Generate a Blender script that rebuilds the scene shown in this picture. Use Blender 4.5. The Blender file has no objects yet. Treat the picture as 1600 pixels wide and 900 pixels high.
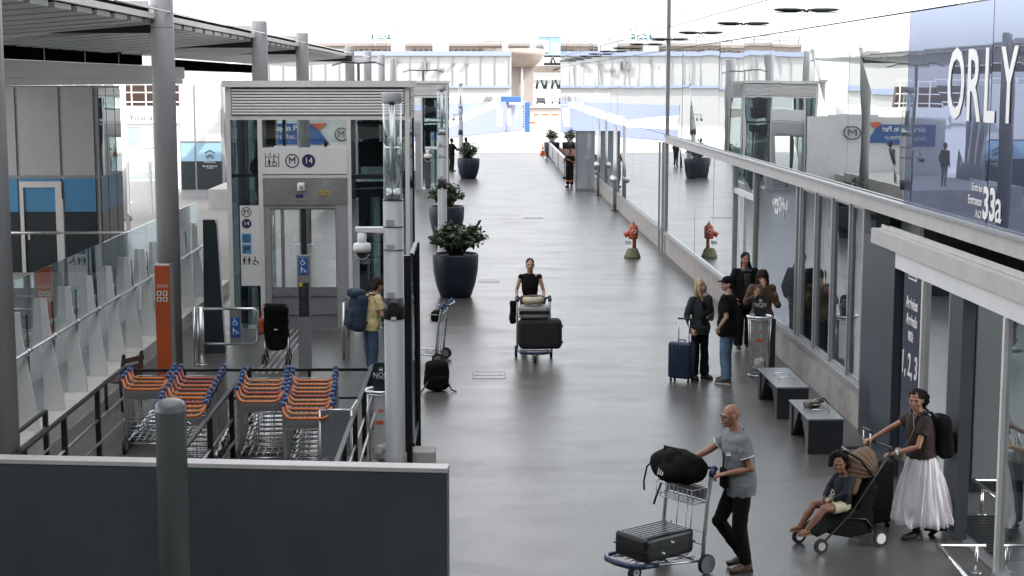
import bpy, math, random
import numpy as np
from mathutils import Vector, Matrix, noise as mn
R = math.radians
SC = bpy.context.scene
COL = SC.collection
random.seed(7)

# ---------------------------------------------------------------- camera
F_PX, HOR, VPX, EYE = 2450.0, 126.0, 743.0, 4.85
PITCH = math.atan((450 - HOR) / F_PX)
YAW = math.atan((800 - VPX) * math.cos(PITCH) / F_PX)
cam = bpy.data.objects.new('camera', bpy.data.cameras.new('camera'))
COL.objects.link(cam)
cam.location = (0, 0, EYE)
cam.rotation_euler = (math.pi / 2 - PITCH, 0, -YAW)
cam.data.sensor_width = 36
cam.data.lens = F_PX / 1600 * 36
cam.data.clip_start = 0.1
cam.data.clip_end = 3000
SC.camera = cam

# ---------------------------------------------------------------- light
SUN_EL, SUN_AZ = R(47), R(112)          # azimuth clockwise from +Y: the sun stands beyond the terminal, a little behind us
world = bpy.data.worlds.new('World')
SC.world = world
world.use_nodes = True
wn, wl = world.node_tree.nodes, world.node_tree.links
bg = wn['Background']
sky = wn.new('ShaderNodeTexSky')
sky.sky_type = 'NISHITA'
sky.sun_disc = False
sky.sun_elevation = SUN_EL
sky.sun_rotation = SUN_AZ
sky.air_density = 1.0
sky.dust_density = 2.0
sky.ozone_density = 0.6
hs = wn.new('ShaderNodeHueSaturation')
hs.inputs['Saturation'].default_value = 0.15
wl.new(sky.outputs[0], hs.inputs['Color'])
tint = wn.new('ShaderNodeMix'); tint.data_type = 'RGBA'; tint.blend_type = 'MULTIPLY'; tint.inputs['Factor'].default_value = 1.0
tint.inputs['B'].default_value = (1.0, .99, .98, 1)
wl.new(hs.outputs[0], tint.inputs['A']); wl.new(tint.outputs['Result'], bg.inputs['Color'])
bg.inputs['Strength'].default_value = 0.15
sun = bpy.data.objects.new('sun', bpy.data.lights.new('sun', 'SUN'))
COL.objects.link(sun)
sun.data.energy = 2.0
sun.data.angle = R(0.6)
sun.data.color = (1.0, 0.95, 0.88)
sd = Vector((math.sin(SUN_AZ) * math.cos(SUN_EL), math.cos(SUN_AZ) * math.cos(SUN_EL), math.sin(SUN_EL)))
sun.rotation_euler = sd.to_track_quat('Z', 'Y').to_euler()
sun.location = (40, -20, 60)
vs = SC.view_settings
vs.view_transform = 'Standard'
vs.look = 'None'
vs.gamma = 1
vs.exposure = 2.2
vs.use_curve_mapping = False
try:
    SC.cycles.max_bounces = 10
    SC.cycles.transparent_max_bounces = 16
    SC.cycles.use_denoising = True
    SC.cycles.caustics_reflective = False
    SC.cycles.caustics_refractive = False
except Exception:
    pass

# ---------------------------------------------------------------- planning maths (photo pixel -> real place)
_cr, _sr, _cp, _sp = math.cos(YAW), math.sin(YAW), math.cos(PITCH), math.sin(PITCH)
def ray(px, py):
    a, b = (px - 800) / F_PX, (450 - py) / F_PX
    return Vector((_sr * _cp + a * _cr + b * _sr * _sp, _cr * _cp - a * _sr + b * _cr * _sp, -_sp + b * _cp))
def G(px, py, z=0.0):
    d = ray(px, py); t = (z - EYE) / d.z
    return Vector((d.x * t, d.y * t, z))
def AtY(px, py, Y):
    d = ray(px, py); t = Y / d.y
    return Vector((d.x * t, Y, EYE + d.z * t))
def AtX(px, py, X):
    d = ray(px, py); t = X / d.x
    return Vector((X, d.y * t, EYE + d.z * t))

# ---------------------------------------------------------------- materials
def lin(h):
    h = h.lstrip('#')
    c = [int(h[i:i + 2], 16) / 255 for i in (0, 2, 4)]
    return tuple((x / 12.92 if x <= .04045 else ((x + .055) / 1.055) ** 2.4) for x in c)
def col(c):
    return lin(c) if isinstance(c, str) else ((c, c, c) if isinstance(c, (int, float)) else c)
MATS = {}
def mat(name, c, rough=.5, metal=0, var=.12, vs_=3.0, bump=0.0, bs=40.0, spec=.5, coat=0, stretch=(1, 1, 1), dirt=0.0, alpha=1, rvar=.1, sheen=0):
    if name in MATS: return MATS[name]
    c = col(c)
    m = bpy.data.materials.new(name); m.use_nodes = True
    n, l = m.node_tree.nodes, m.node_tree.links
    b = n['Principled BSDF']
    b.inputs['Metallic'].default_value = metal
    b.inputs['Specular IOR Level'].default_value = spec
    b.inputs['Coat Weight'].default_value = coat
    b.inputs['Alpha'].default_value = alpha
    if sheen: b.inputs['Sheen Weight'].default_value = sheen
    tc = n.new('ShaderNodeTexCoord'); mp = n.new('ShaderNodeMapping')
    mp.inputs['Scale'].default_value = stretch
    l.new(tc.outputs['Object'], mp.inputs[0])
    nz = n.new('ShaderNodeTexNoise'); nz.inputs['Scale'].default_value = vs_; nz.inputs['Detail'].default_value = 6
    nz.inputs['Roughness'].default_value = .62
    l.new(mp.outputs[0], nz.inputs['Vector'])
    cr = n.new('ShaderNodeValToRGB')
    lo = tuple(max(0, x * (1 - var)) for x in c) + (1,); hi = tuple(min(1, x * (1 + var)) for x in c) + (1,)
    cr.color_ramp.elements[0].position = .3; cr.color_ramp.elements[0].color = lo
    cr.color_ramp.elements[1].position = .7; cr.color_ramp.elements[1].color = hi
    l.new(nz.outputs[0], cr.inputs[0])
    out = cr.outputs[0]
    if dirt:
        n2 = n.new('ShaderNodeTexNoise'); n2.inputs['Scale'].default_value = vs_ * 3.1; n2.inputs['Detail'].default_value = 8
        l.new(mp.outputs[0], n2.inputs['Vector'])
        r2 = n.new('ShaderNodeMapRange'); r2.inputs[1].default_value = .5; r2.inputs[2].default_value = .72
        r2.inputs[4].default_value = dirt
        l.new(n2.outputs[0], r2.inputs[0])
        mx = n.new('ShaderNodeMix'); mx.data_type = 'RGBA'
        mx.inputs['B'].default_value = tuple(x * .45 for x in c) + (1,)
        l.new(r2.outputs[0], mx.inputs['Factor']); l.new(out, mx.inputs['A']); out = mx.outputs['Result']
    l.new(out, b.inputs['Base Color'])
    mr = n.new('ShaderNodeMapRange')
    mr.inputs[3].default_value = max(.02, rough - rvar * rough * 2); mr.inputs[4].default_value = min(1, rough + rvar * rough * 2)
    l.new(nz.outputs[0], mr.inputs[0]); l.new(mr.outputs[0], b.inputs['Roughness'])
    if bump:
        nb = n.new('ShaderNodeTexNoise'); nb.inputs['Scale'].default_value = bs; nb.inputs['Detail'].default_value = 4
        l.new(mp.outputs[0], nb.inputs['Vector'])
        bp = n.new('ShaderNodeBump'); bp.inputs['Strength'].default_value = bump; bp.inputs['Distance'].default_value = .01
        l.new(nb.outputs[0], bp.inputs['Height']); l.new(bp.outputs[0], b.inputs['Normal'])
    MATS[name] = m
    return m
def mat_mirror(name, body, tint, fac, rough=.0, wave=.02, transp=False, wscale=.5, see=(0.6, .72, .72)):
    """Coated glass: part mirror, part dark body (or see-through)."""
    m = bpy.data.materials.new(name); m.use_nodes = True
    n, l = m.node_tree.nodes, m.node_tree.links
    n.remove(n['Principled BSDF']); out = n['Material Output']
    g = n.new('ShaderNodeBsdfGlossy'); g.inputs['Color'].default_value = (*tint, 1); g.inputs['Roughness'].default_value = rough
    if transp:
        d = n.new('ShaderNodeBsdfTransparent'); d.inputs[0].default_value = (*see, 1)
    else:
        d = n.new('ShaderNodeBsdfPrincipled'); d.inputs['Base Color'].default_value = (*col(body), 1); d.inputs['Roughness'].default_value = .4
    lw = n.new('ShaderNodeLayerWeight'); lw.inputs[0].default_value = .35
    ma = n.new('ShaderNodeMapRange'); ma.inputs[3].default_value = fac; ma.inputs[4].default_value = min(1, fac + .45)
    l.new(lw.outputs['Facing'], ma.inputs[0])
    mx = n.new('ShaderNodeMixShader')
    l.new(ma.outputs[0], mx.inputs[0]); l.new(d.outputs[0], mx.inputs[1]); l.new(g.outputs[0], mx.inputs[2]); l.new(mx.outputs[0], out.inputs[0])
    if wave:
        tc = n.new('ShaderNodeNewGeometry'); nb = n.new('ShaderNodeTexNoise'); nb.inputs['Scale'].default_value = wscale; nb.inputs['Detail'].default_value = 1.5
        l.new(tc.outputs['Position'], nb.inputs['Vector'])
        bp = n.new('ShaderNodeBump'); bp.inputs['Strength'].default_value = wave; bp.inputs['Distance'].default_value = 1.0
        l.new(nb.outputs[0], bp.inputs['Height']); l.new(bp.outputs[0], g.inputs['Normal'])
    MATS[name] = m
    return m

# ---------------------------------------------------------------- mesh builder
def wm(o):
    m = o.matrix_basis.copy() if o else Matrix.Identity(4)
    while o and o.parent:
        o = o.parent; m = o.matrix_basis @ m
    return m
class MB:
    def __init__(s): s.v = []; s.f = []; s.sm = []; s.M = None
    def add(s, vs, fs, smooth=False):
        b = len(s.v)
        for v in vs:
            v = Vector(v)
            s.v.append(s.M @ v if s.M else v)
        s.f += [tuple(i + b for i in f) for f in fs]; s.sm += [smooth] * len(fs)
        return s
    def box(s, x0, y0, z0, x1, y1, z1):
        x0, x1 = min(x0, x1), max(x0, x1); y0, y1 = min(y0, y1), max(y0, y1); z0, z1 = min(z0, z1), max(z0, z1)
        return s.add([(x0, y0, z0), (x1, y0, z0), (x1, y1, z0), (x0, y1, z0), (x0, y0, z1), (x1, y0, z1), (x1, y1, z1), (x0, y1, z1)],
              [(3, 2, 1, 0), (4, 5, 6, 7), (0, 1, 5, 4), (1, 2, 6, 5), (2, 3, 7, 6), (3, 0, 4, 7)])
    def cbox(s, c, sz, M=None):
        c = Vector(c); old = s.M
        T = Matrix.Translation(c) @ (M.to_4x4() if M else Matrix.Identity(4))
        s.M = (old @ T) if old else T
        a, b, d = sz[0] / 2, sz[1] / 2, sz[2] / 2
        s.box(-a, -b, -d, a, b, d); s.M = old; return s
    def rbox(s, c, sz, r=.04, n=3, M=None, p=4.0):
        """box with rounded edges (superellipsoid-like): a cube grid pushed out of an inner box."""
        old = s.M; T = Matrix.Translation(Vector(c)) @ (M.to_4x4() if M else Matrix.Identity(4)); s.M = (old @ T) if old else T
        h = [max(x / 2 - r, .001) for x in sz]
        vs, fs, idx = [], [], {}
        N = n * 2 + 1
        def pt(a):
            q = []
            for k in range(3):
                i = a[k]
                if i <= n: q.append((-h[k], -1 + i / n))
                else: q.append((h[k], (i - n - 1) / n))
            d = Vector((q[0][1], q[1][1], q[2][1]))
            mxx = max(abs(d.x), abs(d.y), abs(d.z)); d = d.normalized() * r if mxx > 0 else d
            return (q[0][0] + d.x, q[1][0] + d.y, q[2][0] + d.z)
        def vi(a):
            if a not in idx: idx[a] = len(vs); vs.append(pt(a))
            return idx[a]
        for ax in range(3):
            for side in (0, N):
                o = [(ax + 1) % 3, (ax + 2) % 3]
                for i in range(N):
                    for j in range(N):
                        qd = []
                        for (di, dj) in ((0, 0), (1, 0), (1, 1), (0, 1)):
                            a = [0, 0, 0]; a[ax] = side; a[o[0]] = i + di; a[o[1]] = j + dj; qd.append(vi(tuple(a)))
                        fs.append(tuple(qd) if side else tuple(qd[::-1]))
        s.add(vs, fs, True); s.M = old; return s
    def ring(s, c, ax1, ax2, n):
        return [c + ax1 * math.cos(2 * math.pi * i / n) + ax2 * math.sin(2 * math.pi * i / n) for i in range(n)]
    def loft(s, secs, n=16, caps=True, smooth=True):
        """secs: list of (center, axisvec1, axisvec2)"""
        vs, fs = [], []
        for c, a, b in secs: vs += s.ring(Vector(c), Vector(a), Vector(b), n)
        for k in range(len(secs) - 1):
            for i in range(n):
                j = (i + 1) % n
                fs.append((k * n + i, k * n + j, (k + 1) * n + j, (k + 1) * n + i))
        s.add(vs, fs, smooth)
        if caps:
            b = len(s.v) - len(vs)
            s.f.append(tuple(b + i for i in range(n))[::-1]); s.sm.append(False)
            s.f.append(tuple(b + (len(secs) - 1) * n + i for i in range(n))); s.sm.append(False)
        return s
    def tube(s, pts, r, n=8, closed=False, caps=True):
        P = [Vector(p) for p in pts]; m = len(P)
        rs = r if isinstance(r, (list, tuple)) else [r] * m
        secs = []; up = None
        for i in range(m):
            if closed: t = (P[(i + 1) % m] - P[i - 1])
            else: t = P[min(i + 1, m - 1)] - P[max(i - 1, 0)]
            t.normalize()
            if up is None: up = t.orthogonal().normalized()
            else:
                up = up - t * up.dot(t)
                up = up.normalized() if up.length > 1e-6 else t.orthogonal().normalized()
            secs.append((P[i], up * rs[i], t.cross(up) * rs[i]))
        if closed: secs.append(secs[0])
        return s.loft(secs, n, caps and not closed)
    def cyl(s, p0, p1, r, r1=None, n=16):
        return s.tube([p0, p1], [r, r if r1 is None else r1], n)
    def cone(s, p0, p1, r0, r1, n=14):
        """tapered limb with round ends"""
        s.tube([p0, p1], [r0, r1], n); s.sph(p0, r0, n, 8); s.sph(p1, r1, n, 8); return s
    def sph(s, c, r, n=16, m=10, M=None):
        rr = (r, r, r) if isinstance(r, (int, float)) else r
        c = Vector(c); vs = []; fs = []
        Mx = M if M else Matrix.Identity(3)
        for i in range(1, m):
            a = math.pi * i / m
            for j in range(n):
                b = 2 * math.pi * j / n
                vs.append(c + Mx @ Vector((rr[0] * math.sin(a) * math.cos(b), rr[1] * math.sin(a) * math.sin(b), rr[2] * math.cos(a))))
        for i in range(m - 2):
            for j in range(n):
                k = (j + 1) % n
                fs.append((i * n + j, (i + 1) * n + j, (i + 1) * n + k, i * n + k))
        t = len(vs); vs.append(c + Mx @ Vector((0, 0, rr[2]))); vs.append(c + Mx @ Vector((0, 0, -rr[2])))
        for j in range(n):
            k = (j + 1) % n
            fs.append((t, j, k)); fs.append((t + 1, (m - 2) * n + k, (m - 2) * n + j))
        return s.add(vs, fs, True)
    def lathe(s, prof, c=(0, 0, 0), n=32, smooth=True):
        c = Vector(c)
        return s.loft([(c + Vector((0, 0, z)), Vector((r, 0, 0)), Vector((0, r, 0))) for r, z in prof], n, True, smooth)
    def prism(s, poly, ax, a0, a1):
        """poly: list of 2-D points; ax 'x','y','z' = extrusion axis"""
        n = len(poly)
        def p(q, a): return {'x': (a, q[0], q[1]), 'y': (q[0], a, q[1]), 'z': (q[0], q[1], a)}[ax]
        vs = [p(q, a0) for q in poly] + [p(q, a1) for q in poly]
        fs = [tuple(range(n))[::-1], tuple(range(n, 2 * n))] + [(i, (i + 1) % n, n + (i + 1) % n, n + i) for i in range(n)]
        return s.add(vs, fs)
    def quad(s, a, b, c, d): return s.add([a, b, c, d], [(0, 1, 2, 3)])
    def mesh(s, name):
        me = bpy.data.meshes.new(name); me.from_pydata([tuple(v) for v in s.v], [], s.f); me.update()
        me.polygons.foreach_set('use_smooth', s.sm)
        return me
    def build(s, name, m, parent=None, world=False, bevel=0, **tg):
        me = s.mesh(name)
        if world and parent: me.transform(wm(parent).inverted())
        return link(name, me, m, parent, bevel, **tg)
def fixn(me):
    import bmesh
    bm = bmesh.new(); bm.from_mesh(me); bmesh.ops.recalc_face_normals(bm, faces=bm.faces); bm.to_mesh(me); bm.free()
def link(name, me, m, parent=None, bevel=0, label=None, cat=None, group=None, kind=None):
    o = bpy.data.objects.new(name, me)
    fixn(me)
    if m: me.materials.append(MATS[m] if isinstance(m, str) else m)
    COL.objects.link(o)
    if parent: o.parent = parent
    if bevel:
        b = o.modifiers.new('b', 'BEVEL'); b.width = bevel; b.segments = 2; b.limit_method = 'ANGLE'; b.angle_limit = R(50)
    tag(o, label, cat, group, kind)
    return o
def tag(o, label=None, cat=None, group=None, kind=None):
    if label: o['label'] = label
    if cat: o['category'] = cat
    if group: o['group'] = group
    if kind: o['kind'] = kind
    return o
def thing(name, label, cat, loc=(0, 0, 0), rz=0, group=None):
    o = bpy.data.objects.new(name, None); COL.objects.link(o)
    o.empty_display_size = .2
    o.location = loc; o.rotation_euler = (0, 0, R(rz))
    return tag(o, label, cat, group)
def kids(o): return [c for c in bpy.data.objects if c.parent == o]
def dup(root, loc, rz=None, label=None, group=None):
    def cp(o, par):
        c = o.copy(); COL.objects.link(c); c.parent = par
        for k in KIDS.get(o.name, []): cp(k, c)
        return c
    KIDS = {}
    for c in bpy.data.objects:
        if c.parent: KIDS.setdefault(c.parent.name, []).append(c)
    r = cp(root, None)
    r.location = loc
    if rz is not None: r.rotation_euler = (0, 0, R(rz))
    if label: r['label'] = label
    if group: r['group'] = group
    return r
def remesh(mb, voxel, smooth=4, fac=.5, disp=0, dscale=(8, 8, 8), seed=0, octaves=2, ymin=None):
    me = mb.mesh('tmp'); fixn(me)
    o = bpy.data.objects.new('tmp', me); COL.objects.link(o)
    r = o.modifiers.new('r', 'REMESH'); r.mode = 'VOXEL'; r.voxel_size = voxel; r.use_smooth_shade = True
    if smooth:
        q = o.modifiers.new('s', 'SMOOTH'); q.factor = fac; q.iterations = smooth
    dg = bpy.context.evaluated_depsgraph_get(); dg.update()
    out = bpy.data.meshes.new_from_object(o.evaluated_get(dg))
    bpy.data.objects.remove(o); bpy.data.meshes.remove(me)
    if disp:
        nr = [v.normal.copy() for v in out.vertices]
        off = Vector((seed * 3.7, seed * 1.3, seed * 7.1))
        for v, nn in zip(out.vertices, nr):
            p = Vector((v.co.x * dscale[0], v.co.y * dscale[1], v.co.z * dscale[2])) + off
            v.co += nn * disp * (mn.noise(p) + .5 * mn.noise(p * 2.3))
    out.polygons.foreach_set('use_smooth', [True] * len(out.polygons))
    return out
# text standing in a plane: origin o, x direction, up direction
def text(s, size, name, m, parent, o, xd, up, ext=.003, align='CENTER', sx=1.0, world=True, fill_h=None, bold=0):
    c = bpy.data.curves.new('t', 'FONT'); c.body = s; c.size = size; c.extrude = ext; c.align_x = align; c.align_y = 'CENTER'
    c.offset = bold; c.resolution_u = 3
    ob = bpy.data.objects.new('t', c); COL.objects.link(ob)
    dg = bpy.context.evaluated_depsgraph_get(); dg.update()
    me = bpy.data.meshes.new_from_object(ob.evaluated_get(dg))
    bpy.data.objects.remove(ob); bpy.data.curves.remove(c)
    xd, up = Vector(xd).normalized(), Vector(up).normalized(); nz = xd.cross(up)
    M = Matrix((( xd.x * sx, up.x, nz.x, 0), (xd.y * sx, up.y, nz.y, 0), (xd.z * sx, up.z, nz.z, 0), (0, 0, 0, 1)))
    me.transform(Matrix.Translation(Vector(o)) @ M)
    if world and parent: me.transform(wm(parent).inverted())
    me.name = name
    return link(name, me, m, parent)
XR, ZU, YN = (1, 0, 0), (0, 0, 1), (0, -1, 0)

# palette
mat('steel', .52, .32, 1.0, .1, 6, rvar=.25)
mat('brushed_steel', .50, .34, .9, .06, 3, rvar=.2)
mat('chrome', .68, .18, 1.0, .1, 8)
mat('wire', .50, .3, 1.0, .15, 12)
mat('grey_paint', lin('#8f9194'), .45, 0, .06, 1.5, bump=.05, bs=60, dirt=.12)
mat('column_paint', (.40, .41, .425), .38, .0, .07, 2.5, dirt=.25, spec=.5, stretch=(1, 1, .12))
mat('dark_frame', .022, .4, 0, .2, 5)
mat('black_metal', .018, .38, .3, .2, 5)
mat('black_plastic', .014, .45, 0, .2, 6)
mat('rubber', .02, .7, 0, .2, 9)
mat('black_fabric', .007, .9, 0, .35, 14, bump=.4, bs=160, spec=.12)
mat('black_cloth', .009, .9, 0, .3, 9, bump=.5, bs=60, spec=.12)
mat('white_paint', .72, .45, 0, .05, 2, dirt=.1)
mat('transom_grey', (.46, .45, .45), .42, .0, .06, 1.6, dirt=.2, bump=.03)
mat('offwhite_metal', (.70, .675, .665), .4, .0, .05, 1.6, dirt=.12, bump=.03)
mat('white_plastic', .74, .35, 0, .04, 5)
mat('red_plastic', (.42, .055, .02), .42, 0, .25, 5, dirt=.35)
mat('pale_orange_plastic', (.60, .24, .08), .5, 0, .25, 5, dirt=.4)
mat('orange_plastic', (.62, .17, .035), .38, 0, .22, 5, dirt=.3)
mat('blue_plastic', (.035, .09, .24), .35, 0, .2, 9)
mat('navy_plastic', (.02, .035, .09), .3, 0, .2, 9)
mat('orange_paint', (.46, .085, .02), .45, 0, .08, 1.5, dirt=.1)
mat('wall_panel', (.048, .064, .068), .45, 0, .14, .9, dirt=.22, bump=.06, bs=3)
mat('concrete', (.42, .39, .37), .8, 0, .15, 1.4, bump=.3, bs=22, dirt=.45)
mat('pale_concrete', (.56, .54, .52), .7, 0, .1, 1.2, bump=.2, bs=25, dirt=.3)
mat('bench_side', (.032, .036, .04), .35, 0, .15, 2)
mat('bench_top', (.20, .205, .215), .3, 0, .12, 2, dirt=.25)
mat('portal_dark', (.052, .063, .078), .42, 0, .1, .9, dirt=.2)
mat('navy_film', (.018, .026, .055), .3, 0, .12, 1)
mat('sign_white', .70, .4, 0, .03, 2)
mat('ink', .012, .5, 0, .1, 5)
mat('ink_navy', (.03, .02, .09), .45, 0, .05, 5)
mat('letter_white', .82, .4, 0, .03, 5)
mat('sign_blue', (.02, .10, .34), .4, 0, .08, 5)
mat('sky_blue_paint', (.075, .26, .47), .4, 0, .06, 1, dirt=.05)
mat('pale_blue_paint', (.30, .48, .62), .4, 0, .05, 1)
mat('matte_black', .012, .95, 0, .2, 1, spec=.0)
mat('dark_slate', (.016, .026, .03), .35, 0, .1, 1)
mat('canopy_metal', (.50, .485, .475), .42, 0, .06, 1.6, dirt=.25, bump=.03)
mat('dark_post', (.13, .145, .15), .36, 0, .07, 3, dirt=.25)
mat('vestibule_paint', (.22, .26, .265), .5, 0, .05, .9)
mat('pale_grey_panel', (.44, .455, .46), .4, 0, .05, .9, dirt=.08)
mat('window_frame', (.36, .365, .375), .4, .3, .06, 3, dirt=.2)
mat('yellow_sticker', (.6, .42, .02), .5, 0, .2, 20)
MATS['planter'] = mat('planter_glaze', (.014, .02, .04), .40, 0, .2, 4)
mat('soil', .03, .95, 0, .4, 20, bump=.8)
mat('leaf', (.03, .06, .026), .4, 0, .55, 7)
mat('leaf_light', (.07, .12, .045), .45, 0, .4, 7)
mat('stem', (.06, .05, .03), .8, 0, .3, 9)
mat('wood_dark', (.045, .022, .016), .5, 0, .3, 5, stretch=(1, 8, 1))
mat('lamp_lens', .5, .2, 0, .1, 5)
mat('tower_grey', (.55, .56, .58), .5, 0, .1, 1)
# ================================================================ GROUND
def floor_mat():
    m = bpy.data.materials.new('resin_floor'); m.use_nodes = True
    n, l = m.node_tree.nodes, m.node_tree.links; b = n['Principled BSDF']
    g = n.new('ShaderNodeNewGeometry')
    def noise_(sc, scale, det=4, ro=.6):
        mp = n.new('ShaderNodeMapping'); mp.inputs['Scale'].default_value = scale
        l.new(g.outputs['Position'], mp.inputs[0])
        z = n.new('ShaderNodeTexNoise'); z.inputs['Scale'].default_value = sc; z.inputs['Detail'].default_value = det; z.inputs['Roughness'].default_value = ro
        l.new(mp.outputs[0], z.inputs['Vector']); return z.outputs[0]
    def rng(s, a, b_, c, d):
        r = n.new('ShaderNodeMapRange'); r.inputs[1].default_value = a; r.inputs[2].default_value = b_; r.inputs[3].default_value = c; r.inputs[4].default_value = d
        l.new(s, r.inputs[0]); return r.outputs[0]
    def math_(op, a, b_):
        q = n.new('ShaderNodeMath'); q.operation = op
        for i, x in enumerate((a, b_)):
            if isinstance(x, (int, float)): q.inputs[i].default_value = x
            else: l.new(x, q.inputs[i])
        return q.outputs[0]
    big = noise_(.35, (1, .55, 1), 5)
    streak = noise_(1.1, (.22, 1.6, 1), 5, .7)
    fine = noise_(30, (1, 1, 1), 4, .75)
    worn = noise_(.9, (.6, .9, 1), 8, .75)
    v = math_('ADD', rng(big, .3, .7, -.02, .02), rng(streak, .3, .7, -.008, .008))
    v = math_('ADD', v, rng(fine, .3, .7, -.034, .034))
    v = math_('ADD', v, rng(worn, .54, .70, 0, .055))
    v = math_('ADD', v, .088)
    # thin joints across the walkway and one long joint
    sx = n.new('ShaderNodeSeparateXYZ'); l.new(g.outputs['Position'], sx.inputs[0])
    wob = noise_(.8, (1, 1, 1), 3)
    yy = math_('ADD', sx.outputs['Y'], rng(wob, 0, 1, -.05, .05))
    fr = math_('FRACT', math_('DIVIDE', yy, 6.2), 0)
    j1 = math_('LESS_THAN', fr, .0050)
    v = math_('SUBTRACT', v, math_('MULTIPLY', j1, .05))
    spots = noise_(2.6, (1, 1, 1), 2)
    v = math_('SUBTRACT', v, rng(spots, .70, .76, 0, .03))
    cc = n.new('ShaderNodeCombineColor')
    l.new(v, cc.inputs[0]); l.new(math_('MULTIPLY', v, .975), cc.inputs[1]); l.new(math_('MULTIPLY', v, .955), cc.inputs[2])
    l.new(cc.outputs[0], b.inputs['Base Color'])
    ro = math_('ADD', rng(streak, .3, .7, .30, .36), rng(worn, .5, .75, 0, .12))
    l.new(ro, b.inputs['Roughness'])
    b.inputs['Specular IOR Level'].default_value = .5
    bp = n.new('ShaderNodeBump'); bp.inputs['Strength'].default_value = .22; bp.inputs['Distance'].default_value = .004
    l.new(fine, bp.inputs['Height'])
    bp2 = n.new('ShaderNodeBump'); bp2.inputs['Strength'].default_value = .10; bp2.inputs['Distance'].default_value = .012
    l.new(streak, bp2.inputs['Height']); l.new(bp.outputs[0], bp2.inputs['Normal']); l.new(bp2.outputs[0], b.inputs['Normal'])
    MATS['floor'] = m
floor_mat()
mat('asphalt_far', (.30, .29, .275), .85, 0, .12, .05, bump=.2, bs=30)
m = MB(); m.quad((-1500, -400, 0), (1500, -400, 0), (1500, 2600, 0), (-1500, 2600, 0)); m.build('ground', 'asphalt_far', kind='structure')
m = MB(); m.quad((-5.7, -12, .004), (5.34, -12, .004), (5.34, 104, .004), (-5.7, 104, .004)); m.build('walkway', 'floor', kind='structure')
# floor hatches and drains
mat('floor_metal', (.16, .16, .16), .35, .6, .15, 6, dirt=.3)
def hatch(px, py, w, d, label, n=2):
    c = G(px, py); t = thing('floor_hatch', label, 'floor hatch', (c.x, c.y, .004), 0, 'steel access hatches let into the walkway')
    f = MB()
    for x0, x1, y0, y1 in ((-w/2, w/2, -d/2, -d/2+.02), (-w/2, w/2, d/2-.02, d/2), (-w/2, -w/2+.02, -d/2+.02, d/2-.02), (w/2-.02, w/2, -d/2+.02, d/2-.02), (-w/2+.02, w/2-.02, -.01, .01)):
        f.box(x0, y0, 0, x1, y1, .006)
    f.build('hatch_frame', 'dark_frame', t)
    p = MB(); p.box(-w/2+.02, -d/2+.02, 0, w/2-.02, d/2-.02, .003); p.build('hatch_cover', MATS['floor'], t)
    for sx in (-.35, .35):
        h = MB(); h.box(sx*w-.03, .0+.012, .003, sx*w+.03, .05, .008); h.build('lifting_slot', 'black_metal', t)
hatch(764, 587, .55, .62, 'rectangular steel hatch in the floor right of the black backpack')
hatch(764, 440, .5, .55, 'rectangular steel hatch in the floor beside the nearest big planter')
hatch(833, 341, .7, .35, 'small dark hatch slot in the floor far down the walkway')
# drain channel in the walkway
a, b_ = G(853, 262), G(927, 386)
m = MB()
dv = (b_ - a); nn = Vector((-dv.y, dv.x, 0)).normalized() * .035
m.quad(a + nn + Vector((0,0,.008)), a - nn + Vector((0,0,.008)), b_ - nn + Vector((0,0,.008)), b_ + nn + Vector((0,0,.008)))
m.build('drain_channel', 'floor_metal', label='thin drainage slot running along the walkway left of the red hydrant', cat='drain')

# ================================================================ TERMINAL (mirror facade on the right)
XF = 5.37
PX0 = 5.08
MOD = 3.1
ED = [6.9, 10.05, 13.2, 16.34, 19.53, 22.62, 25.8, 28.75, 31.61] + [31.61 + 3.108 * k for k in range(1, 23)]
ED[-1] = 100.0
SILL = .64
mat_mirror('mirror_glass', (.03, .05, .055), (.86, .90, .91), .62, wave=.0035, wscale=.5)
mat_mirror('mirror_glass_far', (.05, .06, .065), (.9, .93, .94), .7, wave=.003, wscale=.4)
mat_mirror('navy_glass', (.012, .022, .075), (.46, .54, .74), .22, wave=.003, wscale=.5)
mat_mirror('clear_glass', 0, (.85, .9, .9), .06, wave=.0, transp=True, see=(.94, .97, .965))
mat_mirror('door_glass', 0, (.85, .9, .9), .34, wave=.0, transp=True, see=(.86, .92, .92))
mat_mirror('shop_glass', 0, (.85, .9, .9), .24, wave=.01, transp=True, see=(.75, .82, .82))
mat_mirror('navy_screen', (.05, .065, .10), (.7, .75, .82), .28, wave=.003, wscale=.6)
T = thing('terminal_building', 'long terminal with mirror glass facade along the right of the walkway', 'building', (XF, 16, 0))
def tb(mb, name, m, par=None, **k): return mb.build(name, m, par or T, world=True, **k)
rr = random.Random(3)
def pane(y0, y1, z0, z1, name, m, par=None, x=XF, tilt=.005, g=.008):
    q = MB(); y0 += g; y1 -= g; z0 += g; z1 -= g
    j = [rr.uniform(-tilt, tilt) for _ in range(4)]
    f = [(x + j[0], y0, z0), (x + j[1], y1, z0), (x + j[2], y1, z1), (x + j[3], y0, z1)]
    q.v = [Vector(p) for p in f] + [Vector((p[0] + .02, p[1], p[2])) for p in f]
    q.f = [(0, 3, 2, 1), (4, 5, 6, 7), (0, 1, 5, 4), (1, 2, 6, 5), (2, 3, 7, 6), (3, 0, 4, 7)]; q.sm = [False] * 6
    return tb(q, name, m, par)
for k in range(len(ED) - 1):
    y0, y1 = ED[k], ED[k + 1]
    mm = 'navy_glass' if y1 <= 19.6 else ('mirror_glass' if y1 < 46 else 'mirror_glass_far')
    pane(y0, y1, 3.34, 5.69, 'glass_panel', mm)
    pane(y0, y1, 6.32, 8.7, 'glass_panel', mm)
q = MB()                                                # spandrel strip and the storeys above
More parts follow.
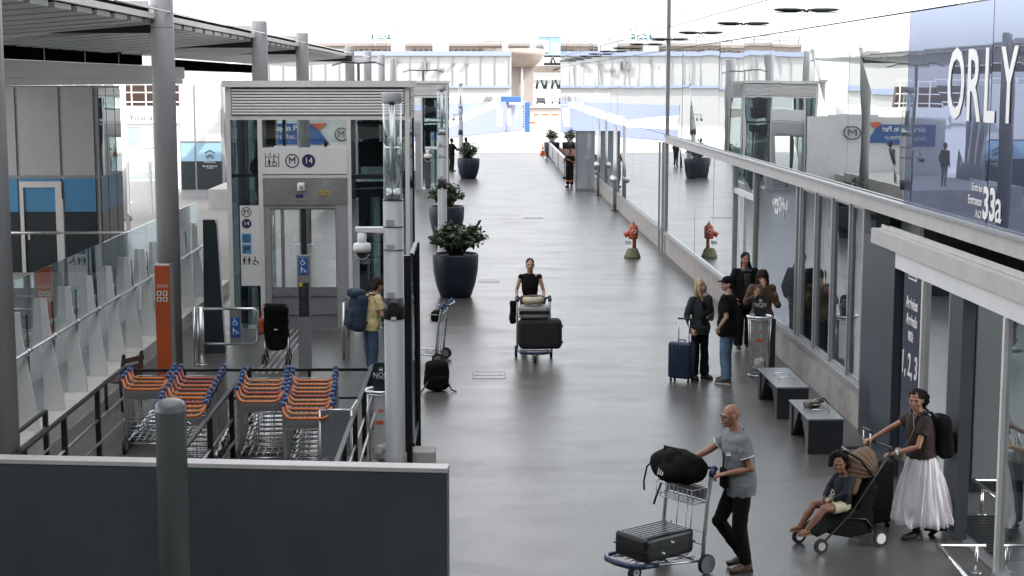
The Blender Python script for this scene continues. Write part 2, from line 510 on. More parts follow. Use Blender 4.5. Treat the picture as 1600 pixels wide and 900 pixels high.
for k in range(len(ED) - 1):
    q.box(XF + rr.uniform(0, .003), ED[k] + .008, 5.70, XF + .02, ED[k + 1] - .008, 6.31)
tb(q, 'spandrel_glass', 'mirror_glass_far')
q = MB()
for k in range(len(ED) - 1):
    for z in (8.71, 11.1, 13.5, 15.9):
        q.box(XF + rr.uniform(0, .003), ED[k] + .008, z + .008, XF + .02, ED[k + 1] - .008, z + 2.38)
tb(q, 'upper_glazing', 'mirror_glass_far')
core = MB(); core.box(XF + .06, 21.6, 3.3, 30, 100, 18.4); core.box(XF + .5, 19.2, 3.3, 30, 21.6, 18.4); core.box(XF + .06, 32.4, .3, 30, 100, 3.3)
core.box(8.6, 19.2, 0, 30, 32.4, 3.3); core.box(XF+.06, -6, 0, 8.6, 6.5, 18.4)
tb(core, 'wall', 'pale_concrete')
q = MB(); q.box(XF - .6, -6, 18.4, 30, 100.1, 18.8); tb(q, 'roof', 'grey_paint')
# transom: two metal bands
q = MB(); q.box(XF - .06, 7, 3.12, XF + .05, 44.05, 3.30); tb(q, 'transom', 'transom_grey')
q = MB(); q.box(XF - .10, 7, 3.30, XF + .05, 44.05, 3.335); tb(q, 'transom_lip', 'window_frame'); q = MB(); q.box(XF - .003, 44.1, 3.125, XF + .05, 100, 3.335); tb(q, 'transom_glass', 'mirror_glass_far')
# plinth and sill
q = MB(); q.box(XF - .02, 19.8, 0, XF + .05, 100, SILL - .10); tb(q, 'plinth', 'concrete')
q = MB(); q.box(XF - .07, 21.0, SILL - .10, XF + .05, 44, SILL - .03); q.box(XF - .04, 21.0, SILL - .03, XF + .04, 44, SILL); q.box(XF - .05, 45, SILL - .10, XF + .05, 100, SILL - .02)
tb(q, 'sill', 'window_frame')
# lower glazing
k = 0
lowE = [32.3, 35.3, 38.3, 41.2, 44.0]
for i in range(4): pane(lowE[i], lowE[i + 1], SILL, 3.12, 'glass_panel', 'mirror_glass', g=.0)
far = [44.6 + 3.08 * i for i in range(18)] + [100]
q = MB()
for i in range(len(far) - 1): q.box(XF + rr.uniform(0, .003), far[i] + .01, SILL, XF + .02, far[i + 1] - .01, 3.12)
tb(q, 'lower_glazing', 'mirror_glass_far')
# big fin mullions
for y, x0, mm in ((44.0, .05, 'window_frame'),):
    q = MB(); q.box(XF - x0, y, .0, XF + .05, y + .09, 12); tb(q, 'fin', mm)
q = MB(); q.box(XF - .08, 44.5, 0, XF - .03, 44.58, 3.1); q.box(XF - .08, 45.3, 0, XF - .03, 45.38, 3.1); tb(q, 'door_jamb', 'window_frame')
# lower mullions
mull = [21.35, 22.17, 23.28, 24.44, 25.6, 25.88, 29.9, 32.3]
for y in mull:
    q = MB(); q.box(XF - .05, y - .035, SILL, XF + .04, y + .035, 3.12); tb(q, 'mullion', 'window_frame')
# white door with rail between 30.0 and 32.3
q = MB()
q.box(XF - .03, 30.04, 2.55, XF + .03, 32.26, 2.66); q.box(XF - .03, 31.1, SILL, XF + .03, 31.18, 2.55); q.box(XF - .03, 30.04, SILL, XF + .03, 32.26, SILL + .08)
tb(q, 'door_frame', 'offwhite_metal')
pane(30.04, 31.1, SILL + .08, 2.55, 'glass_panel', 'mirror_glass', g=.004)
pane(31.18, 32.26, SILL + .08, 2.55, 'glass_panel', 'mirror_glass', g=.004)
pane(30.04, 32.26, 2.66, 3.12, 'glass_panel', 'mirror_glass', g=.004)
# navy screen with the wayfinding text
scr = MB(); scr.box(XF - .012, 25.93, SILL, XF + .03, 29.2, 3.11)
scr = tb(scr, 'sign_screen', 'navy_screen')
pane(29.2, 29.86, SILL, 3.12, 'glass_panel', 'shop_glass', g=.0)
def ftext(s, size, y, z, name='lettering', m='letter_white', x=XF - .014, sx=1, par=None, align='LEFT', bold=0, ext=.003):
    return text(s, size, name, m, par or T, (x, y, z), (0, -1, 0), ZU, ext=ext, align=align, sx=sx, bold=bold)
q = MB(); q.box(XF - .018, 27.62, 2.50, XF - .0125, 27.92, 2.76); tb(q, 'pictogram', 'letter_white', scr)
q = MB(); q.M = Matrix.Translation((0, -.63, 0)); q.prism([(28.50, 2.60), (28.44, 2.585), (28.40, 2.545), (28.37, 2.545), (28.385, 2.60), (28.30, 2.61), (28.30, 2.64), (28.385, 2.645), (28.37, 2.71), (28.40, 2.71), (28.44, 2.655), (28.50, 2.64)], 'x', XF - .021, XF - .0181); tb(q, 'pictogram', 'navy_film', scr)
SCR_TEXT = True
# shop windows: panes and white panels with grey bars inside
for i in range(4):
    y0, y1 = mull[i] + .035, mull[i + 1] - .035
    f = MB(); w = .045
    f.box(XF - .02, y0, SILL, XF + .025, y0 + w, 3.12); f.box(XF - .02, y1 - w, SILL, XF + .025, y1, 3.12)
    f.box(XF - .02, y0 + w, SILL, XF + .025, y1 - w, SILL + w); f.box(XF - .02, y0 + w, 3.12 - w, XF + .025, y1 - w, 3.12)
    f = tb(f, 'window', 'window_frame')
    pane(y0 + w, y1 - w, SILL + w, 3.12 - w, 'pane', 'shop_glass', f, g=.0)
q = MB(); q.box(5.95, 20.8, .05, 6.0, 26.5, 3.1); tb(q, 'inner_wall', 'pale_grey_panel')
q = MB()
for z in (.95, 1.32, 1.69, 2.06, 2.43, 2.80): q.box(5.90, 22.6, z, 5.949, 23.5, z + .06); q.box(5.90, 24.7, z, 5.949, 26.1, z + .06)
tb(q, 'blind_bars', 'bench_side')
q = MB(); q.box(5.80, 21.75, 2.0, 5.949, 22.55, 3.1); q.box(5.6, 21.8, .6, 5.8, 22.5, 1.25); q.box(5.55, 21.9, 1.5, 5.9, 22.5, 1.54); tb(q, 'inner_cabinet', 'dark_frame')
q = MB(); q.box(5.8, 23.6, 0, 5.949, 24.3, 1.6); tb(q, 'inner_counter', 'bench_top')
q = MB(); q.box(XF+.06, 19.8, .0, 8.6, 32.4, .012); q.box(PX0 + .06, 8, .005, 22, 17.98, .012); tb(q, 'inner_floor', 'bench_top')

# ---- ORLY lettering on the navy film
for ch, (y0, y1), (z0, z1) in (('O', (17.80, 17.22), (4.38, 5.24)), ('R', (17.08, 16.66), (4.39, 5.22)), ('L', (16.50, 16.18), (4.39, 5.22)), ('Y', (16.10, 15.55), (4.39, 5.22)), ('4', (15.05, 14.45), (4.39, 5.22))):
    continue
    xs = [v.co.y for v in o.data.vertices]; zs = [v.co.z for v in o.data.vertices]
    a0, a1, c0, c1 = max(xs), min(xs), min(zs), max(zs)
    for v in o.data.vertices:
        v.co = Vector((-.005 + v.co.x * .6, y0 + (v.co.y - a0) / (a1 - a0) * (y1 - y0) - 16, z0 + (v.co.z - c0) / (c1 - c0) * (z1 - z0)))
NG = XF - .006
def fit(s, yA, yB, z0, z1, par=T, x=NG, m='letter_white', bold=.01):
    o = text(s, 1.0, 'lettering', m, par, (0, 0, 0), (0, -1, 0), ZU, ext=.003, align='LEFT', world=False, bold=bold)
    ys = [v.co.y for v in o.data.vertices]; zs = [v.co.z for v in o.data.vertices]
    a0, a1, c0, c1 = max(ys), min(ys), min(zs), max(zs)
    L = wm(par).translation
    for v in o.data.vertices:
        v.co = Vector((x - L.x + v.co.x, yA + (v.co.y - a0) / (a1 - a0) * (yB - yA) - L.y, z0 + (v.co.z - c0) / (c1 - c0) * (z1 - z0) - L.z))
    return o
def onF(px, py, X=XF): return AtX(px, py, X)
def fitpx(s, xa, xb, ya, yb, X=NG, **k):
    """place lettering on the facade plane where the photo shows it"""
    c = AtX((xa + xb) / 2, (ya + yb) / 2, X); A = AtX(xa, (ya + yb) / 2, X); B = AtX(xb, (ya + yb) / 2, X)
    t = AtX((xa + xb) / 2, ya, X); bt = AtX((xa + xb) / 2, yb, X)
    return fit(s, A.y, B.y, bt.z, t.z, x=X, **k)
for ch, xa, xb, ya, yb in (('O', 1481, 1507, 74, 187), ('R', 1512, 1534, 76, 190), ('L', 1539, 1556, 74, 192), ('Y', 1563, 1590, 72, 193), ('4', 1612, 1640, 70, 196)): fitpx(ch, xa, xb, ya, yb, bold=.012)
XQ = XF - .016
for s_, xa, xb, ya, yb in (('\u2190', 1206.5, 1211.5, 310, 323), ('Orly 4', 1217, 1230.5, 309, 341)):
    fitpx(s_, xa, xb, ya, yb, X=XQ, bold=.008)
fitpx('Entr\u00e9e', 1519, 1535, 287, 299); fitpx('Entrance', 1513, 1534, 306, 320); fitpx('\u5165\u53e3', 1523, 1533, 328, 341)
fitpx('33', 1536, 1555, 292, 345, bold=.03); fitpx('a', 1555, 1565, 311, 349, bold=.005)

# ---- entrance portal
PX0 = 5.08
P = thing('entrance_portal', 'grey steel entrance portal with pale canopy edge at the right', 'entrance', (PX0, 17.5, 0))
def pb(mb, name, m, par=None, **k): return mb.build(name, m, par or P, world=True, **k)
q = MB(); q.box(PX0, 18.78, 0, XF - .08, 19.79, 2.80); q.box(XF - .079, 18.78, 0, XF + .3, 21.2, 2.80); pb(q, 'jamb', 'portal_dark')
q = MB(); q.box(PX0 - .04, 12.0, 2.805, XF - .09, 19.82, 2.99); pb(q, 'canopy_edge', 'canopy_metal')
q = MB(); q.box(PX0 + .08, 12.0, 2.995, XF - .1, 19.7, 3.02); q.box(PX0 + .06, 12.0, 2.995, PX0 + .078, 19.7, 3.045); pb(q, 'canopy_top', 'canopy_metal')
q = MB(); q.box(PX0 + .0, 12.0, 2.60, XF + .25, 18.775, 2.80); pb(q, 'ceiling', 'white_paint')
q = MB(); q.box(PX0 + .10, 18.42, 0, XF + .2, 18.778, 2.598); pb(q, 'dark_reveal', 'black_metal')
XS = PX0 + .02
sgn = MB(); sgn.box(XS, 17.56, .02, XS + .05, 18.415, 2.598); sgn = pb(sgn, 'sign_panel', 'navy_film')
XT = XS - .004
def pfit(s, xa, xb, ya, yb, bold=.01, m='letter_white'):
    A, B = AtX(xa, (ya + yb) / 2, XT), AtX(xb, (ya + yb) / 2, XT); t, b2 = AtX((xa + xb) / 2, ya, XT), AtX((xa + xb) / 2, yb, XT)
    o = fit(s, A.y, B.y, b2.z, t.z, par=P, x=XT, bold=bold, m=m); o.parent = sgn; return o
pfit('Arriv\u00e9es', 1416, 1434, 465, 484); pfit('Arrivals', 1416, 1433, 492, 510); pfit('\u5230\u8fbe', 1419, 1427, 518, 534)
pfit('1, 2, 3', 1410, 1433, 552, 595, bold=.014)
A = AtX(1422, 387, XT); Bt = AtX(1433, 441, XT)
q = MB(); q.M = Matrix.Translation((XT - .002, 0, 0)); yc, zc = (A.y + Bt.y) / 2, (A.z + Bt.z) / 2; hy, hz = abs(A.y - Bt.y) / 2, abs(A.z - Bt.z) / 2
q.rbox((0, yc, zc), (.004, hy * 2, hz * 2), r=.002); pb(q, 'pictogram', 'letter_white', sgn)
q = MB(); k_ = hy
q.prism([(yc + .8 * k_, zc + .35 * k_), (yc + .55 * k_, zc - .05 * k_), (yc - .75 * k_, zc - .45 * k_), (yc - .85 * k_, zc - .28 * k_), (yc - .3 * k_, zc + .0 * k_), (yc - .1 * k_, zc + .7 * k_), (yc + .1 * k_, zc + .75 * k_), (yc + .15 * k_, zc + .15 * k_), (yc + .6 * k_, zc + .45 * k_)], 'x', XT - .008, XT - .0045)
q.box(XT - .008, yc - .8 * k_, zc - .95 * k_, XT - .0045, yc + .8 * k_, zc - .8 * k_); pb(q, 'pictogram', 'navy_film', sgn)
q = MB(); q.box(PX0 - .02, 17.50, 0, PX0 + .08, 17.555, 2.598); pb(q, 'mullion', 'offwhite_metal')
q = MB(); q.box(PX0 + .03, 16.56, .05, PX0 + .05, 17.50, 2.59); pb(q, 'glass_pane', 'mirror_glass')
q = MB(); q.box(PX0, 16.50, 0, PX0 + .08, 16.56, 2.598); pb(q, 'mullion', 'window_frame')
q = MB(); q.box(PX0 - .01, 16.05, 0, PX0 + .12, 16.50, 2.598); pb(q, 'door_post', 'portal_dark')
q = MB(); q.box(PX0 + .12, 18.0, .1, 8.5, 18.1, 2.598); pb(q, 'vestibule_wall', 'vestibule_paint')
q = MB(); q.box(PX0 + .13, 17.985, 0.02, 8.5, 17.999, .15); pb(q, 'skirting', 'bench_side')
for xx in (6.0,):
    q = MB(); q.box(xx - .15, 17.985, .15, xx - .138, 17.999, 2.598); pb(q, 'panel_joint', 'bench_side')
q = MB(); q.box(PX0 - .02, 14.72, 0, PX0 + .08, 14.78, 2.598); pb(q, 'mullion', 'offwhite_metal')
q = MB(); q.box(PX0 + .02, 12, .02, PX0 + .04, 14.72, 2.59); pb(q, 'glass_pane', 'door_glass')
q = MB(); q.box(PX0 - .05, 12, .004, PX0 + .06, 14.72, .1); pb(q, 'threshold', 'window_frame')
g_ = MB()
for i in range(26): g_.box(PX0 + .2, 15.3 + i * .064, .014, 6.6, 15.3 + i * .064 + .03, .03)
pb(g_, 'floor_grating', 'bench_side')
# guard rails of bent pipe on the floor by the doors
def guard(pts, leg, label, r=.022):
    c = Vector(pts[0]); t = thing('guard_rail', label, 'guard rail', (c.x, c.y, .004), 0, 'low bent pipe guard rails by the doors')
    q = MB(); q.tube(pts, r, 10); q.build('rail', 'chrome', t, world=True)
    q = MB()
    for l_ in leg:
        q.cyl((l_[0], l_[1], .01), (l_[0] + .0, l_[1], l_[2]), r * .8)
    q.build('leg', 'chrome', t, world=True)
    q = MB()
    for l_ in leg: q.cyl((l_[0], l_[1], .004), (l_[0], l_[1], .02), .06)
    q.build('foot', 'steel', t, world=True)
z = .28
guard([G(1512, 905, z), G(1467, 852, z), G(1540, 853, z)], [tuple(G(1526, 853, z))], 'low chrome pipe guard rail at the bottom right corner by the glass door')
z = .3
guard([G(1558, 778, z), G(1521, 750, z), G(1570, 751, z)], [tuple(G(1535, 764, z))], 'low chrome pipe guard rail standing inside the open doorway')
z = .45
guard([G(1352, 735, z), G(1317, 699, z), G(1350, 700, z)], [tuple(G(1320, 702, z))], 'low chrome pipe guard rail behind the child in the stroller')

# floodlights sticking out of the facade
L0 = thing('facade_floodlight', 'blade shaped floodlight on the facade, nearest of the row', 'floodlight', (XF, 25.7, 5.98), 0, 'floodlights in a row along the mirror facade')
q = MB()
secs = [(-.09, .05, .030), (-.16, .085, .034), (-.34, .10, .032), (-.48, .09, .024), (-.53, .05, .012)]
q.loft([(Vector((x, 0, .012 * (-x * 2))), Vector((0, a, 0)), Vector((0, 0, b))) for x, a, b in secs], 14)
q.build('lamp_body', 'dark_slate', L0)
q = MB(); q.cbox((-.32, 0, -.03), (.34, .12, .012)); q.build('lamp_lens', 'bench_side', L0)
q = MB(); q.tube([(0, 0, -.02), (-.04, 0, .012), (-.1, 0, 0)], .018, 8); q.build('arm', 'black_metal', L0)
q = MB(); q.tube([(-.05 + .035 * math.cos(a), 0, -.055 + .04 * math.sin(a)) for a in [i * math.pi / 6 for i in range(12)]], .006, 6, closed=True); q.build('cable_loop', 'black_metal', L0)
ords = ['second', 'third', 'fourth', 'fifth', 'sixth', 'seventh', 'eighth', 'ninth', 'tenth', 'eleventh', 'twelfth']
for i in range(11):
    dup(L0, (XF, 25.7 + 6.03 * (i + 1), 5.98), label='blade shaped floodlight on the facade, %s along the row' % ords[i])
# ================================================================ LEFT SIDE
# ---- round canopy columns
CX = -5.1
cols = [(16.6, 'leftmost big round grey column cut by the picture edge'), (26.0, 'tall round grey column right behind the orange totem'), (37.6, 'round grey column rising over the left end of the lift'),
        (46.8, 'round grey column rising behind the lift, third past the totem'), (64.4, 'grey canopy column behind the right part of the lift roof'), (75.0, 'grey canopy column just right of the double arm lamp'),
        (86, 'second to last grey canopy column in the far row'), (97.6, 'last and smallest grey canopy column in the far row')]
for i, (y, lb) in enumerate(cols):
    t = thing('canopy_column', lb, 'column', (CX, y, 0), 0, 'round grey columns carrying the canopy')
    q = MB(); q.lathe([(.187, 0.02), (.187, 6.2), (.18, 6.25)], n=40); q.build('shaft', 'column_paint', t)
    q = MB(); q.lathe([(.24, 0), (.24, .02)], n=32); q.build('base_plate', 'steel', t)
    if y < 27:
        q = MB(); q.lathe([(.1885, 5.70), (.1885, 5.708)], n=32); q.build('joint_ring', 'bench_side', t)

# ---- louvred canopy roof
mat('slat', (.58, .61, .61), .45, .1, .1, .8, stretch=(.3, 1, 1))
C_ = thing('louvred_canopy', 'slatted metal canopy roof over the left side', 'canopy', (CX, 30, 5.7))
def cb(mb, name, m, **k): return mb.build(name, m, C_, world=True, **k)
def soff(x): return 5.77 + (x + 5.1) * .08
q = MB(); y = 9.0
while y < 74:
    if not (26.0 < y < 27.4 or 37.4 < y < 38.2):
        q.v += [Vector(p) for p in ((-8.6, y, soff(-8.6)), (-5.25, y, soff(-5.25)), (-5.25, y + .80, soff(-5.25)), (-8.6, y + .80, soff(-8.6)),
                (-8.6, y, soff(-8.6) + .07), (-5.25, y, soff(-5.25) + .07), (-5.25, y + .80, soff(-5.25) + .07), (-8.6, y + .80, soff(-8.6) + .07))]
        b = len(q.v) - 8
        q.f += [tuple(i + b for i in f) for f in ((3, 2, 1, 0), (4, 5, 6, 7), (0, 1, 5, 4), (1, 2, 6, 5), (2, 3, 7, 6), (3, 0, 4, 7))]; q.sm += [False] * 6
    y += 1.1
cb(q, 'soffit_slats', 'slat')
q = MB()
for y0, y1 in ((8.8, 25.6), (25.61, 37.2), (37.21, 46.4), (46.41, 63.5)):
    q.box(-8.6, y0, 5.92, -5.25, y1, 6.0)
cb(q, 'roof_deck', 'matte_black')
q = MB()
for y0, y1 in ((8.8, 25.7), (26.4, 37.3), (38.0, 46.5), (47.2, 64.0)):
    q.box(-5.24, y0, 5.84, -5.17, y1, 5.93)
    q.box(-5.8, y1 - .08, 5.98, -5.25, y1, 6.12); q.box(-6.6, y1, 5.86, -5.17, y1 + .1, 6.06)
cb(q, 'edge_beam', 'offwhite_metal')
for y in (26.15, 37.6, 46.9, 64.3):
    q = MB(); q.box(-8.6, y - .12, 5.62, -5.0, y + .12, 5.85); cb(q, 'cross_beam', 'dark_frame')
q = MB()
q.tube([(-4.95, 8, 5.95), (-4.95, 75, 5.95)], .012, 6); cb(q, 'safety_cable', 'chrome')
q = MB(); q.box(-8.75, 8, 5.25, -8.62, 41.2, 5.60); cb(q, 'clerestory', 'matte_black')
q = MB(); q.box(-8.75, 44, 5.15, -8.62, 64, 5.45); cb(q, 'clerestory', 'matte_black')
q = MB()
for i in range(9): q.box(-8.615, 12 + 3.3 * i, 5.25, -8.6, 12.06 + 3.3 * i, 5.50)
cb(q, 'clerestory_mullion', 'bench_side')
# beige beam in front of the kiosks
B_ = thing('roof_beam', 'long pale beige roof beam above the grey and blue kiosk', 'beam', (-8.8, 30, 5))
q = MB(); q.box(-9.2, 8, 4.90, -8.6, 47, 5.24); q.build('fascia', 'offwhite_metal', B_, world=True)
q = MB(); q.box(-9.2, 8, 4.76, -8.66, 47, 4.897); q.build('gutter', 'offwhite_metal', B_, world=True)
q = MB(); q.box(-13, 8, 5.0, -9.2, 47, 5.1); q.build('roof_deck', 'white_paint', B_, world=True)

# ---- kiosk buildings
def kiosk(name, label, x0, x1, y, depth, edges, zt, zb, zd, z0, mats, door=None, sidep=None):
    t = thing(name, label, 'kiosk', ((x0 + x1) / 2, y, 0))
    b = lambda mb, nm, m, par=None: mb.build(nm, m, par or t, world=True)
    q = MB(); q.box(x0, y + .05, 0, x1, y + depth, zt); b(q, 'core', 'window_frame')
    for i in range(len(edges) - 1):
        a, c = edges[i] + .04, edges[i + 1] - .04
        for (za, zc, mm, nm) in ((zb + .05, zt - .03, mats[0], 'upper_panel'), (zd, zb - .03, mats[1], 'blue_panel'), (z0, zd, mats[2], 'dark_panel')):
            q = MB(); q.box(a, y, za, c, y + .049, zc); b(q, nm, mm)
    if door:
        a, c = door; q = MB()
        q.box(a, y - .05, 0, a + .09, y - .002, zb - .1); q.box(c - .16, y - .05, 0, c, y - .002, zb - .1); q.box(a + .09, y - .05, zb - .25, c - .16, y - .002, zb - .1)
        f = b(q, 'door_frame', 'offwhite_metal')
        q = MB(); q.tube([(a + .2, y - .06, 1.0), (a + .2, y - .1, 1.0), (a + .32, y - .1, 1.0)], .012); q.cbox((a + .2, y - .055, .92), (.05, .01, .16)); b(q, 'door_handle', 'chrome', f)
    return t
Y1 = 40.0
kx = lambda px, Y: AtY(px, 300, Y).x
K1 = kiosk('kiosk', 'tall kiosk with grey top, mid blue band and dark base left of the second column', kx(-60, Y1), kx(156, Y1), Y1, 2.6, [kx(-60, Y1), kx(30, Y1), kx(98, Y1), kx(152, Y1)], 4.72, 2.42, 1.55, 0, ('pale_grey_panel', 'sky_blue_paint', 'dark_slate'), (kx(30, Y1) + .02, kx(98, Y1) - .02))
q = MB(); xs = kx(156, Y1)
for i, (a, c) in enumerate(((.12, .85), (.92, 1.8), (1.87, 2.55))):
    for za, zc, mm in ((2.45, 4.65, 'mirror_glass'), (1.55, 2.40, 'sky_blue_paint'), (.05, 1.55, 'dark_slate')):
        q = MB(); q.box(xs + .002, Y1 + a, za, xs + .02, Y1 + c, zc); q.build('side_pane', mm, K1, world=True)
Y2 = 65.0
K2 = kiosk('kiosk', 'white and pale blue kiosk with dark base left of the lift', kx(283, Y2), kx(352, Y2), Y2, 3, [kx(283, Y2), kx(307, Y2), kx(349, Y2)], 4.72, 2.33, 1.56, .4, ('white_paint', 'pale_blue_paint', 'dark_slate'))
for s_, py, h in (('Parking V\u00e9los', 253.2, .10), ('Ile-de-France', 259.5, .13), ('mobilit\u00e9s', 262.5, .08)):
    c = AtY(328, py, Y2 - .01); text(s_, h * .85, 'lettering', 'letter_white', K2, c, XR, ZU, ext=.002)
c = AtY(328, 246, Y2 - .01)
q = MB(); q.tube([(c.x - .2, c.y, c.z + .18), (c.x, c.y, c.z + .3), (c.x + .2, c.y, c.z + .18)], .018, 6)
for sx in (-.1, .1): q.tube([(c.x + sx + .06 * math.cos(a), c.y, c.z + .02 + .06 * math.sin(a)) for a in [i * math.pi / 6 for i in range(12)]], .012, 5, closed=True)
q.tube([(c.x - .1, c.y, c.z + .02), (c.x - .03, c.y, c.z + .12), (c.x + .07, c.y, c.z + .12), (c.x, c.y, c.z + .03), (c.x - .05, c.y, c.z + .1)], .01, 5)
q.build('pictogram', 'ink', K2, world=True)
# white hoarding, lattice and thin pole in the sun behind the kiosks
H1 = thing('hoarding', 'white site hoarding in bright sun behind the kiosk', 'hoarding', (-16, 84, 0))
q = MB(); q.box(-26, 84, 0, -8.5, 84.3, 3.5); q.build('hoarding_panel', 'white_paint', H1, world=True)
q = MB(); q.box(-26, 83.94, 2.55, -8.5, 83.99, 2.6); q.build('rail', 'steel', H1, world=True)
text('Your airport', .45, 'lettering', 'ink', H1, AtY(236, 184, 83.9), XR, ZU)
S1 = thing('lattice_fence', 'white lattice fence on top of the hoarding seen left of the column', 'fence', (-16, 84.1, 3.5))
q = MB()
for i in range(14): q.box(-22 + i * .75, 84.1, 3.5, -21.94 + i * .75, 84.16, 5.0)
for z in (3.7, 4.2, 4.9): q.box(-22, 84.17, z, -12, 84.2, z + .06)
q.build('bars', 'white_paint', S1, world=True)
q = MB(); q.box(-22, 86, 3.5, -12.5, 86.4, 4.6); q.build('back_screen', 'wood_dark', S1, world=True)
for px, lb in ((192, 'slim white round post beside the blue kiosk corner'),):
    c = G(px, 235); m_ = MB(); c = Vector((AtY(px, 300, 55).x, 55, 0)); m_.M = Matrix.Translation(c)
    t = thing('white_post', lb, 'post', tuple(c)); q = MB(); q.cyl((0, 0, 0), (0, 0, 4.8), .2, n=24); q.build('shaft', 'white_paint', t); q = MB(); q.cyl((0, 0, 0), (0, 0, .15), .28, n=24); q.build('base', 'grey_paint', t)

# ---- glass balustrade with white fins
mat_mirror('balustrade_glass', 0, (.85, .90, .92), .20, wave=.004, transp=True, see=(.85, .91, .92))
XB = -6.08
L_ = thing('glass_balustrade', 'tall glass balustrade with white fins and a steel handrail at the left', 'balustrade', (XB, 22, 0))
def lb_(mb, name, m, **k): return mb.build(name, m, L_, world=True, **k)
q = MB(); q.box(-7.6, 10, 0, -5.72, 36.2, .26); lb_(q, 'plinth', 'pale_concrete')
q = MB(); q.box(-7.6, 10, .26, XB - .5, 36.2, .40); lb_(q, 'kerb', 'pale_concrete')
ys = [12.0 + 1.30 * k for k in range(18)]
for i in range(len(ys) - 1):
    q = MB(); q.box(XB, ys[i] + .012, .28, XB + .014, ys[i + 1] - .012, 2.24); lb_(q, 'glass_panel', 'balustrade_glass')
for i, y in enumerate(ys):
    q = MB(); q.box(XB - .01, y - .011, .28, XB + .02, y + .011, 1.72); lb_(q, 'joint', 'dark_frame')
for i in range(len(ys) - 1):
    y = ys[i] + .66
    q = MB(); q.prism([(XB + .02, .262), (XB + .30, .262), (XB + .30, .36), (XB + .12, 1.50), (XB + .10, 1.84), (XB + .02, 1.84)], 'y', y - .02, y + .02); lb_(q, 'fin', 'white_paint')
    q = MB(); q.tube([(XB + .15, y, 1.27), (XB + .20, y, 1.27), (XB + .20, y, 1.33)], .014); q.cyl((XB + .20, y - .09, 1.33), (XB + .20, y + .09, 1.33), .033, n=10); lb_(q, 'rail_bracket', 'steel')
q = MB(); q.cyl((XB + .20, 12, 1.33), (XB + .20, 34.4, 1.33), .024, n=12); lb_(q, 'handrail', 'brushed_steel')
# a second handrail and glass line in front of the kiosk
R2 = thing('glass_balustrade', 'low glass balustrade with round top rail in front of the blue kiosk', 'balustrade', (-8.6, 34, 0))
yk = 37.5
q = MB(); q.cyl((-13, yk, 1.25), (AtY(220, 300, yk).x, yk, 1.25), .035, n=10); q.build('handrail', 'steel', R2, world=True)
for px in (95, 199):
    x = AtY(px, 300, yk).x; q = MB(); q.box(x - .045, yk - .03, 0, x + .045, yk + .03, 2.05 if px < 150 else 1.65); q.build('fin', 'white_paint', R2, world=True)
R3 = thing('glass_balustrade', 'far glass balustrade on a white kerb between kiosk and column', 'balustrade', (-12, 56, 0))
q = MB(); q.box(-15.5, 57, .5, -11.3, 57.15, 1.25); q.build('kerb', 'white_paint', R3, world=True)
q = MB(); q.box(-15.5, 57.05, 1.30, -11.3, 57.07, 3.2); q.build('glass_panel', 'balustrade_glass', R3, world=True)
q = MB(); q.cyl((-15.5, 57.0, 2.45), (-11.3, 57.0, 2.45), .03); q.build('handrail', 'white_paint', R3, world=True)
for i in range(3):
    x = AtY(200 + i * 35, 300, 54).x; q = MB(); q.box(x - .04, 54, .3, x + .04, 54.1, 2.1); q.build('fin', 'white_paint', R3, world=True)

# ---- banner wall seen through the upper lift window
W1 = thing('banner_wall', 'white wall with a blue advertising banner and orange triangle behind the lift', 'banner', (-7.8, 70, 0))
q = MB(); q.box(-10.4, 70.05, 0, -4.2, 70.2, 3.3); q.build('wall', 'white_paint', W1, world=True)
a, b_ = AtY(395, 226, 70), AtY(511, 193, 70)
q = MB(); q.box(a.x, 70.0, a.z, b_.x - .5, 70.045, b_.z); q.prism([(b_.x - .499, a.z), (b_.x + .1, a.z), (b_.x - .499, b_.z - .1)], 'y', 70, 70.045); q.build('banner', 'sign_blue', W1, world=True)
mat('red_orange', (.7, .13, .04), .45, 0, .1, 2)
q = MB(); q.prism([(b_.x - .72, b_.z), (b_.x - .0, b_.z), (b_.x - .36, b_.z - .3)], 'y', 69.96, 69.995); q.build('triangle', 'red_orange', W1, world=True)
text('airway in Paris', .34, 'lettering', 'letter_white', W1, AtY(446, 200.5, 69.98), XR, ZU, bold=.008)
text('airport chat.com', .30, 'lettering', 'letter_white', W1, AtY(446, 213.5, 69.98), XR, ZU)
def ring_logo(par, c, r, mring, s_, mtext, size, filled=False, face=XR, world=True, dd=(0, -.006, 0)):
    c = Vector(c); f = Vector(face); q = MB()
    if filled: q.loft([(c + Vector(dd) * .2, f * r, Vector((0, 0, r))), (c + Vector(dd), f * r, Vector((0, 0, r)))], 32)
    else: q.tube([c + f * r * math.cos(a) + Vector((0, 0, r * math.sin(a))) for a in [i * math.pi / 16 for i in range(32)]], r * .085, 6, closed=True)
    q.build('roundel', mring, par, world=world)
    text(s_, size, 'lettering', mtext, par, c + Vector(dd) * 1.3, face, ZU, ext=.002, bold=0)
ring_logo(W1, AtY(533.5, 210, 69.97), .28, 'ink', 'M', 'ink', .42)

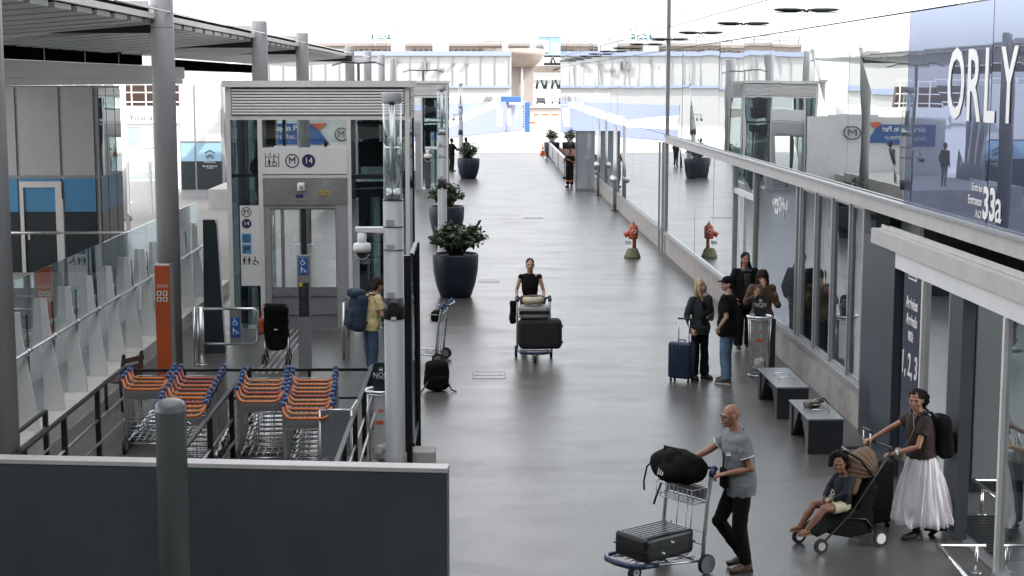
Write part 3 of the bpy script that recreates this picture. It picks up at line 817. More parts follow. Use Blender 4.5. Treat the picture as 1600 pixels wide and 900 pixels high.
# ---- lifts
mat_mirror('lift_glass', 0, (.8, .86, .86), .14, wave=.01, transp=True, see=(.66, .74, .74))
mat_mirror('dark_glass', 0, (.7, .76, .78), .12, wave=.01, transp=True, see=(.60, .66, .67))
def lift(label, x0, x1, y0, y1, detail):
    t = thing('lift_tower', label, 'lift', ((x0 + x1) / 2, y0, 0))
    b = lambda mb, nm, m, par=None, **k: mb.build(nm, m, par or t, world=True, **k)
    zT = 4.83; zL = 4.10
    px = lambda p: x0 + (p - 355) / 285 * (x1 - x0)
    zz = lambda py: EYE - (py - 126) / 80.3                # z of a front row of the photo at 30.5 m
    # roof and louvre band
    q = MB(); q.box(x0 - .05, y0 - .06, zT - .1, x1 + .04, y1 + .05, zT + .02); b(q, 'roof', 'offwhite_metal')
    q = MB(); q.box(x0, y0 + .02, zL, x1, y1, zT - .1); b(q, 'louvre_box', 'offwhite_metal')
    q = MB()
    for i in range(9):
        z = zL + .1 + i * .056
        q.add([(px(365), y0 + .015, z), (px(632), y0 + .015, z), (px(632), y0 - .012, z + .006), (px(365), y0 - .012, z + .006), (px(365), y0 - .006, z + .036), (px(632), y0 - .006, z + .036), (px(365), y0 + .015, z + .044), (px(632), y0 + .015, z + .044)], [(0, 1, 2, 3), (3, 2, 5, 4), (4, 5, 7, 6)])
    b(q, 'louvre_slats', 'offwhite_metal')
    q = MB(); q.box(px(364), y0 + .012, zL + .08, px(633), y0 + .019, zL + .62); b(q, 'louvre_void', 'dark_frame')
    q = MB(); q.box(x1 - .002, y0 + .35, zL + .04, x1 + .004, y1 - .2, zL + .62); b(q, 'side_void', 'dark_frame')
    q = MB()
    for i in range(10): q.box(x1 + .003, y0 + .3, zL + .06 + i * .056, x1 + .03, y1 - .15, zL + .085 + i * .056)
    b(q, 'side_louvres', 'offwhite_metal')
    # frame uprights
    for a, c in ((355, 362), (404, 411), (543, 549)):
        q = MB(); q.box(px(a), y0, 0, px(c), y0 + .1, zL); b(q, 'upright', 'offwhite_metal')
    q = MB(); q.box(x1 - .08, y0, 0, x1, y0 + .1, zL); b(q, 'upright', 'offwhite_metal')
    for y in (y0 + .0, y1 - .1):
        if y > y0: q = MB(); q.box(x1 - .08, y, 0, x1, y + .1, zL); b(q, 'upright', 'bench_side'); q = MB(); q.box(x0, y, 0, x0 + .08, y + .1, zL); b(q, 'upright', 'offwhite_metal')
    q = MB(); q.box(x1 - .05, y0 + .2, 0, x1 - .01, y0 + .3, zL); b(q, 'guide_rail', 'dark_frame')
    # glass walls
    q = MB(); q.box(px(362), y0 + .04, .1, px(404), y0 + .06, zL); b(q, 'glass_wall', 'dark_glass')
    q = MB(); q.box(px(549), y0 + .04, .1, x1 - .08, y0 + .06, zL); b(q, 'glass_wall', 'dark_glass')
    q = MB(); q.box(x1 - .04, y0 + .1, .1, x1 - .02, y1 - .1, zL); b(q, 'glass_wall', 'lift_glass')
    q = MB(); q.box(x0 + .02, y0 + .1, .1, x0 + .04, y1 - .1, zL); b(q, 'glass_wall', 'dark_glass')
    q = MB(); q.box(px(362), y1 - .06, 0.1, px(404), y1 - .04, zL); q.box(px(549), y1 - .06, .1, x1 - .08, y1 - .04, zL); b(q, 'rear_glass', 'lift_glass')
    # shaft machinery
    q = MB(); q.box(px(362), y0 + .02, zz(275), px(404), y0 + .09, zz(270)); b(q, 'crossbar', 'black_metal'); q = MB(); q.box(px(549), y0 + .02, zz(278), x1 - .08, y0 + .09, zz(271)); b(q, 'crossbar', 'black_metal')
    q = MB()
    q.cyl((px(572), y0 + .9, zz(205)), (px(572), y0 + 1.1, zz(205)), .22, n=20); q.box(px(556), y0 + .8, zz(262), px(596), y0 + 1.2, zz(222))
    q.box(px(585), y0 + .7, zz(262), px(590), y0 + .8, zL); q.box(px(556), y0 + .5, zz(195), px(600), y0 + .55, zz(190)); q.box(px(562), y0 + .9, zz(222), px(566), y0 + 1, zL)
    q.sph((px(578), y0 + 1.0, zz(240)), (.2, .18, .3), 12, 8)
    b(q, 'hoist_machine', 'bench_side')
    q = MB(); q.box(px(552), y0 + .6, zz(310), px(600), y0 + 1.6, zz(285)); q.box(px(556), y0 + .7, 0.05, px(575), y0 + 1.5, zz(310)); q.box(px(590), y0 + .6, 0.05, px(596), y0 + .7, zz(285)); b(q, 'car_frame', 'bench_side')
    q = MB(); q.box(px(366), y0 + .5, .05, px(378), y0 + .7, zL); q.box(px(392), y0 + .8, .05, px(400), y0 + 1.0, zL); q.cyl((px(400), y0 + .6, zz(262)), (px(400), y0 + .8, zz(262)), .2, n=16); b(q, 'shaft_rail', 'portal_dark')
    # centre bay
    q = MB(); q.box(px(411), y0 + .04, zz(228), px(543), y0 + .055, zL); b(q, 'glass_wall', 'clear_glass')
    q = MB(); q.box(px(411), y1 - .055, zz(228), px(543), y1 - .04, zL); b(q, 'rear_glass', 'clear_glass')
    q = MB(); q.box(px(438), y0 + .5, zz(228), px(443), y0 + .58, zL); q.box(px(411), y0 + .6, zz(228), px(426), y0 + .9, zz(185)); b(q, 'shaft_rail', 'dark_frame')
    sg = MB(); sg.box(px(411), y0 - .02, zz(270), px(543), y0 + .03, zz(229)); sg = b(sg, 'sign_panel', 'sign_white')
    q = MB(); q.box(px(411), y0 - .01, zz(271), px(543), y0 + .035, zz(270)); b(q, 'sign_edge', 'ink'); q = MB(); q.box(px(411), y0 + .0, zz(276.3), px(543), y0 + .09, zz(271.2)); b(q, 'crossbar', 'offwhite_metal')
    hd = MB(); hd.box(px(411), y0 - .01, zz(318), px(543), y0 + .04, zz(276)); hd = b(hd, 'header_panel', 'brushed_steel')
    ft = y0 - .022
    if detail:
        def P(p, py, d=0): return Vector((px(p), ft - d, zz(py)))
        q = MB()                                        # lift pictogram frame
        q.tube([P(416, 238), P(416, 259)], .008, 6); q.tube([P(436.5, 238), P(436.5, 259)], .008, 6); q.tube([P(417, 243.5), P(435, 243.5)], .006, 6); q.tube([P(417, 258), P(435, 258)], .006, 6)
        for p0, d in ((423, 1), (429.5, -1)):
            q.tube([P(p0, 238), P(p0, 242)], .006, 5); q.tube([P(p0 - 1.6, 240 - d * 1), P(p0, 240 - d * 2.5), P(p0 + 1.6, 240 - d * 1)], .006, 5)
        q.sph(P(421.5, 246.5), .014, 8, 6); q.tube([P(421.5, 248.5), P(421.5, 252)], .022, 8); q.tube([P(421.5, 252), P(421.5, 257)], .014, 8)
        q.sph(P(428.5, 246.8), .012, 8, 6); q.tube([P(428.5, 248), P(429, 252), P(432, 252.2), P(433.4, 256)], .009, 6)
        q.tube([P(429.2 + 3.0 * math.cos(a), 253.6 + 3.2 * math.sin(a)) for a in [R(-60 - 24 * i) for i in range(11)]], .007, 6)
        b(q, 'pictogram', 'ink', sg)
        ring_logo(t, P(457.5, 249.5), 10 / 80.3, 'ink', 'M', 'ink', .19)
        ring_logo(t, P(483, 249.5), 10.3 / 80.3, 'ink_navy', '14', 'letter_white', .165, filled=True)
        q = MB(); q.rbox(P(471, 290, .05), (.15, .1, .17), r=.035); b(q, 'loudspeaker', 'white_plastic', hd)
        q = MB(); q.cyl(P(472, 291, .1), P(472, 291, .105), .04, n=20); b(q, 'speaker_grille', 'grey_paint', hd)
        q = MB(); q.box(px(461), ft - .03, zz(311), px(479), ft, zz(297.5)); f = b(q, 'display', 'brushed_steel', hd)
        q = MB(); q.box(px(462.5), ft - .034, zz(307), px(474), ft - .0305, zz(301.5)); b(q, 'screen', 'ink_navy', f)
        q = MB(); q.cyl(P(453, 299), P(453, 299, .015), .03); b(q, 'sensor', 'bench_top', hd)
        for cx, cz in ((500, 300), (507, 299), (512.5, 301)):
            q = MB(); q.tube([P(cx + 3.4 * math.cos(a), cz + 3.6 * math.sin(a), .002) for a in [i * math.pi / 6 for i in range(12)]], .009, 5, closed=True); b(q, 'sticker', 'yellow_sticker', hd)
    # doors
    q = MB(); q.box(px(411), y0 + .03, zz(324), px(536), y0 + .09, zz(318)); q.box(px(411), y0 + .03, .0, px(421), y0 + .09, zz(324)); q.box(px(524.5), y0 + .0, 0, px(543), y0 + .09, zz(318)); b(q, 'door_surround', 'window_frame')
    for (a, c), st in (((421, 469), 437), ((477, 524), None)):
        q = MB(); w = 1.2
        q.box(px(a), y0 + .05, zz(450), px(a + w), y0 + .08, zz(324)); q.box(px(c - w), y0 + .05, zz(450), px(c), y0 + .08, zz(324)); q.box(px(a), y0 + .05, .03, px(c), y0 + .08, zz(448)); q.box(px(a + w), y0 + .05, zz(326), px(c - w), y0 + .08, zz(324))
        if st: q.box(px(st), y0 + .045, zz(448), px(st + 5.5), y0 + .085, zz(326))
        dr = b(q, 'door', 'bench_top')
        q = MB(); q.box(px(a + w), y0 + .06, zz(448), px(c - w), y0 + .07, zz(326)); b(q, 'door_pane', 'clear_glass', dr)
        if detail:
            h = MB(); h.tube([(px(a + 5), y0 + .03, zz(335)), (px(a + 5), y0 + .0, zz(338)), (px(a + 5), y0 + .0, zz(380)), (px(a + 5), y0 + .03, zz(382))], .012) if st else None
            if st: b(h, 'door_handle', 'steel', dr)
    q = MB(); q.box(px(469), y0 + .03, .03, px(477), y0 + .09, zz(324)); b(q, 'door_post', 'dark_frame'); q = MB(); q.box(px(421.5), y0 + .082, .04, px(523.5), y0 + .10, zz(451)); b(q, 'kick_panel', 'portal_dark')
    q = MB(); q.box(px(421), y0 + .02, .66, px(524), y0 + .045, .70); q.box(px(421), y0 + .02, .3, px(524), y0 + .045, .315); b(q, 'kick_rail', 'steel')
    q = MB(); q.box(px(412), y1 - .1, .03, px(543), y1 - .04, .12); b(q, 'rear_panel', 'window_frame')
    q = MB(); q.box(x0 - .02, y0 - .03, .004, x1 + .02, y1, .03); b(q, 'sill', 'steel')
    if detail:
        s2 = MB(); s2.box(px(374.5), y0 - .03, zz(445), px(405), y0 - .002, zz(319)); s2 = b(s2, 'sign_panel', 'sign_white')
        ft2 = y0 - .032
        def Q(p, py, d=0): return Vector((px(p), ft2 - d, zz(py)))
        ring_logo(t, Q(384.5, 329), 7.2 / 80.3, 'ink', 'M', 'ink', .14)
        ring_logo(t, Q(384.5, 347), 7.4 / 80.3, 'ink_navy', '14', 'letter_white', .11, filled=True)
        for i, py in enumerate((370, 387)):
            q = MB(); q.cbox(Q(384, py), (.18, .008, .18)); ic = b(q, 'blue_icon', 'sky_blue_paint', s2)
            q = MB()
            if i == 0:
                q.tube([Q(384 + 4.6 * math.cos(a), py + 4.6 * math.sin(a), .006) for a in [i_ * math.pi / 8 for i_ in range(16)]], .006, 5, closed=True); q.tube([Q(384, py - 1, .006), Q(384, py + 3, .006)], .009, 6); q.sph(Q(384, py - 2.8, .006), .01, 6, 5)
            else: q.box(px(380), ft2 - .008, zz(py + 4.5), px(382.5), ft2 - .005, zz(py - 4.5)); q.box(px(384), ft2 - .008, zz(py + 1), px(388), ft2 - .005, zz(py - 4))
            b(q, 'icon_mark', 'ink', ic)
        q = MB()
        for cx in (379.5, 387.5):
            q.sph(Q(cx, 399.3), .012, 8, 6); q.tube([Q(cx, 401), Q(cx, 405.5)], .024, 8); q.tube([Q(cx, 405), Q(cx, 411)], .014, 8)
        q.tube([Q(383.4, 398), Q(383.4, 412)], .004, 5); q.sph(Q(396.5, 399.5), .012, 8, 6); q.tube([Q(396.5, 401), Q(397, 406), Q(400, 406), Q(401.5, 410)], .01, 6)
        q.tube([Q(396.5 + 3.2 * math.cos(a), 408 + 3.2 * math.sin(a)) for a in [R(-60 - 24 * i) for i in range(11)]], .007, 6)
        b(q, 'pictogram', 'ink', s2)
    return t
lx0, lx1 = AtY(355, 300, 30.5).x, AtY(640, 300, 30.5).x
lift('glass lift tower with louvred top and a white metro 14 sign', lx0, lx1, 30.5, 33.0, True)
lift('second glass lift tower further back, behind the slim camera mast', lx0, lx1 + .05, 70.5, 73.5, False)

# ---- camera masts with glass tube lamp
def mast(loc, label):
    t = thing('light_mast', label, 'light mast', loc, 0, 'grey masts with glass lamp tube and dome camera')
    q = MB(); q.lathe([(.14, 0), (.14, .3), (.122, .32), (.122, 3.42)], n=32); q.build('pole', 'column_paint', t)
    q = MB()
    for z in (3.42, 3.10, 2.82, 1.98): q.lathe([(.125, z), (.125, z + .012)], n=32)
    q.build('joint_ring', 'bench_side', t)
    for z in (3.16, 2.86, 2.28): q = MB(); q.cbox((-.03, -.118, z), (.10, .015, .07)); q.build('service_hatch', 'column_paint', t)
    q = MB(); q.lathe([(.127, 1.98), (.127, 2.24)], n=32); q.build('speaker_band', 'dark_frame', t)
    q = MB(); q.cyl((0, -.125, 2.12), (0, -.135, 2.12), .075, n=24); q.build('speaker_grille', 'black_plastic', t)
    q = MB(); q.cbox((0, -.128, 2.00), (.06, .01, .03)); q.build('name_plate', 'sign_white', t)
    q = MB(); q.cyl((0, 0, 3.43), (0, 0, 4.63), .035, n=12); q.cyl((0, 0, 4.05), (0, 0, 4.06), .11, n=20); q.cyl((0, 0, 3.43), (0, 0, 3.56), .09, n=20)
    for a in range(4): q.cyl((.1 * math.cos(a * 1.57), .1 * math.sin(a * 1.57), 3.43), (.1 * math.cos(a * 1.57), .1 * math.sin(a * 1.57), 4.63), .006, n=6)
    q.build('lamp_core', 'steel', t)
    q = MB(); q.lathe([(.113, 3.44), (.113, 4.62)], n=32); q.build('glass_tube', 'clear_glass', t)
    q = MB(); q.lathe([(.12, 4.60), (.122, 4.61), (.122, 4.70), (.11, 4.715)], n=32); q.build('cap', 'column_paint', t)
    q = MB(); q.prism([(-.08, 3.02), (-.45, 3.04), (-.46, 3.10), (-.08, 3.10)], 'y', -.045, .045); q.build('camera_arm', 'white_plastic', t, bevel=.01)
    c = MB(); c.lathe([(.055, 2.88), (.055, 3.03)], (-.38, 0, 0), 20); c.lathe([(.10, 2.80), (.11, 2.84), (.10, 2.90), (.06, 2.91)], (-.38, 0, 0), 24); c = c.build('camera_housing', 'white_plastic', t)
    q = MB(); q.sph((-.38, 0, 2.80), (.075, .075, .075), 20, 12); q.build('camera_dome', 'black_plastic', c)
    q = MB(); q.tube([(-.38 + .088 * math.cos(a), 0, 2.80 + .095 * math.sin(a)) for a in [R(-160 + 14 * i) for i in range(11)]], .008, 6); q.build('dome_guard', 'white_plastic', c)
    return t
m1 = mast((AtY(615, 400, 18.9).x, 18.9, 0), 'nearest grey mast with glass lamp tube and white dome camera')
dup(m1, (AtY(691, 300, 42.0).x, 42.0, 0), label='slim grey camera mast standing behind the nearest big planter')
dup(m1, (AtY(720, 260, 84).x, 84, 0), label='small distant camera mast beside the two people in black')

# ---- screen of dark posts and glass edge-on near the mast
S_ = thing('wind_screen', 'tall narrow glass wind screen with black posts next to the nearest mast', 'screen', (-.8, 19.8, 0))
q = MB(); q.box(-.90, 19.15, 0, -.80, 19.24, 2.72); q.build('post', 'black_metal', S_, world=True)
q = MB(); q.box(-.815, 20.55, 0, -.745, 20.64, 2.74); q.build('post', 'black_metal', S_, world=True)
q = MB(); q.box(-.80, 19.24, .35, -.785, 20.55, 2.70); q.build('glass_panel', 'shop_glass', S_, world=True)
q = MB(); q.box(-.82, 19.24, 2.70, -.77, 20.55, 2.74); q.box(-.82, 19.24, .3, -.77, 20.55, .35); q.build('rail', 'black_metal', S_, world=True)
c = G(664, 727)
K_ = thing('concrete_block', 'pale concrete footing block at the foot of the black screen post', 'block', (c.x, c.y, 0)); 
q = MB(); q.box(-.20, 0, .004, .13, .35, .17); q.build('block', 'pale_concrete', K_, bevel=.012)
q = MB(); q.box(-.26, .05, .004, -.201, .3, .17); q.build('end_cap', 'concrete', K_, bevel=.01)

# ---- foreground wall and post
a0, a1 = AtY(-120, 712 - 3, 13.45), AtY(698, 732, 12.95)
W_ = thing('panel_wall', 'dark green grey panel wall with pale coping across the bottom left', 'wall', (a1.x, a1.y, 0))
ang = math.degrees(math.atan2(a1.y - a0.y, a1.x - a0.x)); W_.rotation_euler = (0, 0, R(ang)); Lw = (a1 - a0).length
q = MB(); q.box(-Lw, 0, 0, 0, .16, a1.z - .045); q.build('panel', 'wall_panel', W_)
q = MB(); q.box(-Lw, -.006, a1.z - .04, .004, .17, a1.z); q.build('coping', 'transom_grey', W_, bevel=.004)
q = MB(); q.box(-Lw, .01, a1.z - .045, 0, .15, a1.z - .04); q.build('shadow_gap', 'black_metal', W_)
c = AtY(266, 628, 12.55)
Bo = thing('round_bollard', 'thick round grey post with domed top in front of the dark panel wall', 'post', (c.x, 12.55, 0))
q = MB(); q.lathe([(.125, 0), (.125, 2.185), (.128, 2.19), (.128, 2.20), (.125, 2.205), (.124, 2.235), (.112, 2.262), (.085, 2.282), (.04, 2.294), (.002, 2.297)], n=40); q.build('shaft', 'dark_post', Bo)
q = MB(); q.tube([(.125, 0, 2.10), (.15, 0, 2.09), (.165, .02, 2.07)], .006, 6); q.build('hook', 'chrome', Bo)

# ---- bridge behind the camera, plus an added unseen block to shade the foreground
Br = thing('footbridge', 'covered footbridge the picture is taken from', 'bridge', (0, -2, 3))
q = MB(); q.box(-14, -6, 2.6, 5.2, -.6, 3.0); q.build('deck', 'concrete', Br, world=True)
q = MB(); q.box(-14, -6, 7.2, 5.2, 4.0, 7.7); q.build('roof', 'grey_paint', Br, world=True)  # roof out of view, run further forward to shade the near floor
Tb = thing('rear_shade_block', 'big unseen block added behind the footbridge to shade the foreground', 'building', (0, -14, 0))
q = MB(); q.box(-40, -34, 0, 30, -6.1, 17); q.build('wall', 'bench_side', Tb, world=True)  # dark block added out of view to cut sky light on the foreground
# ================================================================ FAR BACKGROUND
V = Vector
mat('far_white', (.36, .36, .36), .6, 0, .04, .05)
mat('far_blue_band', (.24, .28, .40), .5, 0, .04, .2)
mat('mural_blue', (.125, .15, .27), .5, 0, .08, .2)
mat('car_far', (.29, .29, .30), .5, 0, .05, 1)
mat('strong_blue', (.035, .11, .29), .45, 0, .1, 1)
mat('warm_concrete', (.22, .185, .16), .8, 0, .1, .3, dirt=.3)
mat('pink_concrete', (.25, .215, .205), .8, 0, .1, .3)
Yb = 170
def bx(q, Y, xa, ya, xb, yb, d=.3):
    a, b = AtY(xa, yb, Y), AtY(xb, ya, Y)
    q.box(a.x, Y, a.z, b.x, Y + d, b.z); return q
F1 = thing('white_building', 'long white building with two pale blue bands beyond the walkway', 'building', (-5, Yb, 0))
q = MB(); a, b = AtY(380, 210, Yb), AtY(799, 82, Yb); q.box(a.x, Yb, 0, b.x, Yb + 25, b.z); q.build('wall', 'far_white', F1, world=True)
for (ya, yb) in ((80, 87), (134, 137.5)):
    q = MB(); bx(q, Yb - .3, 380, ya, 799, yb, .28); q.build('band', 'far_blue_band', F1, world=True)
for xa, ya, xb, yb in ((662, 96, 666, 109), (668, 96, 672, 109), (683, 107, 688, 111), (689, 107, 695, 111), (707, 98, 712, 101), (728, 98, 733, 101), (622, 93, 626, 97)):
    q = MB(); bx(q, Yb - .3, xa, ya, xb, yb, .28); q.build('window', 'bench_top', F1, world=True)
q = MB()
for x in range(400, 799, 22): bx(q, Yb - .1, x, 88, x + .5, 133, .09)
q.build('panel_joint', 'car_far', F1, world=True)
q = MB()
for x, w in ((611, 20), (676, 24), (785, 9)): bx(q, Yb + 1, x, 66, x + w, 81, 3)
q.build('rooftop_unit', 'far_white', F1, world=True)
# lower white volume and mural
F2 = thing('low_white_annex', 'low white annex in front of the banded building', 'building', (0, 160, 0))
q = MB(); a = AtY(700, 200, 160); b = AtY(799, 146, 160); q.box(a.x, 160, 0, b.x, 163, b.z); q.build('wall', 'far_white', F2, world=True)
q = MB(); bx(q, 159.8, 760, 151, 769, 156, .18); q.build('window', 'bench_top', F2, world=True)
p0, p1 = G(640, 222), G(823, 203)
M_ = thing('mural_hoarding', 'pale blue site hoarding with white shapes beyond the walkway', 'hoarding', tuple(p0))
dv = (p1 - p0); Lm = dv.length; M_.rotation_euler = (0, 0, math.atan2(dv.y, dv.x))
q = MB(); q.box(0, 0, .05, Lm, .1, 2.9); q.build('panel', 'mural_blue', M_)
q = MB(); q.add([(0, -.03, 1.0), (Lm * .30, -.03, .9), (Lm * .74, -.03, 2.6), (Lm * .66, -.03, 2.9), (Lm * .5, -.03, 2.3), (Lm * .28, -.03, 1.5), (0, -.03, 2.1)], [(0, 1, 5, 6), (1, 2, 4, 5), (2, 3, 4)])
sm = q.build('white_shape', 'white_paint', M_); s = sm.modifiers.new('s', 'SOLIDIFY'); s.thickness = .02
for a, w, z0, z1 in ((.70, .045, .6, 2.3), (.80, .035, .6, 2.2), (.88, .02, .9, 2.1), (.94, .015, .7, 2.1)):
    q = MB(); q.box(Lm * a, -.04, z0, Lm * (a + w), -.005, z1); q.build('white_shape', 'white_paint', M_)
# blue container and gate
c = G(805, 200)
q = MB(); Yc = 150
Bk = thing('blue_container', 'bright blue container above a white roof at the end of the hoarding', 'container', (AtY(800, 150, Yc).x, Yc, 0))
bx(q, Yc, 783, 151, 814, 160, 2.4); q.build('body', 'strong_blue', Bk, world=True)
q = MB(); bx(q, Yc, 795, 160.1, 817, 163, 2.4); q.build('base_frame', 'white_paint', Bk, world=True)
Bg = thing('blue_gate_panel', 'tall bright blue panel closing the end of the hoarding', 'panel', (AtY(823, 180, 149).x, 149, 0))
q = MB(); a, b = AtY(820, 198, 149), AtY(828, 160, 149); q.box(a.x, 149, 0, b.x, 149.3, b.z); q.build('panel', 'strong_blue', Bg, world=True)
q = MB()
for i in range(9): bx(q, 148.8, 816.5, 165 + i * 4, 818.5, 167 + i * 4, .1)
q.build('rack', 'dark_frame', Bg, world=True)
# red and white barriers
def barrier(px, py, label):
    c = G(px, py); t = thing('road_barrier', label, 'barrier', tuple(c), 0, 'red and white barriers at the far end')
    q = MB(); q.box(-.9, -.1, .3, .9, .1, .95); q.build('board', 'white_paint', t)
    q = MB(); q.box(-.5, -.12, .5, .5, -.101, .75); q.build('stripe', 'red_orange', t)
    q = MB(); q.box(-.8, -.3, 0, -.7, .3, .3); q.box(.7, -.3, 0, .8, .3, .3); q.build('feet', 'white_paint', t)
for px, lb in ((840, 'left'), (853, 'middle'), (868, 'right')): barrier(px, 187, lb + ' one of the three red and white barriers at the far road')
c = G(824, 201)
for i, (px, py, lb) in enumerate(((820, 201, 'left'), (829, 201, 'right'))):
    barrier(px, py, lb + ' red and white barrier at the foot of the blue panel')
# end fence wall (pale) behind the barriers
Ef = thing('pale_site_wall', 'long pale low wall closing the road at the far end', 'wall', (8, 215, 0))
q = MB(); q.box(0, 215, 0, 40, 215.4, 1.2); q.build('wall', 'pink_concrete', Ef, world=True)
q = MB(); q.box(0, 214.9, 1.2, 40, 215.5, 1.3); q.build('coping', 'white_paint', Ef, world=True)
# viaduct
Yv = 235
V_ = thing('road_viaduct', 'elevated road viaduct with parapet crossing behind the white building', 'viaduct', (0, Yv, 0))
def vz(px): return AtY(px, 0, Yv).x
def zz_(py, Y=Yv): return AtY(700, py, Y).z
q = MB(); q.box(vz(340), Yv, zz_(82), vz(828), Yv + 9, zz_(70)); q.build('deck', 'warm_concrete', V_, world=True)
q = MB(); q.box(vz(340), Yv - .3, zz_(72), vz(828), Yv - .01, zz_(67.5)); q.build('edge_band', 'pink_concrete', V_, world=True)
q = MB()
for i in range(110):
    x = vz(345) + i * (vz(826) - vz(345)) / 109; q.box(x, Yv - .3, zz_(67), x + .07, Yv - .2, zz_(56 + 5 * (i / 109)))
q.tube([(vz(345), Yv - .2, zz_(56)), (vz(826), Yv - .2, zz_(61))], .05, 5); q.tube([(vz(345), Yv - .2, zz_(62)), (vz(826), Yv - .2, zz_(65))], .04, 5)
q.build('parapet_railing', 'bench_top', V_, world=True)
# curving end with fascia seen lower right
cx, cy = vz(826), Yv + 9
q = MB(); n = 24; rad = 9 * 1.0
def arc(r, z): return [(cx + r * math.sin(R(180 - i * 90 / n)) * 1.0, cy - r * math.cos(R(i * 90 / n)), z) for i in range(n + 1)]
A, B2 = [], []
for i in range(n + 1):
    t_ = R(i * 90 / n); A.append(Vector((cx + 3.4 * math.sin(t_), cy - 9 * math.cos(t_), 0)))
vsx = []; fs = []
for p in A: vsx += [Vector((p.x, p.y, zz_(83))), Vector((p.x, p.y, zz_(76))), Vector((cx, cy, zz_(76))), Vector((cx, cy, zz_(83)))]
for i in range(n): 
    for k in range(4): fs.append((4 * i + k, 4 * i + (k + 1) % 4, 4 * i + 4 + (k + 1) % 4, 4 * i + 4 + k))
q.add(vsx, fs, True); q.build('curved_deck', 'warm_concrete', V_, world=True)
q = MB(); cc_ = V((vz(800), Yv + 2, 0)); W1_, W0_ = vz(852) - vz(800), vz(836) - vz(800)
q.loft([(cc_ + V((0, 0, zz_(z_))), V((w_, 0, 0)), V((0, d_, 0))) for z_, w_, d_ in ((104, W0_, 3.5), (96, W0_ * 1.25, 4.3), (86, W1_ * .98, 5.2), (83.5, W1_, 5.4), (79, W1_, 5.4), (78.9, W1_ * .97, 5.2), (76, W1_ * .97, 5.2))], 40)
q.build('belly', 'warm_concrete', V_, world=True)
q = MB()
for i in range(34):
    a_ = R(-100 + i * 4.4); q.cyl((cc_.x + W1_ * .97 * math.sin(a_ + 1.57 - .2), cc_.y - 5.1 * math.cos(a_ + 1.57 - .2), zz_(76)), (cc_.x + W1_ * .97 * math.sin(a_ + 1.37), cc_.y - 5.1 * math.cos(a_ + 1.37), zz_(66)), .05, n=5)
q.tube([(cc_.x + W1_ * .97 * math.sin(t_), cc_.y - 5.1 * math.cos(t_), zz_(66)) for t_ in [R(-60 + 8 * i) for i in range(20)]], .06, 5)
q.build('curved_railing', 'bench_top', V_, world=True)
q = MB()
for i in range(n + 1): p = A[i]; q.box(p.x - .04, p.y - .04, zz_(76), p.x + .04, p.y + .04, zz_(63))
q.tube([(p.x, p.y, zz_(63)) for p in A], .05, 5); q.build('curved_railing', 'steel', V_, world=True)
q = MB(); q.box(vz(799), Yv + 2, 0, vz(834), Yv + 7, zz_(98)); q.build('pier', 'pink_concrete', V_, world=True)
q = MB(); q.cyl((vz(816), Yv + 1.6, 0), (vz(816), Yv + 1.6, zz_(98)), .18, n=10); q.build('pier_pipe', 'white_paint', V_, world=True)
q = MB()
for i in range(40):
    x = 440 + i * 9.3
    if 610 < x < 640 or 676 < x < 700: continue
    q.box(vz(x), Yv - .32, zz_(80.5), vz(x + 5), Yv - .02, zz_(77))
q.build('drain_slots', 'wood_dark', V_, world=True)
# direction sign and speed sign on the viaduct
Sg = thing('road_direction_sign', 'teal green direction sign ORLY 4 on the viaduct parapet', 'road sign', (vz(597), Yv - 1, zz_(66)))
mat('teal_sign', (.01, .11, .13), .4, 0, .05, 3)
q = MB(); bx(q, Yv - 1, 581, 53.8, 612, 61.4, .1); q.build('board', 'teal_sign', Sg, world=True)
q = MB(); bx(q, Yv - 1.1, 583.5, 55, 589.5, 60.5, .05); q.build('pictogram', 'letter_white', Sg, world=True)
text('ORLY 4', .62, 'lettering', 'letter_white', Sg, AtY(601, 57.7, Yv - 1.1), XR, ZU, bold=.02)
q = MB(); bx(q, Yv - .9, 586, 61.4, 587, 72, .1); bx(q, Yv - .9, 606, 61.4, 607, 72, .1); q.build('post', 'steel', Sg, world=True)
Sp = thing('speed_limit_sign', 'round red rimmed speed sign above the teal direction sign', 'road sign', tuple(AtY(611.5, 66, Yv - .7)))
c = AtY(611.7, 47.8, Yv - .7)
q = MB(); q.cyl(c, c + Vector((0, .05, 0)), .38, n=24); q.build('disc', 'sign_white', Sp, world=True)
q = MB(); q.tube([c + Vector((.38 * math.cos(a), -.03, .38 * math.sin(a))) for a in [i * math.pi / 12 for i in range(24)]], .05, 5, closed=True); q.build('rim', 'red_orange', Sp, world=True)
text('50', .4, 'lettering', 'ink', Sp, c + Vector((0, -.04, 0)), XR, ZU)
q = MB(); q.cyl(c + Vector((0, .08, -.38)), c + Vector((0, .08, -1.9)), .03, n=6); q.build('post', 'steel', Sp, world=True)
# gantry and steel bridge with V struts at the end of the street
Yg = 250
Gt = thing('steel_gantry', 'grey steel structure with V shaped struts at the end of the street', 'structure', (AtY(860, 100, Yg).x, Yg, 0))
q = MB(); bx(q, Yg, 834, 103, 1010, 113, 3); q.build('beam', 'warm_concrete', Gt, world=True)
q = MB(); bx(q, Yg - .5, 836, 119, 1010, 124, 3); q.build('lower_beam', 'offwhite_metal', Gt, world=True)
q = MB()
def bar(xa, ya, xb, yb, r, Y=Yg - 1): q.tube([AtY(xa, ya, Y), AtY(xb, yb, Y)], r, 6)
for x in (838, 852, 862, 874, 890, 905): bar(x + 3, 125, x, 139, .22); 
for x in (846, 868, 884): bar(x, 125, x + 5, 139, .22)
q.build('v_strut', 'dark_slate', Gt, world=True)
q = MB()
for i in range(12): bar(852 + i * 8, 100, 856 + i * 8, 88 if i % 2 else 100, .15); bar(856 + i * 8, 88 if i % 2 else 100, 860 + i * 8, 100, .12)
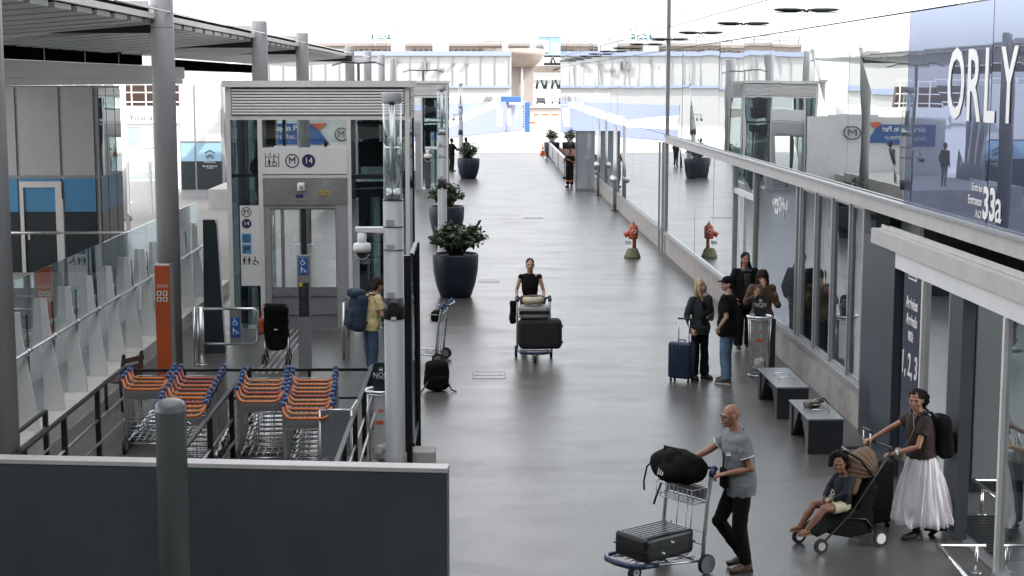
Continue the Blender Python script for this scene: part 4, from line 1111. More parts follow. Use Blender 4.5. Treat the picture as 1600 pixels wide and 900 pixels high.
bar(850, 88, 1000, 88, .15); bar(850, 100, 1000, 100, .2); bar(864, 110, 880, 104, .12); bar(880, 104, 892, 111, .12); q.build('truss', 'dark_slate', Gt, world=True)
q = MB(); bx(q, Yg + 4, 840, 56, 1000, 86, 6); q.build('glass_box', 'pale_blue_paint', Gt, world=True)
q = MB()
for x in (841, 862, 880, 884): bx(q, Yg + 3.8, x, 56, x + .8, 86, .1)
bx(q, Yg + 3.7, 838, 55, 1000, 57, .3); q.build('glass_box_frame', 'offwhite_metal', Gt, world=True)
# scaffold cranes / lattice towers
def tower(px0, px1, Y, label, top=-40):
    a, b = AtY(px0, 60, Y), AtY(px1, 60, Y); t = thing('lattice_tower', label, 'tower', ((a.x + b.x) / 2, Y, 0), 0, 'pale slender towers against the white sky')
    q = MB(); z1 = AtY(px0, top, Y).z
    for x in (a.x, b.x): q.box(x - .09, Y, 0, x + .09, Y + .2, z1)
    q.build('leg', 'tower_grey', t, world=True)
    q = MB(); z = AtY(px0, 80, Y).z; i = 0
    while z < z1: q.box(a.x, Y + .02, z, b.x, Y + .12, z + .15); z += 5.3
    q.build('rung', 'tower_grey', t, world=True)
tower(649, 660, 420, 'leftmost pale lattice tower against the sky'); tower(672, 680, 420, 'pale lattice tower second from the left against the sky')
tower(686, 693, 430, 'pale lattice tower third from the left against the sky'); tower(699, 711, 440, 'rightmost pale lattice tower against the sky', 0)
def hmast(px, pyt, Y, w, label):
    c = AtY(px, pyt, Y); t = thing('floodlight_mast', label, 'light mast', (c.x, Y, 0), 0, 'tall apron floodlight masts')
    q = MB(); q.cyl((0, 0, 0), (0, 0, c.z), .3, .12, n=8); q.build('pole', 'tower_grey', t)
    q = MB(); q.lathe([(w, c.z - .2), (w * .8, c.z + .5)], n=12); q.build('lamp_ring', 'tower_grey', t)
hmast(481, 14, 400, 1.6, 'distant tall floodlight mast left above the lift roof'); hmast(713, 10, 420, 1.4, 'distant tall floodlight mast right of the lattice towers')
hmast(1500, 40, 420, 1.6, 'distant tall floodlight mast far to the right')
# double arm street lamps
def dlamp(px, pyt, Y, arm, label):
    c = AtY(px, pyt, Y); t = thing('street_lamp', label, 'street lamp', (c.x, Y, 0), 0, 'double arm street lamps')
    q = MB(); q.cyl((0, 0, 0), (0, 0, c.z), .06, .045, n=10); q.build('pole', 'dark_slate', t)
    q = MB(); q.tube([(-arm, 0, c.z + .02), (0, 0, c.z - .01), (arm, 0, c.z + .02)], .028, 8); q.build('arm', 'dark_slate', t)
    for s in (-1, 1):
        q = MB(); q.cbox((s * (arm + .12), 0, c.z - .04), (.34, .14, .05), Matrix.Rotation(s * R(18), 3, 'Y')); q.build('lamp_head', 'bench_top', t)
dlamp(560, 98, 52, .58, 'dark double arm street lamp above the lift roof between canopy columns')
dlamp(661, 110, 78, .72, 'smaller dark double arm street lamp in front of the white building')
# trees / cars at end of street : dark parked vehicles
def car(px, py, label, m='bench_side', s=1.0):
    c = G(px, py); t = thing('parked_car', label, 'car', (c.x, c.y, 0), 90, 'cars parked at the far end of the street')
    q = MB(); q.prism([(-2.1, .3), (-2.1, .75), (-1.2, .88), (-.6, 1.4), (.9, 1.42), (1.7, .9), (2.1, .8), (2.15, .3)], 'y', -.85, .85); q.build('body', m, t, bevel=.08)
    q = MB(); q.prism([(-1.05, .9), (-.55, 1.33), (.85, 1.35), (1.5, .92)], 'y', -.87, .87); q.build('windows', 'black_plastic', t)
    for x in (-1.35, 1.35):
        for y in (-.8, .8): q = MB(); q.cyl((x, y - .08, .32), (x, y + .08, .32), .32, n=16); q.build('wheel', 'rubber', t)
mat('car_white', .6, .3, 0, .05, 1); mat('car_silver', .35, .3, .5, .05, 1)
car(845, 163, 'dark car parked at the far end, leftmost of the four'); car(857, 161, 'white car parked at the far end, second from left', 'car_white')
car(869, 162, 'silver car parked at the far end, third from left', 'car_silver'); car(880, 163, 'dark car parked at the far end, half hidden by the facade')
# left far backdrop building behind canopy
Fb = thing('grey_far_building', 'pale building standing behind the canopy at the far left', 'building', (-40, 140, 0))
q = MB(); q.box(-60, 140, 0, -22, 150, 7.0); q.build('wall', 'far_white', Fb, world=True)
q = MB(); q.box(-60, 139.8, 3.8, -22, 139.99, 4.3); q.build('band', 'far_blue_band', Fb, world=True)
# ================================================================ PEOPLE
mat('skin_tan', (.34, .17, .105), .48, 0, .10, 9, bump=.06, bs=200)
mat('skin_light', (.50, .30, .22), .5, 0, .08, 9, bump=.05, bs=200)
mat('skin_brown', (.20, .095, .055), .48, 0, .10, 9, bump=.05, bs=200)
mat('hair_black', (.008, .006, .005), .7, 0, .4, spec=.2, vs_=18, bump=.5, bs=120, stretch=(1, 1, .25))
mat('hair_brown', (.022, .012, .008), .7, 0, .4, spec=.2, vs_=18, bump=.5, bs=120, stretch=(1, 1, .25))
mat('hair_blond', (.42, .30, .17), .5, 0, .35, 22, bump=.5, bs=120, stretch=(1, 1, .2))
mat('shirt_grey', (.20, .225, .24), .85, 0, .12, 12, bump=.35, bs=45)
mat('denim', (.10, .17, .26), .85, 0, .3, 10, bump=.3, bs=90)
mat('denim_dark', (.045, .085, .14), .85, 0, .3, 10, bump=.3, bs=90)
mat('yellow_cloth', (.62, .52, .27), .85, 0, .1, 8, bump=.3, bs=50)
mat('brown_cloth', (.022, .013, .010), .88, 0, .25, 10, bump=.4, bs=60)
mat('tan_jacket', (.09, .052, .03), .85, 0, .4, 14, bump=.5, bs=80)
mat('white_skirt', (.76, .74, .77), .8, 0, .08, 5, bump=.35, bs=20, stretch=(3, 3, .5))
mat('navy_cloth', (.005, .008, .017), .85, 0, .3, 10, bump=.4, bs=60)
mat('green_black', (.018, .024, .025), .8, 0, .3, 10, bump=.4, bs=60)
mat('eye_pale', (.22, .18, .16), .5, 0, .1, 30)
mat('shoe_white', (.50, .48, .46), .6, 0, .2, 30)
mat('shoe_dark', (.018, .015, .014), .55, 0, .3, 20)
mat('shoe_brown', (.10, .065, .05), .6, 0, .4, 25)
mat('lip', (.28, .09, .075), .45, 0, .1, 20)
mat('cream_cloth', (.55, .50, .36), .8, 0, .1, 9, bump=.3, bs=50)
mat('backpack_navy', (.014, .03, .055), .75, 0, .25, 10, bump=.3, bs=110)
mat('khaki_cloth', (.17, .11, .07), .85, 0, .15, 9, bump=.4, bs=50)
mat('red_orange_cloth', (.5, .09, .05), .8, 0, .15, 9)

V = Vector
def skel(h, **ov):
    s = h / 1.75
    J = {'s': s, 'hipc': V((0, 0, .93)) * s, 'chest': V((0, 0, 1.27)) * s, 'neck': V((0, -.005, 1.455)) * s, 'head': V((0, .02, 1.625)) * s}
    for k, x in (('R', 1), ('L', -1)):
        J['sh' + k] = V((.172 * x, 0, 1.40)) * s; J['el' + k] = V((.225 * x, -.03, 1.13)) * s; J['wr' + k] = V((.225 * x, .05, .89)) * s
        J['hp' + k] = V((.088 * x, 0, .90)) * s; J['kn' + k] = V((.095 * x, .015, .49)) * s; J['an' + k] = V((.10 * x, -.02, .085)) * s
        J['toe' + k] = V((.25 * x, 1, 0)); J['hd' + k] = None; J['hn' + k] = None; J['curl' + k] = .35
    for k, v in ov.items():
        J[k] = V(v) * s if k[:2] in ('hi', 'ch', 'ne', 'he', 'sh', 'el', 'wr', 'hp', 'kn', 'an') else (V(v) if isinstance(v, tuple) else v)
    return J
def spine(J, z):
    pts = [(0.80, J['hipc'] + (J['hipc'] - J['chest']).normalized() * .13 * J['s']), (.93, J['hipc']), (1.27, J['chest']), (1.455, J['neck']), (1.60, J['neck'] + (J['neck'] - J['chest']).normalized() * .145 * J['s'])]
    for i in range(len(pts) - 1):
        if z <= pts[i + 1][0] or i == len(pts) - 2:
            t = (z - pts[i][0]) / (pts[i + 1][0] - pts[i][0]); return pts[i][1].lerp(pts[i + 1][1], t), (pts[i + 1][1] - pts[i][1]).normalized()
TOR = {'m': [(.84, .150, .105), (.93, .165, .115), (1.06, .150, .112), (1.20, .160, .118), (1.33, .178, .115), (1.41, .155, .09), (1.455, .085, .065), (1.475, .058, .055)],
       'f': [(.84, .150, .105), (.92, .165, .118), (1.06, .125, .098), (1.20, .140, .120), (1.32, .155, .105), (1.40, .135, .08), (1.45, .075, .06), (1.47, .05, .05)]}
def torso(mb, J, sex, grow=0, z0=.84, z1=1.48, widen=None, n=24):
    side = (J['shR'] - J['shL']).normalized(); secs = []
    S = [q for q in TOR[sex] if z0 < q[0] < z1]
    def at(z):
        T = TOR[sex]
        if z <= T[0][0]: return T[0][1:]
        for a, b in zip(T, T[1:]):
            if z <= b[0]: t = (z - a[0]) / (b[0] - a[0]); return (a[1] + t * (b[1] - a[1]), a[2] + t * (b[2] - a[2]))
        return T[-1][1:]
    S = [(z0,) + tuple(at(z0))] + S + [(z1,) + tuple(at(z1))]
    for z, rx, ry in S:
        c, ax = spine(J, z); f = ax.cross(side).normalized() * -1
        w = widen(z) if widen else 1
        secs.append((c, side * (rx * w + grow) * J['s'], f * (ry * w + grow) * J['s']))
    mb.loft(secs, n)
def limb(mb, pts, rs, n=14, rounded=True):
    mb.tube(pts, rs, n)
    for i, p in enumerate(pts):
        if rounded or 0 < i < len(pts) - 1: mb.sph(p, rs[i] * .985, n, 8)
def hand(mb, w, d, n_, sgn, curl, s):
    d = d.normalized(); n_ = (n_ - d * n_.dot(d)).normalized(); sd = d.cross(n_).normalized() * sgn      # sd points to the thumb side
    for i in range(4):
        o = (1.5 - i) * .0205 * s
        kn = w + d * (.088 - abs(i - 1.2) * .003) * s + sd * o
        mb.tube([w + sd * o * .6 + d * .005, kn], [.015 * s, .0125 * s], 8); mb.sph(kn, .0125 * s, 8, 6)
        p = kn; a = 0; L = (.070, .078, .073, .058)[i] * s
        for k, fr in enumerate((.45, .30, .25)):
            a += curl * (.8 if k == 0 else 1)
            q = p + (d * math.cos(a) + n_ * math.sin(a)) * L * fr
            r0, r1 = (.0090 - .0008 * k) * s, (.0084 - .0008 * k) * s
            mb.tube([p, q], [r0, r1], 8); mb.sph(q, r1, 8, 6); p = q
    b = w + d * .022 * s + sd * .026 * s
    q = b + (d * .62 + sd * .62 + n_ * .45).normalized() * .042 * s
    e = q + (d * .85 + sd * (.35 - curl * .5) + n_ * (.35 + curl * .4)).normalized() * .032 * s
    mb.tube([b, q, e], [.016 * s, .0115 * s, .009 * s], 8); mb.sph(e, .009 * s, 8, 6); mb.sph(b, .016 * s, 8, 6)
def headrot(J): return Matrix.Rotation(R(J.get('yaw', 0)), 3, 'Z') @ Matrix.Rotation(R(J.get('tilt', 0)), 3, 'X') @ Matrix.Rotation(R(J.get('roll', 0)), 3, 'Y')
def head(mb, J, k=1.0):
    c = J['head']; s = J['s'] * k; Q = headrot(J)
    def E(o, r): mb.sph(c + Q @ (V(o) * s), tuple(x * s for x in r), 20, 14, Q)
    E((0, -.012, .030), (.073, .090, .088)); E((0, .020, -.015), (.066, .072, .088)); E((0, .034, -.062), (.044, .050, .050)); E((0, .066, -.094), (.022, .020, .016))
    E((.030, .052, -.030), (.030, .032, .026)); E((-.030, .052, -.030), (.030, .032, .026)); E((0, .074, .022), (.050, .016, .014))
    mb.tube([c + Q @ (V((0, .080, .010)) * s), c + Q @ (V((0, .102, -.026)) * s)], [.009 * s, .0145 * s], 8); mb.sph(c + Q @ (V((0, .099, -.026)) * s), (.017 * s, .014 * s, .012 * s), 10, 8, Q)
    E((0, .086, -.060), (.026, .012, .013))
    for x in (1, -1):
        E((.074 * x, -.005, -.008), (.010, .020, .033))
    mb.tube([J['neck'] - V((0, 0, .05)) * s, J['neck'] + V((0, 0, .02)) * s, c + Q @ (V((0, -.02, -.05)) * s)], [.066 * s, .054 * s, .052 * s], 16)
def face(t, J, k=1.0, eye='ink', brow='hair_black', glasses=False):
    c = J['head']; s = J['s'] * k; Q = headrot(J)
    def P(o): return c + Q @ (V(o) * s)
    for x in (1, -1):
        q = MB(); q.sph(P((.030 * x, .0805, .004)), (.0105 * s, .0048 * s, .0048 * s), 10, 8, Q); q.build('eye_white', 'eye_pale', t)
        q = MB(); q.sph(P((.030 * x, .0835, .004)), (.0065 * s, .005 * s, .0062 * s), 8, 6, Q); q.build('eye', eye, t)
        q = MB(); q.tube([P((.014 * x, .088, .022)), P((.032 * x, .087, .027)), P((.048 * x, .075, .022))], .0036 * s, 6); q.build('eyebrow', brow, t)
    q = MB(); q.tube([P((-.024, .090, -.060)), P((0, .0985, -.057)), P((.024, .090, -.060))], [.003 * s, .0055 * s, .003 * s], 6); q.tube([P((-.020, .089, -.066)), P((0, .0965, -.068)), P((.020, .089, -.066))], [.003 * s, .006 * s, .003 * s], 6); q.build('lips', 'lip', t)
    if glasses:
        q = MB()
        for x in (1, -1):
            q.tube([P((.032 * x + .024 * math.cos(a), .098 - abs(.3 * math.cos(a)) * .01, .004 + .017 * math.sin(a))) for a in [i * math.pi / 8 for i in range(16)]], .0028 * s, 5, closed=True)
            q.tube([P((.056 * x, .094, .010)), P((.079 * x, .03, .010)), P((.079 * x, -.01, .004))], .003 * s, 5)
        q.tube([P((-.010, .100, .008)), P((.010, .100, .008))], .003 * s, 5); q.build('glasses', 'wood_dark', t)
def skin(t, J, m, sex='m', vox=.006, arms='RL', legs='bare', k=1.0, name='body'):
    s = J['s']; q = MB()
    torso(q, J, sex, -.012); head(q, J, k)
    for a, sg in (('R', 1), ('L', -1)):
        sh, el, wr = J['sh' + a], J['el' + a], J['wr' + a]
        u = .046 if sex == 'm' else .039
        limb(q, [sh, sh.lerp(el, .4), el, el.lerp(wr, .3), wr], [u * s, u * .96 * s, u * .80 * s, u * .78 * s, .025 * s])
        limb(q, [sh, J['neck'] - V((0, 0, .03)) * s], [u * .9 * s, .045 * s])
        d = J['hd' + a] or (wr - el); n_ = J['hn' + a] or V((-sg, .2, 0))
        hand(q, wr, d, n_, sg if J.get('flip' + a) is None else J['flip' + a], J['curl' + a], s)
        hp, kn, an = J['hp' + a], J['kn' + a], J['an' + a]
        limb(q, [hp, hp.lerp(kn, .5), kn, kn.lerp(an, .3), an], [.080 * s, .070 * s, .050 * s, .053 * s, .034 * s])
        td = J['toe' + a].normalized()
        q.sph(an - td * .02 * s - V((0, 0, .04 * s)), .035 * s, 10, 8); q.tube([an - td * .02 * s - V((0, 0, .035 * s)), an + td * .13 * s - V((0, 0, .055 * s))], [.036 * s, .025 * s], 10)
    me = remesh(q, vox, 2, .5)
    return link(name, me, m, t)
def cloth(t, name, m, mb, vox=.009, disp=.012, ds=(8, 8, 9), smooth=3, seed=1, par=None, label=None):
    me = remesh(mb, vox, smooth, .5, disp, ds, seed)
    return link(name, me, m, par or t, label=label)
def tee(t, J, m, sex='m', sleeve=.55, hem=.86, grow=.018, name='shirt', loose=1.0, seed=1, sw=.066, long_=False, ztop=1.462):
    s = J['s']; q = MB(); torso(q, J, sex, grow, hem, ztop, widen=lambda z: 1 + (loose - 1) * max(0, min(1, (1.3 - z) / .3)))
    for a in 'RL':
        sh, el, wr = J['sh' + a], J['el' + a], J['wr' + a]
        limb(q, [sh, J['neck'] - V((0, 0, .045)) * s], [sw * .92 * s, .045 * s])
        if long_:
            limb(q, [sh, el, el.lerp(wr, .96)], [sw * s, sw * .86 * s, sw * .66 * s], rounded=False); q.sph(sh, sw * s, 14, 8); q.sph(el, sw * .85 * s, 12, 8)
        elif sleeve > 0:
            q.tube([sh, sh.lerp(el, sleeve)], [sw * s, sw * .98 * s], 16); q.sph(sh, sw * s, 14, 8)
    return cloth(t, name, m, q, seed=seed)
def trousers(t, J, m, sex='m', w=(.092, .066, .056), top=.99, name='trousers', seed=3, to=1.0, disp=.006):
    s = J['s']; q = MB(); torso(q, J, sex, .006, .84, top)
    for a in 'RL':
        hp, kn, an = J['hp' + a], J['kn' + a], J['an' + a]
        e = kn.lerp(an, to)
        q.tube([hp, hp.lerp(kn, .5), kn, kn.lerp(e, .5), e], [w[0] * s, (w[0] * .55 + w[1] * .45) * s, w[1] * s, (w[1] + w[2]) / 2 * s, w[2] * s], 18); q.sph(hp, w[0] * s, 14, 8); q.sph(kn, w[1] * s, 12, 8)
    return cloth(t, name, m, q, seed=seed, disp=disp, ds=(9, 9, 11))
def shoe(t, J, a, m, sole='shoe_white', big=1.0):
    s = J['s'] * big; an = J['an' + a]; td = J['toe' + a].normalized(); sd = td.cross(V((0, 0, 1)))
    zb = an.z - .085 * J['s']
    q = MB(); secs = []
    for y, w, h0 in ((-.065, .026, .05), (-.05, .034, .085), (0, .037, .10), (.05, .040, .075), (.11, .044, .055), (.155, .038, .040), (.18, .022, .025)):
        c = V((an.x, an.y, zb + .018)) + td * y * s + V((0, 0, h0 * s / 2)); secs.append((c, sd * w * s, V((0, 0, h0 * s / 2 + .008))))
    q.loft(secs, 16); o = link('shoe', remesh(q, .006, 2), m, t)
    q = MB(); q.M = Matrix.Translation(V((an.x, an.y, zb))) @ Matrix.Rotation(math.atan2(-td.x, td.y), 4, 'Z')
    pts = [(-.036, -.06), (-.040, 0), (-.046, .08), (-.042, .15), (-.02, .185), (.02, .185), (.042, .15), (.046, .08), (.040, 0), (.036, -.06), (.015, -.078), (-.015, -.078)]
    q.prism([(x * s, y * s) for x, y in pts], 'z', .002, .026); q.build('sole', sole, o)
def hair_cap(q, J, back=.0, k=1.0, grow=.012, low=-.02):
    c = J['head']; s = J['s'] * k; Q = headrot(J)
    q.sph(c + Q @ (V((0, -.024, .045)) * s), ((.074 + grow) * s, (.082 + grow) * s, (.078 + grow) * s), 20, 14, Q)
    q.sph(c + Q @ (V((0, -.045, low)) * s), ((.070 + grow * .8) * s, (.055 + grow) * s, (.07) * s), 18, 12, Q)
def longhair(q, J, length, k=1.0, w=.075, th=.035, front=False, back=-.07):
    c = J['head']; s = J['s'] * k; Q = headrot(J)
    pts = [c + Q @ (V((0, back, .02)) * s), c + Q @ (V((0, back - .012, -.08)) * s), c + Q @ (V((0, back - .005, 0)) * s) + V((0, 0, -length * .6)) * s, c + Q @ (V((0, back - .01, 0)) * s) + V((0, 0, -length)) * s]
    secs = [(p, Q @ V((w * f * s, 0, 0)), Q @ V((0, th * f * s, 0))) for p, f in zip(pts, (1, 1.05, .95, .45))]
    q.loft(secs, 16)
    if front:
        for x in (1, -1):
            P = [c + Q @ (V((.062 * x, -.03, .05)) * s), c + Q @ (V((.076 * x, -.03, -.04)) * s), c + Q @ (V((.080 * x, .0, -.14)) * s), c + Q @ (V((.07 * x, .04, -.24)) * s)]
            q.tube(P, [.020 * s, .026 * s, .026 * s, .012 * s], 10)
def person(label, loc, rz, group=None):
    return thing('person', label, 'person', loc, rz, group)
def strap(t, pts, w, name, m, par=None, th=.004):
    q = MB(); P = [V(p) for p in pts]
    for i in range(len(P) - 1):
        d = (P[i + 1] - P[i]).normalized(); sd = d.cross(V((0, 1, 0)));
        if sd.length < .2: sd = d.cross(V((1, 0, 0)))
    q.tube(P, w, 6); return q.build(name, m, par or t)

def backpack(q, c, sz, lean=0):
    M = Matrix.Rotation(R(lean), 3, 'X')
    q.rbox(c, sz, r=min(sz) * .38, n=4, M=M)
    q.rbox(V(c) + M @ V((0, -sz[1] * .5, -sz[2] * .16)), (sz[0] * .74, sz[1] * .5, sz[2] * .48), r=min(sz) * .2, n=4, M=M)

# ---------------- 1. bald man pushing a luggage trolley (front right)
fm = G(1152, 885)
tA = person('bald man in glasses and grey polo shirt pushing a luggage trolley', (2.60, 15.12, .004), 100)
# local: +Y is his walking direction (towards -X of the scene), +X his right (far side)
J = skel(1.70, hipc=(0, -.02, .93), chest=(0, .02, 1.27), neck=(0, .055, 1.45), head=(0, .10, 1.615), yaw=4, tilt=-4,
         shR=(.172, .02, 1.39), shL=(-.172, .04, 1.39), elR=(.30, .22, 1.20), wrR=(.34, .42, 1.09), elL=(-.25, -.04, 1.12), wrL=(-.13, .19, 1.05),
         hdR=(-.1, 1, -.3), hnR=(0, -.3, -1), hdL=(.15, 1, -.15), hnL=(0, -.3, -1), curlR=.75, curlL=.75,
         hpR=(.088, -.02, .90), knR=(.09, .17, .50), anR=(.08, -.10, .12), hpL=(-.088, -.01, .90), knL=(-.10, .02, .49), anL=(-.10, -.06, .085), toeR=(.1, 1, -.25), toeL=(-.2, 1, 0))
skin(tA, J, 'skin_tan', 'm', .0052)
face(tA, J, brow='skin_tan', glasses=True)
tee(tA, J, 'shirt_grey', 'm', sleeve=.62, hem=.80, grow=.030, loose=1.14, name='polo_shirt', sw=.074)
q = MB(); q.tube([J['neck'] + V((.06 * math.cos(a), .02 + .07 * math.sin(a), -.008 + .014 * math.sin(a + 3.14))) * J['s'] for a in [R(-250 + 32 * i) for i in range(11)]], .014, 8); cloth(tA, 'collar', 'shirt_grey', q, .005, .001)
for a, sg in (('R', 1), ('L', -1)):
    p = J['sh' + a].lerp(J['el' + a], .60); d = (J['el' + a] - J['sh' + a]).normalized()
    q = MB(); q.tube([p - d * .006, p + d * .004], .0745 * J['s'], 20); q.build('cuff_stripe', 'letter_white', tA)
trousers(tA, J, 'black_cloth', 'm', w=(.102, .078, .062))
shoe(tA, J, 'R', 'shoe_brown', 'shoe_dark'); shoe(tA, J, 'L', 'shoe_brown', 'shoe_dark')
q = MB(); q.tube([V((.10, -.08, 1.40)), V((.09, .06, 1.43)), V((.03, .16, 1.30)), V((-.05, .18, 1.15)), V((-.05, .185, 1.03))], .010, 6)
o = q.build('shoulder_strap', 'black_metal', tA)
q = MB(); q.rbox((-.05, .175, .96), (.14, .05, .20), r=.02); q.build('shoulder_bag', 'black_fabric', tA)
q = MB(); q.prism([(0, 0), (.02, .045), (.035, .02), (.05, .05), (.065, .0)], 'y', .158, .162)
q.M = None
lg = MB(); lg.M = Matrix.Translation(V((-.115, .145, 1.20))) @ Matrix.Rotation(R(38), 4, 'Z'); lg.prism([(-.03, 0), (-.01, .045), (.004, .012), (.02, .03), (.035, -.005)], 'y', .008, .012); lg.build('chest_logo', 'letter_white', tA)

# ---------------- 2. woman pushing trolley towards us (centre)
tB = person('woman in black sleeveless top pushing a loaded trolley towards us', (AtY(828, 500, 27.9).x, 27.9, .004), 180)
J = skel(1.70, head=(0, .03, 1.62), yaw=0, tilt=0, elR=(.25, .02, 1.14), wrR=(.25, .25, 1.05), elL=(-.25, .02, 1.14), wrL=(-.25, .25, 1.05), hdR=(0, 1, -.3), hdL=(0, 1, -.3), hnR=(0, -.2, -1), hnL=(0, -.2, -1), curlR=.8, curlL=.8,
         knR=(.10, .1, .5), anR=(.10, .08, .085), knL=(-.1, -.05, .5), anL=(-.10, -.22, .12))
skin(tB, J, 'skin_light', 'f', .007); face(tB, J)
tee(tB, J, 'black_cloth', 'f', sleeve=.12, hem=.95, grow=.014, name='top', sw=.056)
trousers(tB, J, 'black_cloth', 'f', w=(.09, .075, .075))
q = MB(); hair_cap(q, J, grow=.006); longhair(q, J, .34, w=.03, th=.03); cloth(tB, 'hair', 'hair_brown', q, .007, .004, (30, 30, 6))
for a in 'RL': shoe(tB, J, a, 'shoe_white')

# ---------------- 3. blonde woman with suitcase
c3 = G(1094, 592)
tC = person('blonde woman in black jacket looking aside with a navy suitcase', (c3.x - .02, c3.y, .004), 180 + 28)
J = skel(1.64, yaw=48, tilt=0, elR=(.25, -.04, 1.13), wrR=(.24, .10, .90), elL=(-.26, -.02, 1.12), wrL=(-.08, .22, 1.08), hdL=(.9, .5, .15), hnL=(0, -.5, 1), curlL=.35, curlR=.8, hdR=(0, .5, -.8), hnR=(-1, 0, 0),
         anR=(.10, -.02, .085), anL=(-.09, .03, .085))
skin(tC, J, 'skin_light', 'f', .007); face(tC, J, brow='hair_brown')
tee(tC, J, 'black_cloth', 'f', sleeve=0, hem=.82, grow=.014, name='top', loose=1.06)
q = MB(); torso(q, J, 'f', .028, .80, 1.455, widen=lambda z: 1.0 + max(0, (1.2 - z)) * .25)
for a in 'RL':
    limb(q, [J['sh' + a], J['el' + a], J['el' + a].lerp(J['wr' + a], .93)], [.064, .056, .045], rounded=False); q.sph(J['sh' + a], .064, 12, 8)
jk = cloth(tC, 'jacket', 'green_black', q, .009, .01, (8, 8, 7), seed=5)
q = MB(); q.loft([(spine(J, z)[0] + V((0, .112 * J['s'], 0)), V((w, 0, 0)), V((0, .035, 0))) for z, w in ((.85, .075), (1.1, .06), (1.3, .055), (1.36, .05))], 14); cloth(tC, 'top_front', 'black_cloth', q, .007, .004)
trousers(tC, J, 'black_cloth', 'f', w=(.088, .07, .085), to=1.0)
q = MB(); hair_cap(q, J, grow=.012); longhair(q, J, .30, w=.085, th=.045, front=True); cloth(tC, 'hair', 'hair_blond', q, .007, .005, (34, 34, 5))
for a in 'RL': shoe(tC, J, a, 'shoe_dark', 'shoe_dark')
pw = J['wrL'] + V((.10, .09, .04)) * J['s']
Ph = thing('mobile_phone', 'dark mobile phone held in the hand of the blonde woman', 'phone', tuple(tC.matrix_basis @ pw) if False else (0, 0, 0)); bpy.context.view_layer.update()
Ph.location = wm(tC) @ pw; Ph.rotation_euler = (R(35), 0, R(208))
q = MB(); q.rbox((0, 0, 0), (.075, .15, .009), r=.004); q.build('phone_case', 'black_plastic', Ph); q = MB(); q.box(-.034, -.07, .005, .034, .07, .0055); q.build('screen', 'bench_side', Ph)

# ---------------- 4. young man with cap
c4 = G(1136, 600)
tD = person('young man in black cap, black tee shirt and light jeans', (c4.x, c4.y + .05, .004), 90 - 28)
J = skel(1.74, yaw=42, tilt=-2, elR=(.22, -.06, 1.12), wrR=(.19, .06, .92), elL=(-.24, -.06, 1.12), wrL=(-.19, .08, .93), hdR=(-.3, .3, -1), hdL=(.3, .2, -1), anR=(.10, .03, .085), anL=(-.10, -.03, .085), toeR=(.1, 1, 0), toeL=(.0, 1, 0), knR=(.1, .04, .5))
skin(tD, J, 'skin_light', 'm', .007); face(tD, J)
tee(tD, J, 'black_cloth', 'm', sleeve=.75, hem=.78, grow=.028, loose=1.15, sw=.075)
trousers(tD, J, 'denim', 'm', w=(.092, .080, .078), top=.95)
q = MB(); hair_cap(q, J, grow=.006, low=-.035); cloth(tD, 'hair', 'hair_black', q, .007, .004, (40, 40, 40))
s = J['s']; Q = headrot(J); q = MB()
q.sph(J['head'] + Q @ (V((0, -.012, .055)) * s), (.088 * s, .102 * s, .078 * s), 20, 12, Q)
q.loft([(J['head'] + Q @ (V((0, .05, .058)) * s), Q @ V((.075, 0, 0)), Q @ V((0, 0, .010))), (J['head'] + Q @ (V((0, .12, .052)) * s), Q @ V((.066, 0, 0)), Q @ V((0, 0, .007))), (J['head'] + Q @ (V((0, .165, .040)) * s), Q @ V((.035, 0, 0)), Q @ V((0, 0, .004)))], 16)
cloth(tD, 'cap', 'black_fabric', q, .006, .001)
for a in 'RL': shoe(tD, J, a, 'shoe_brown', 'shoe_white', 1.08)

# ---------------- 5. man with long dark hair behind
c5 = G(1158, 548)
tE = person('person with long dark hair in an open black jacket facing us', (c5.x + .06, c5.y + .1, .004), 180 + 10)
J = skel(1.78, yaw=-6, elR=(.27, 0, 1.13), wrR=(.22, .12, .95), elL=(-.27, 0, 1.13), wrL=(-.22, .12, .95))
skin(tE, J, 'skin_tan', 'm', .008); face(tE, J)
tee(tE, J, 'bench_side', 'm', sleeve=0, hem=.86, grow=.012)
tee(tE, J, 'black_cloth', 'm', hem=.76, grow=.030, loose=1.08, name='jacket', sw=.078, long_=True, seed=7, ztop=1.42)
q = MB(); q.loft([(spine(J, z)[0] + V((0, .128 * J['s'], 0)), V((w, 0, 0)), V((0, .030, 0))) for z, w in ((.9, .06), (1.1, .065), (1.3, .07), (1.38, .06))], 14); cloth(tE, 'shirt_front', 'bench_side', q, .007, .003)
trousers(tE, J, 'black_cloth', 'm', w=(.10, .085, .08))
q = MB(); hair_cap(q, J, grow=.010); longhair(q, J, .30, w=.07, th=.035); P = J['head']; q.tube([P + V((-.05, -.05, 0)), P + V((-.10, -.05, -.14)), P + V((-.13, -.04, -.2))], [.04, .035, .015], 8); cloth(tE, 'hair', 'hair_black', q, .007, .005, (30, 30, 6))
for a in 'RL': shoe(tE, J, a, 'shoe_dark', 'shoe_white', 1.08)

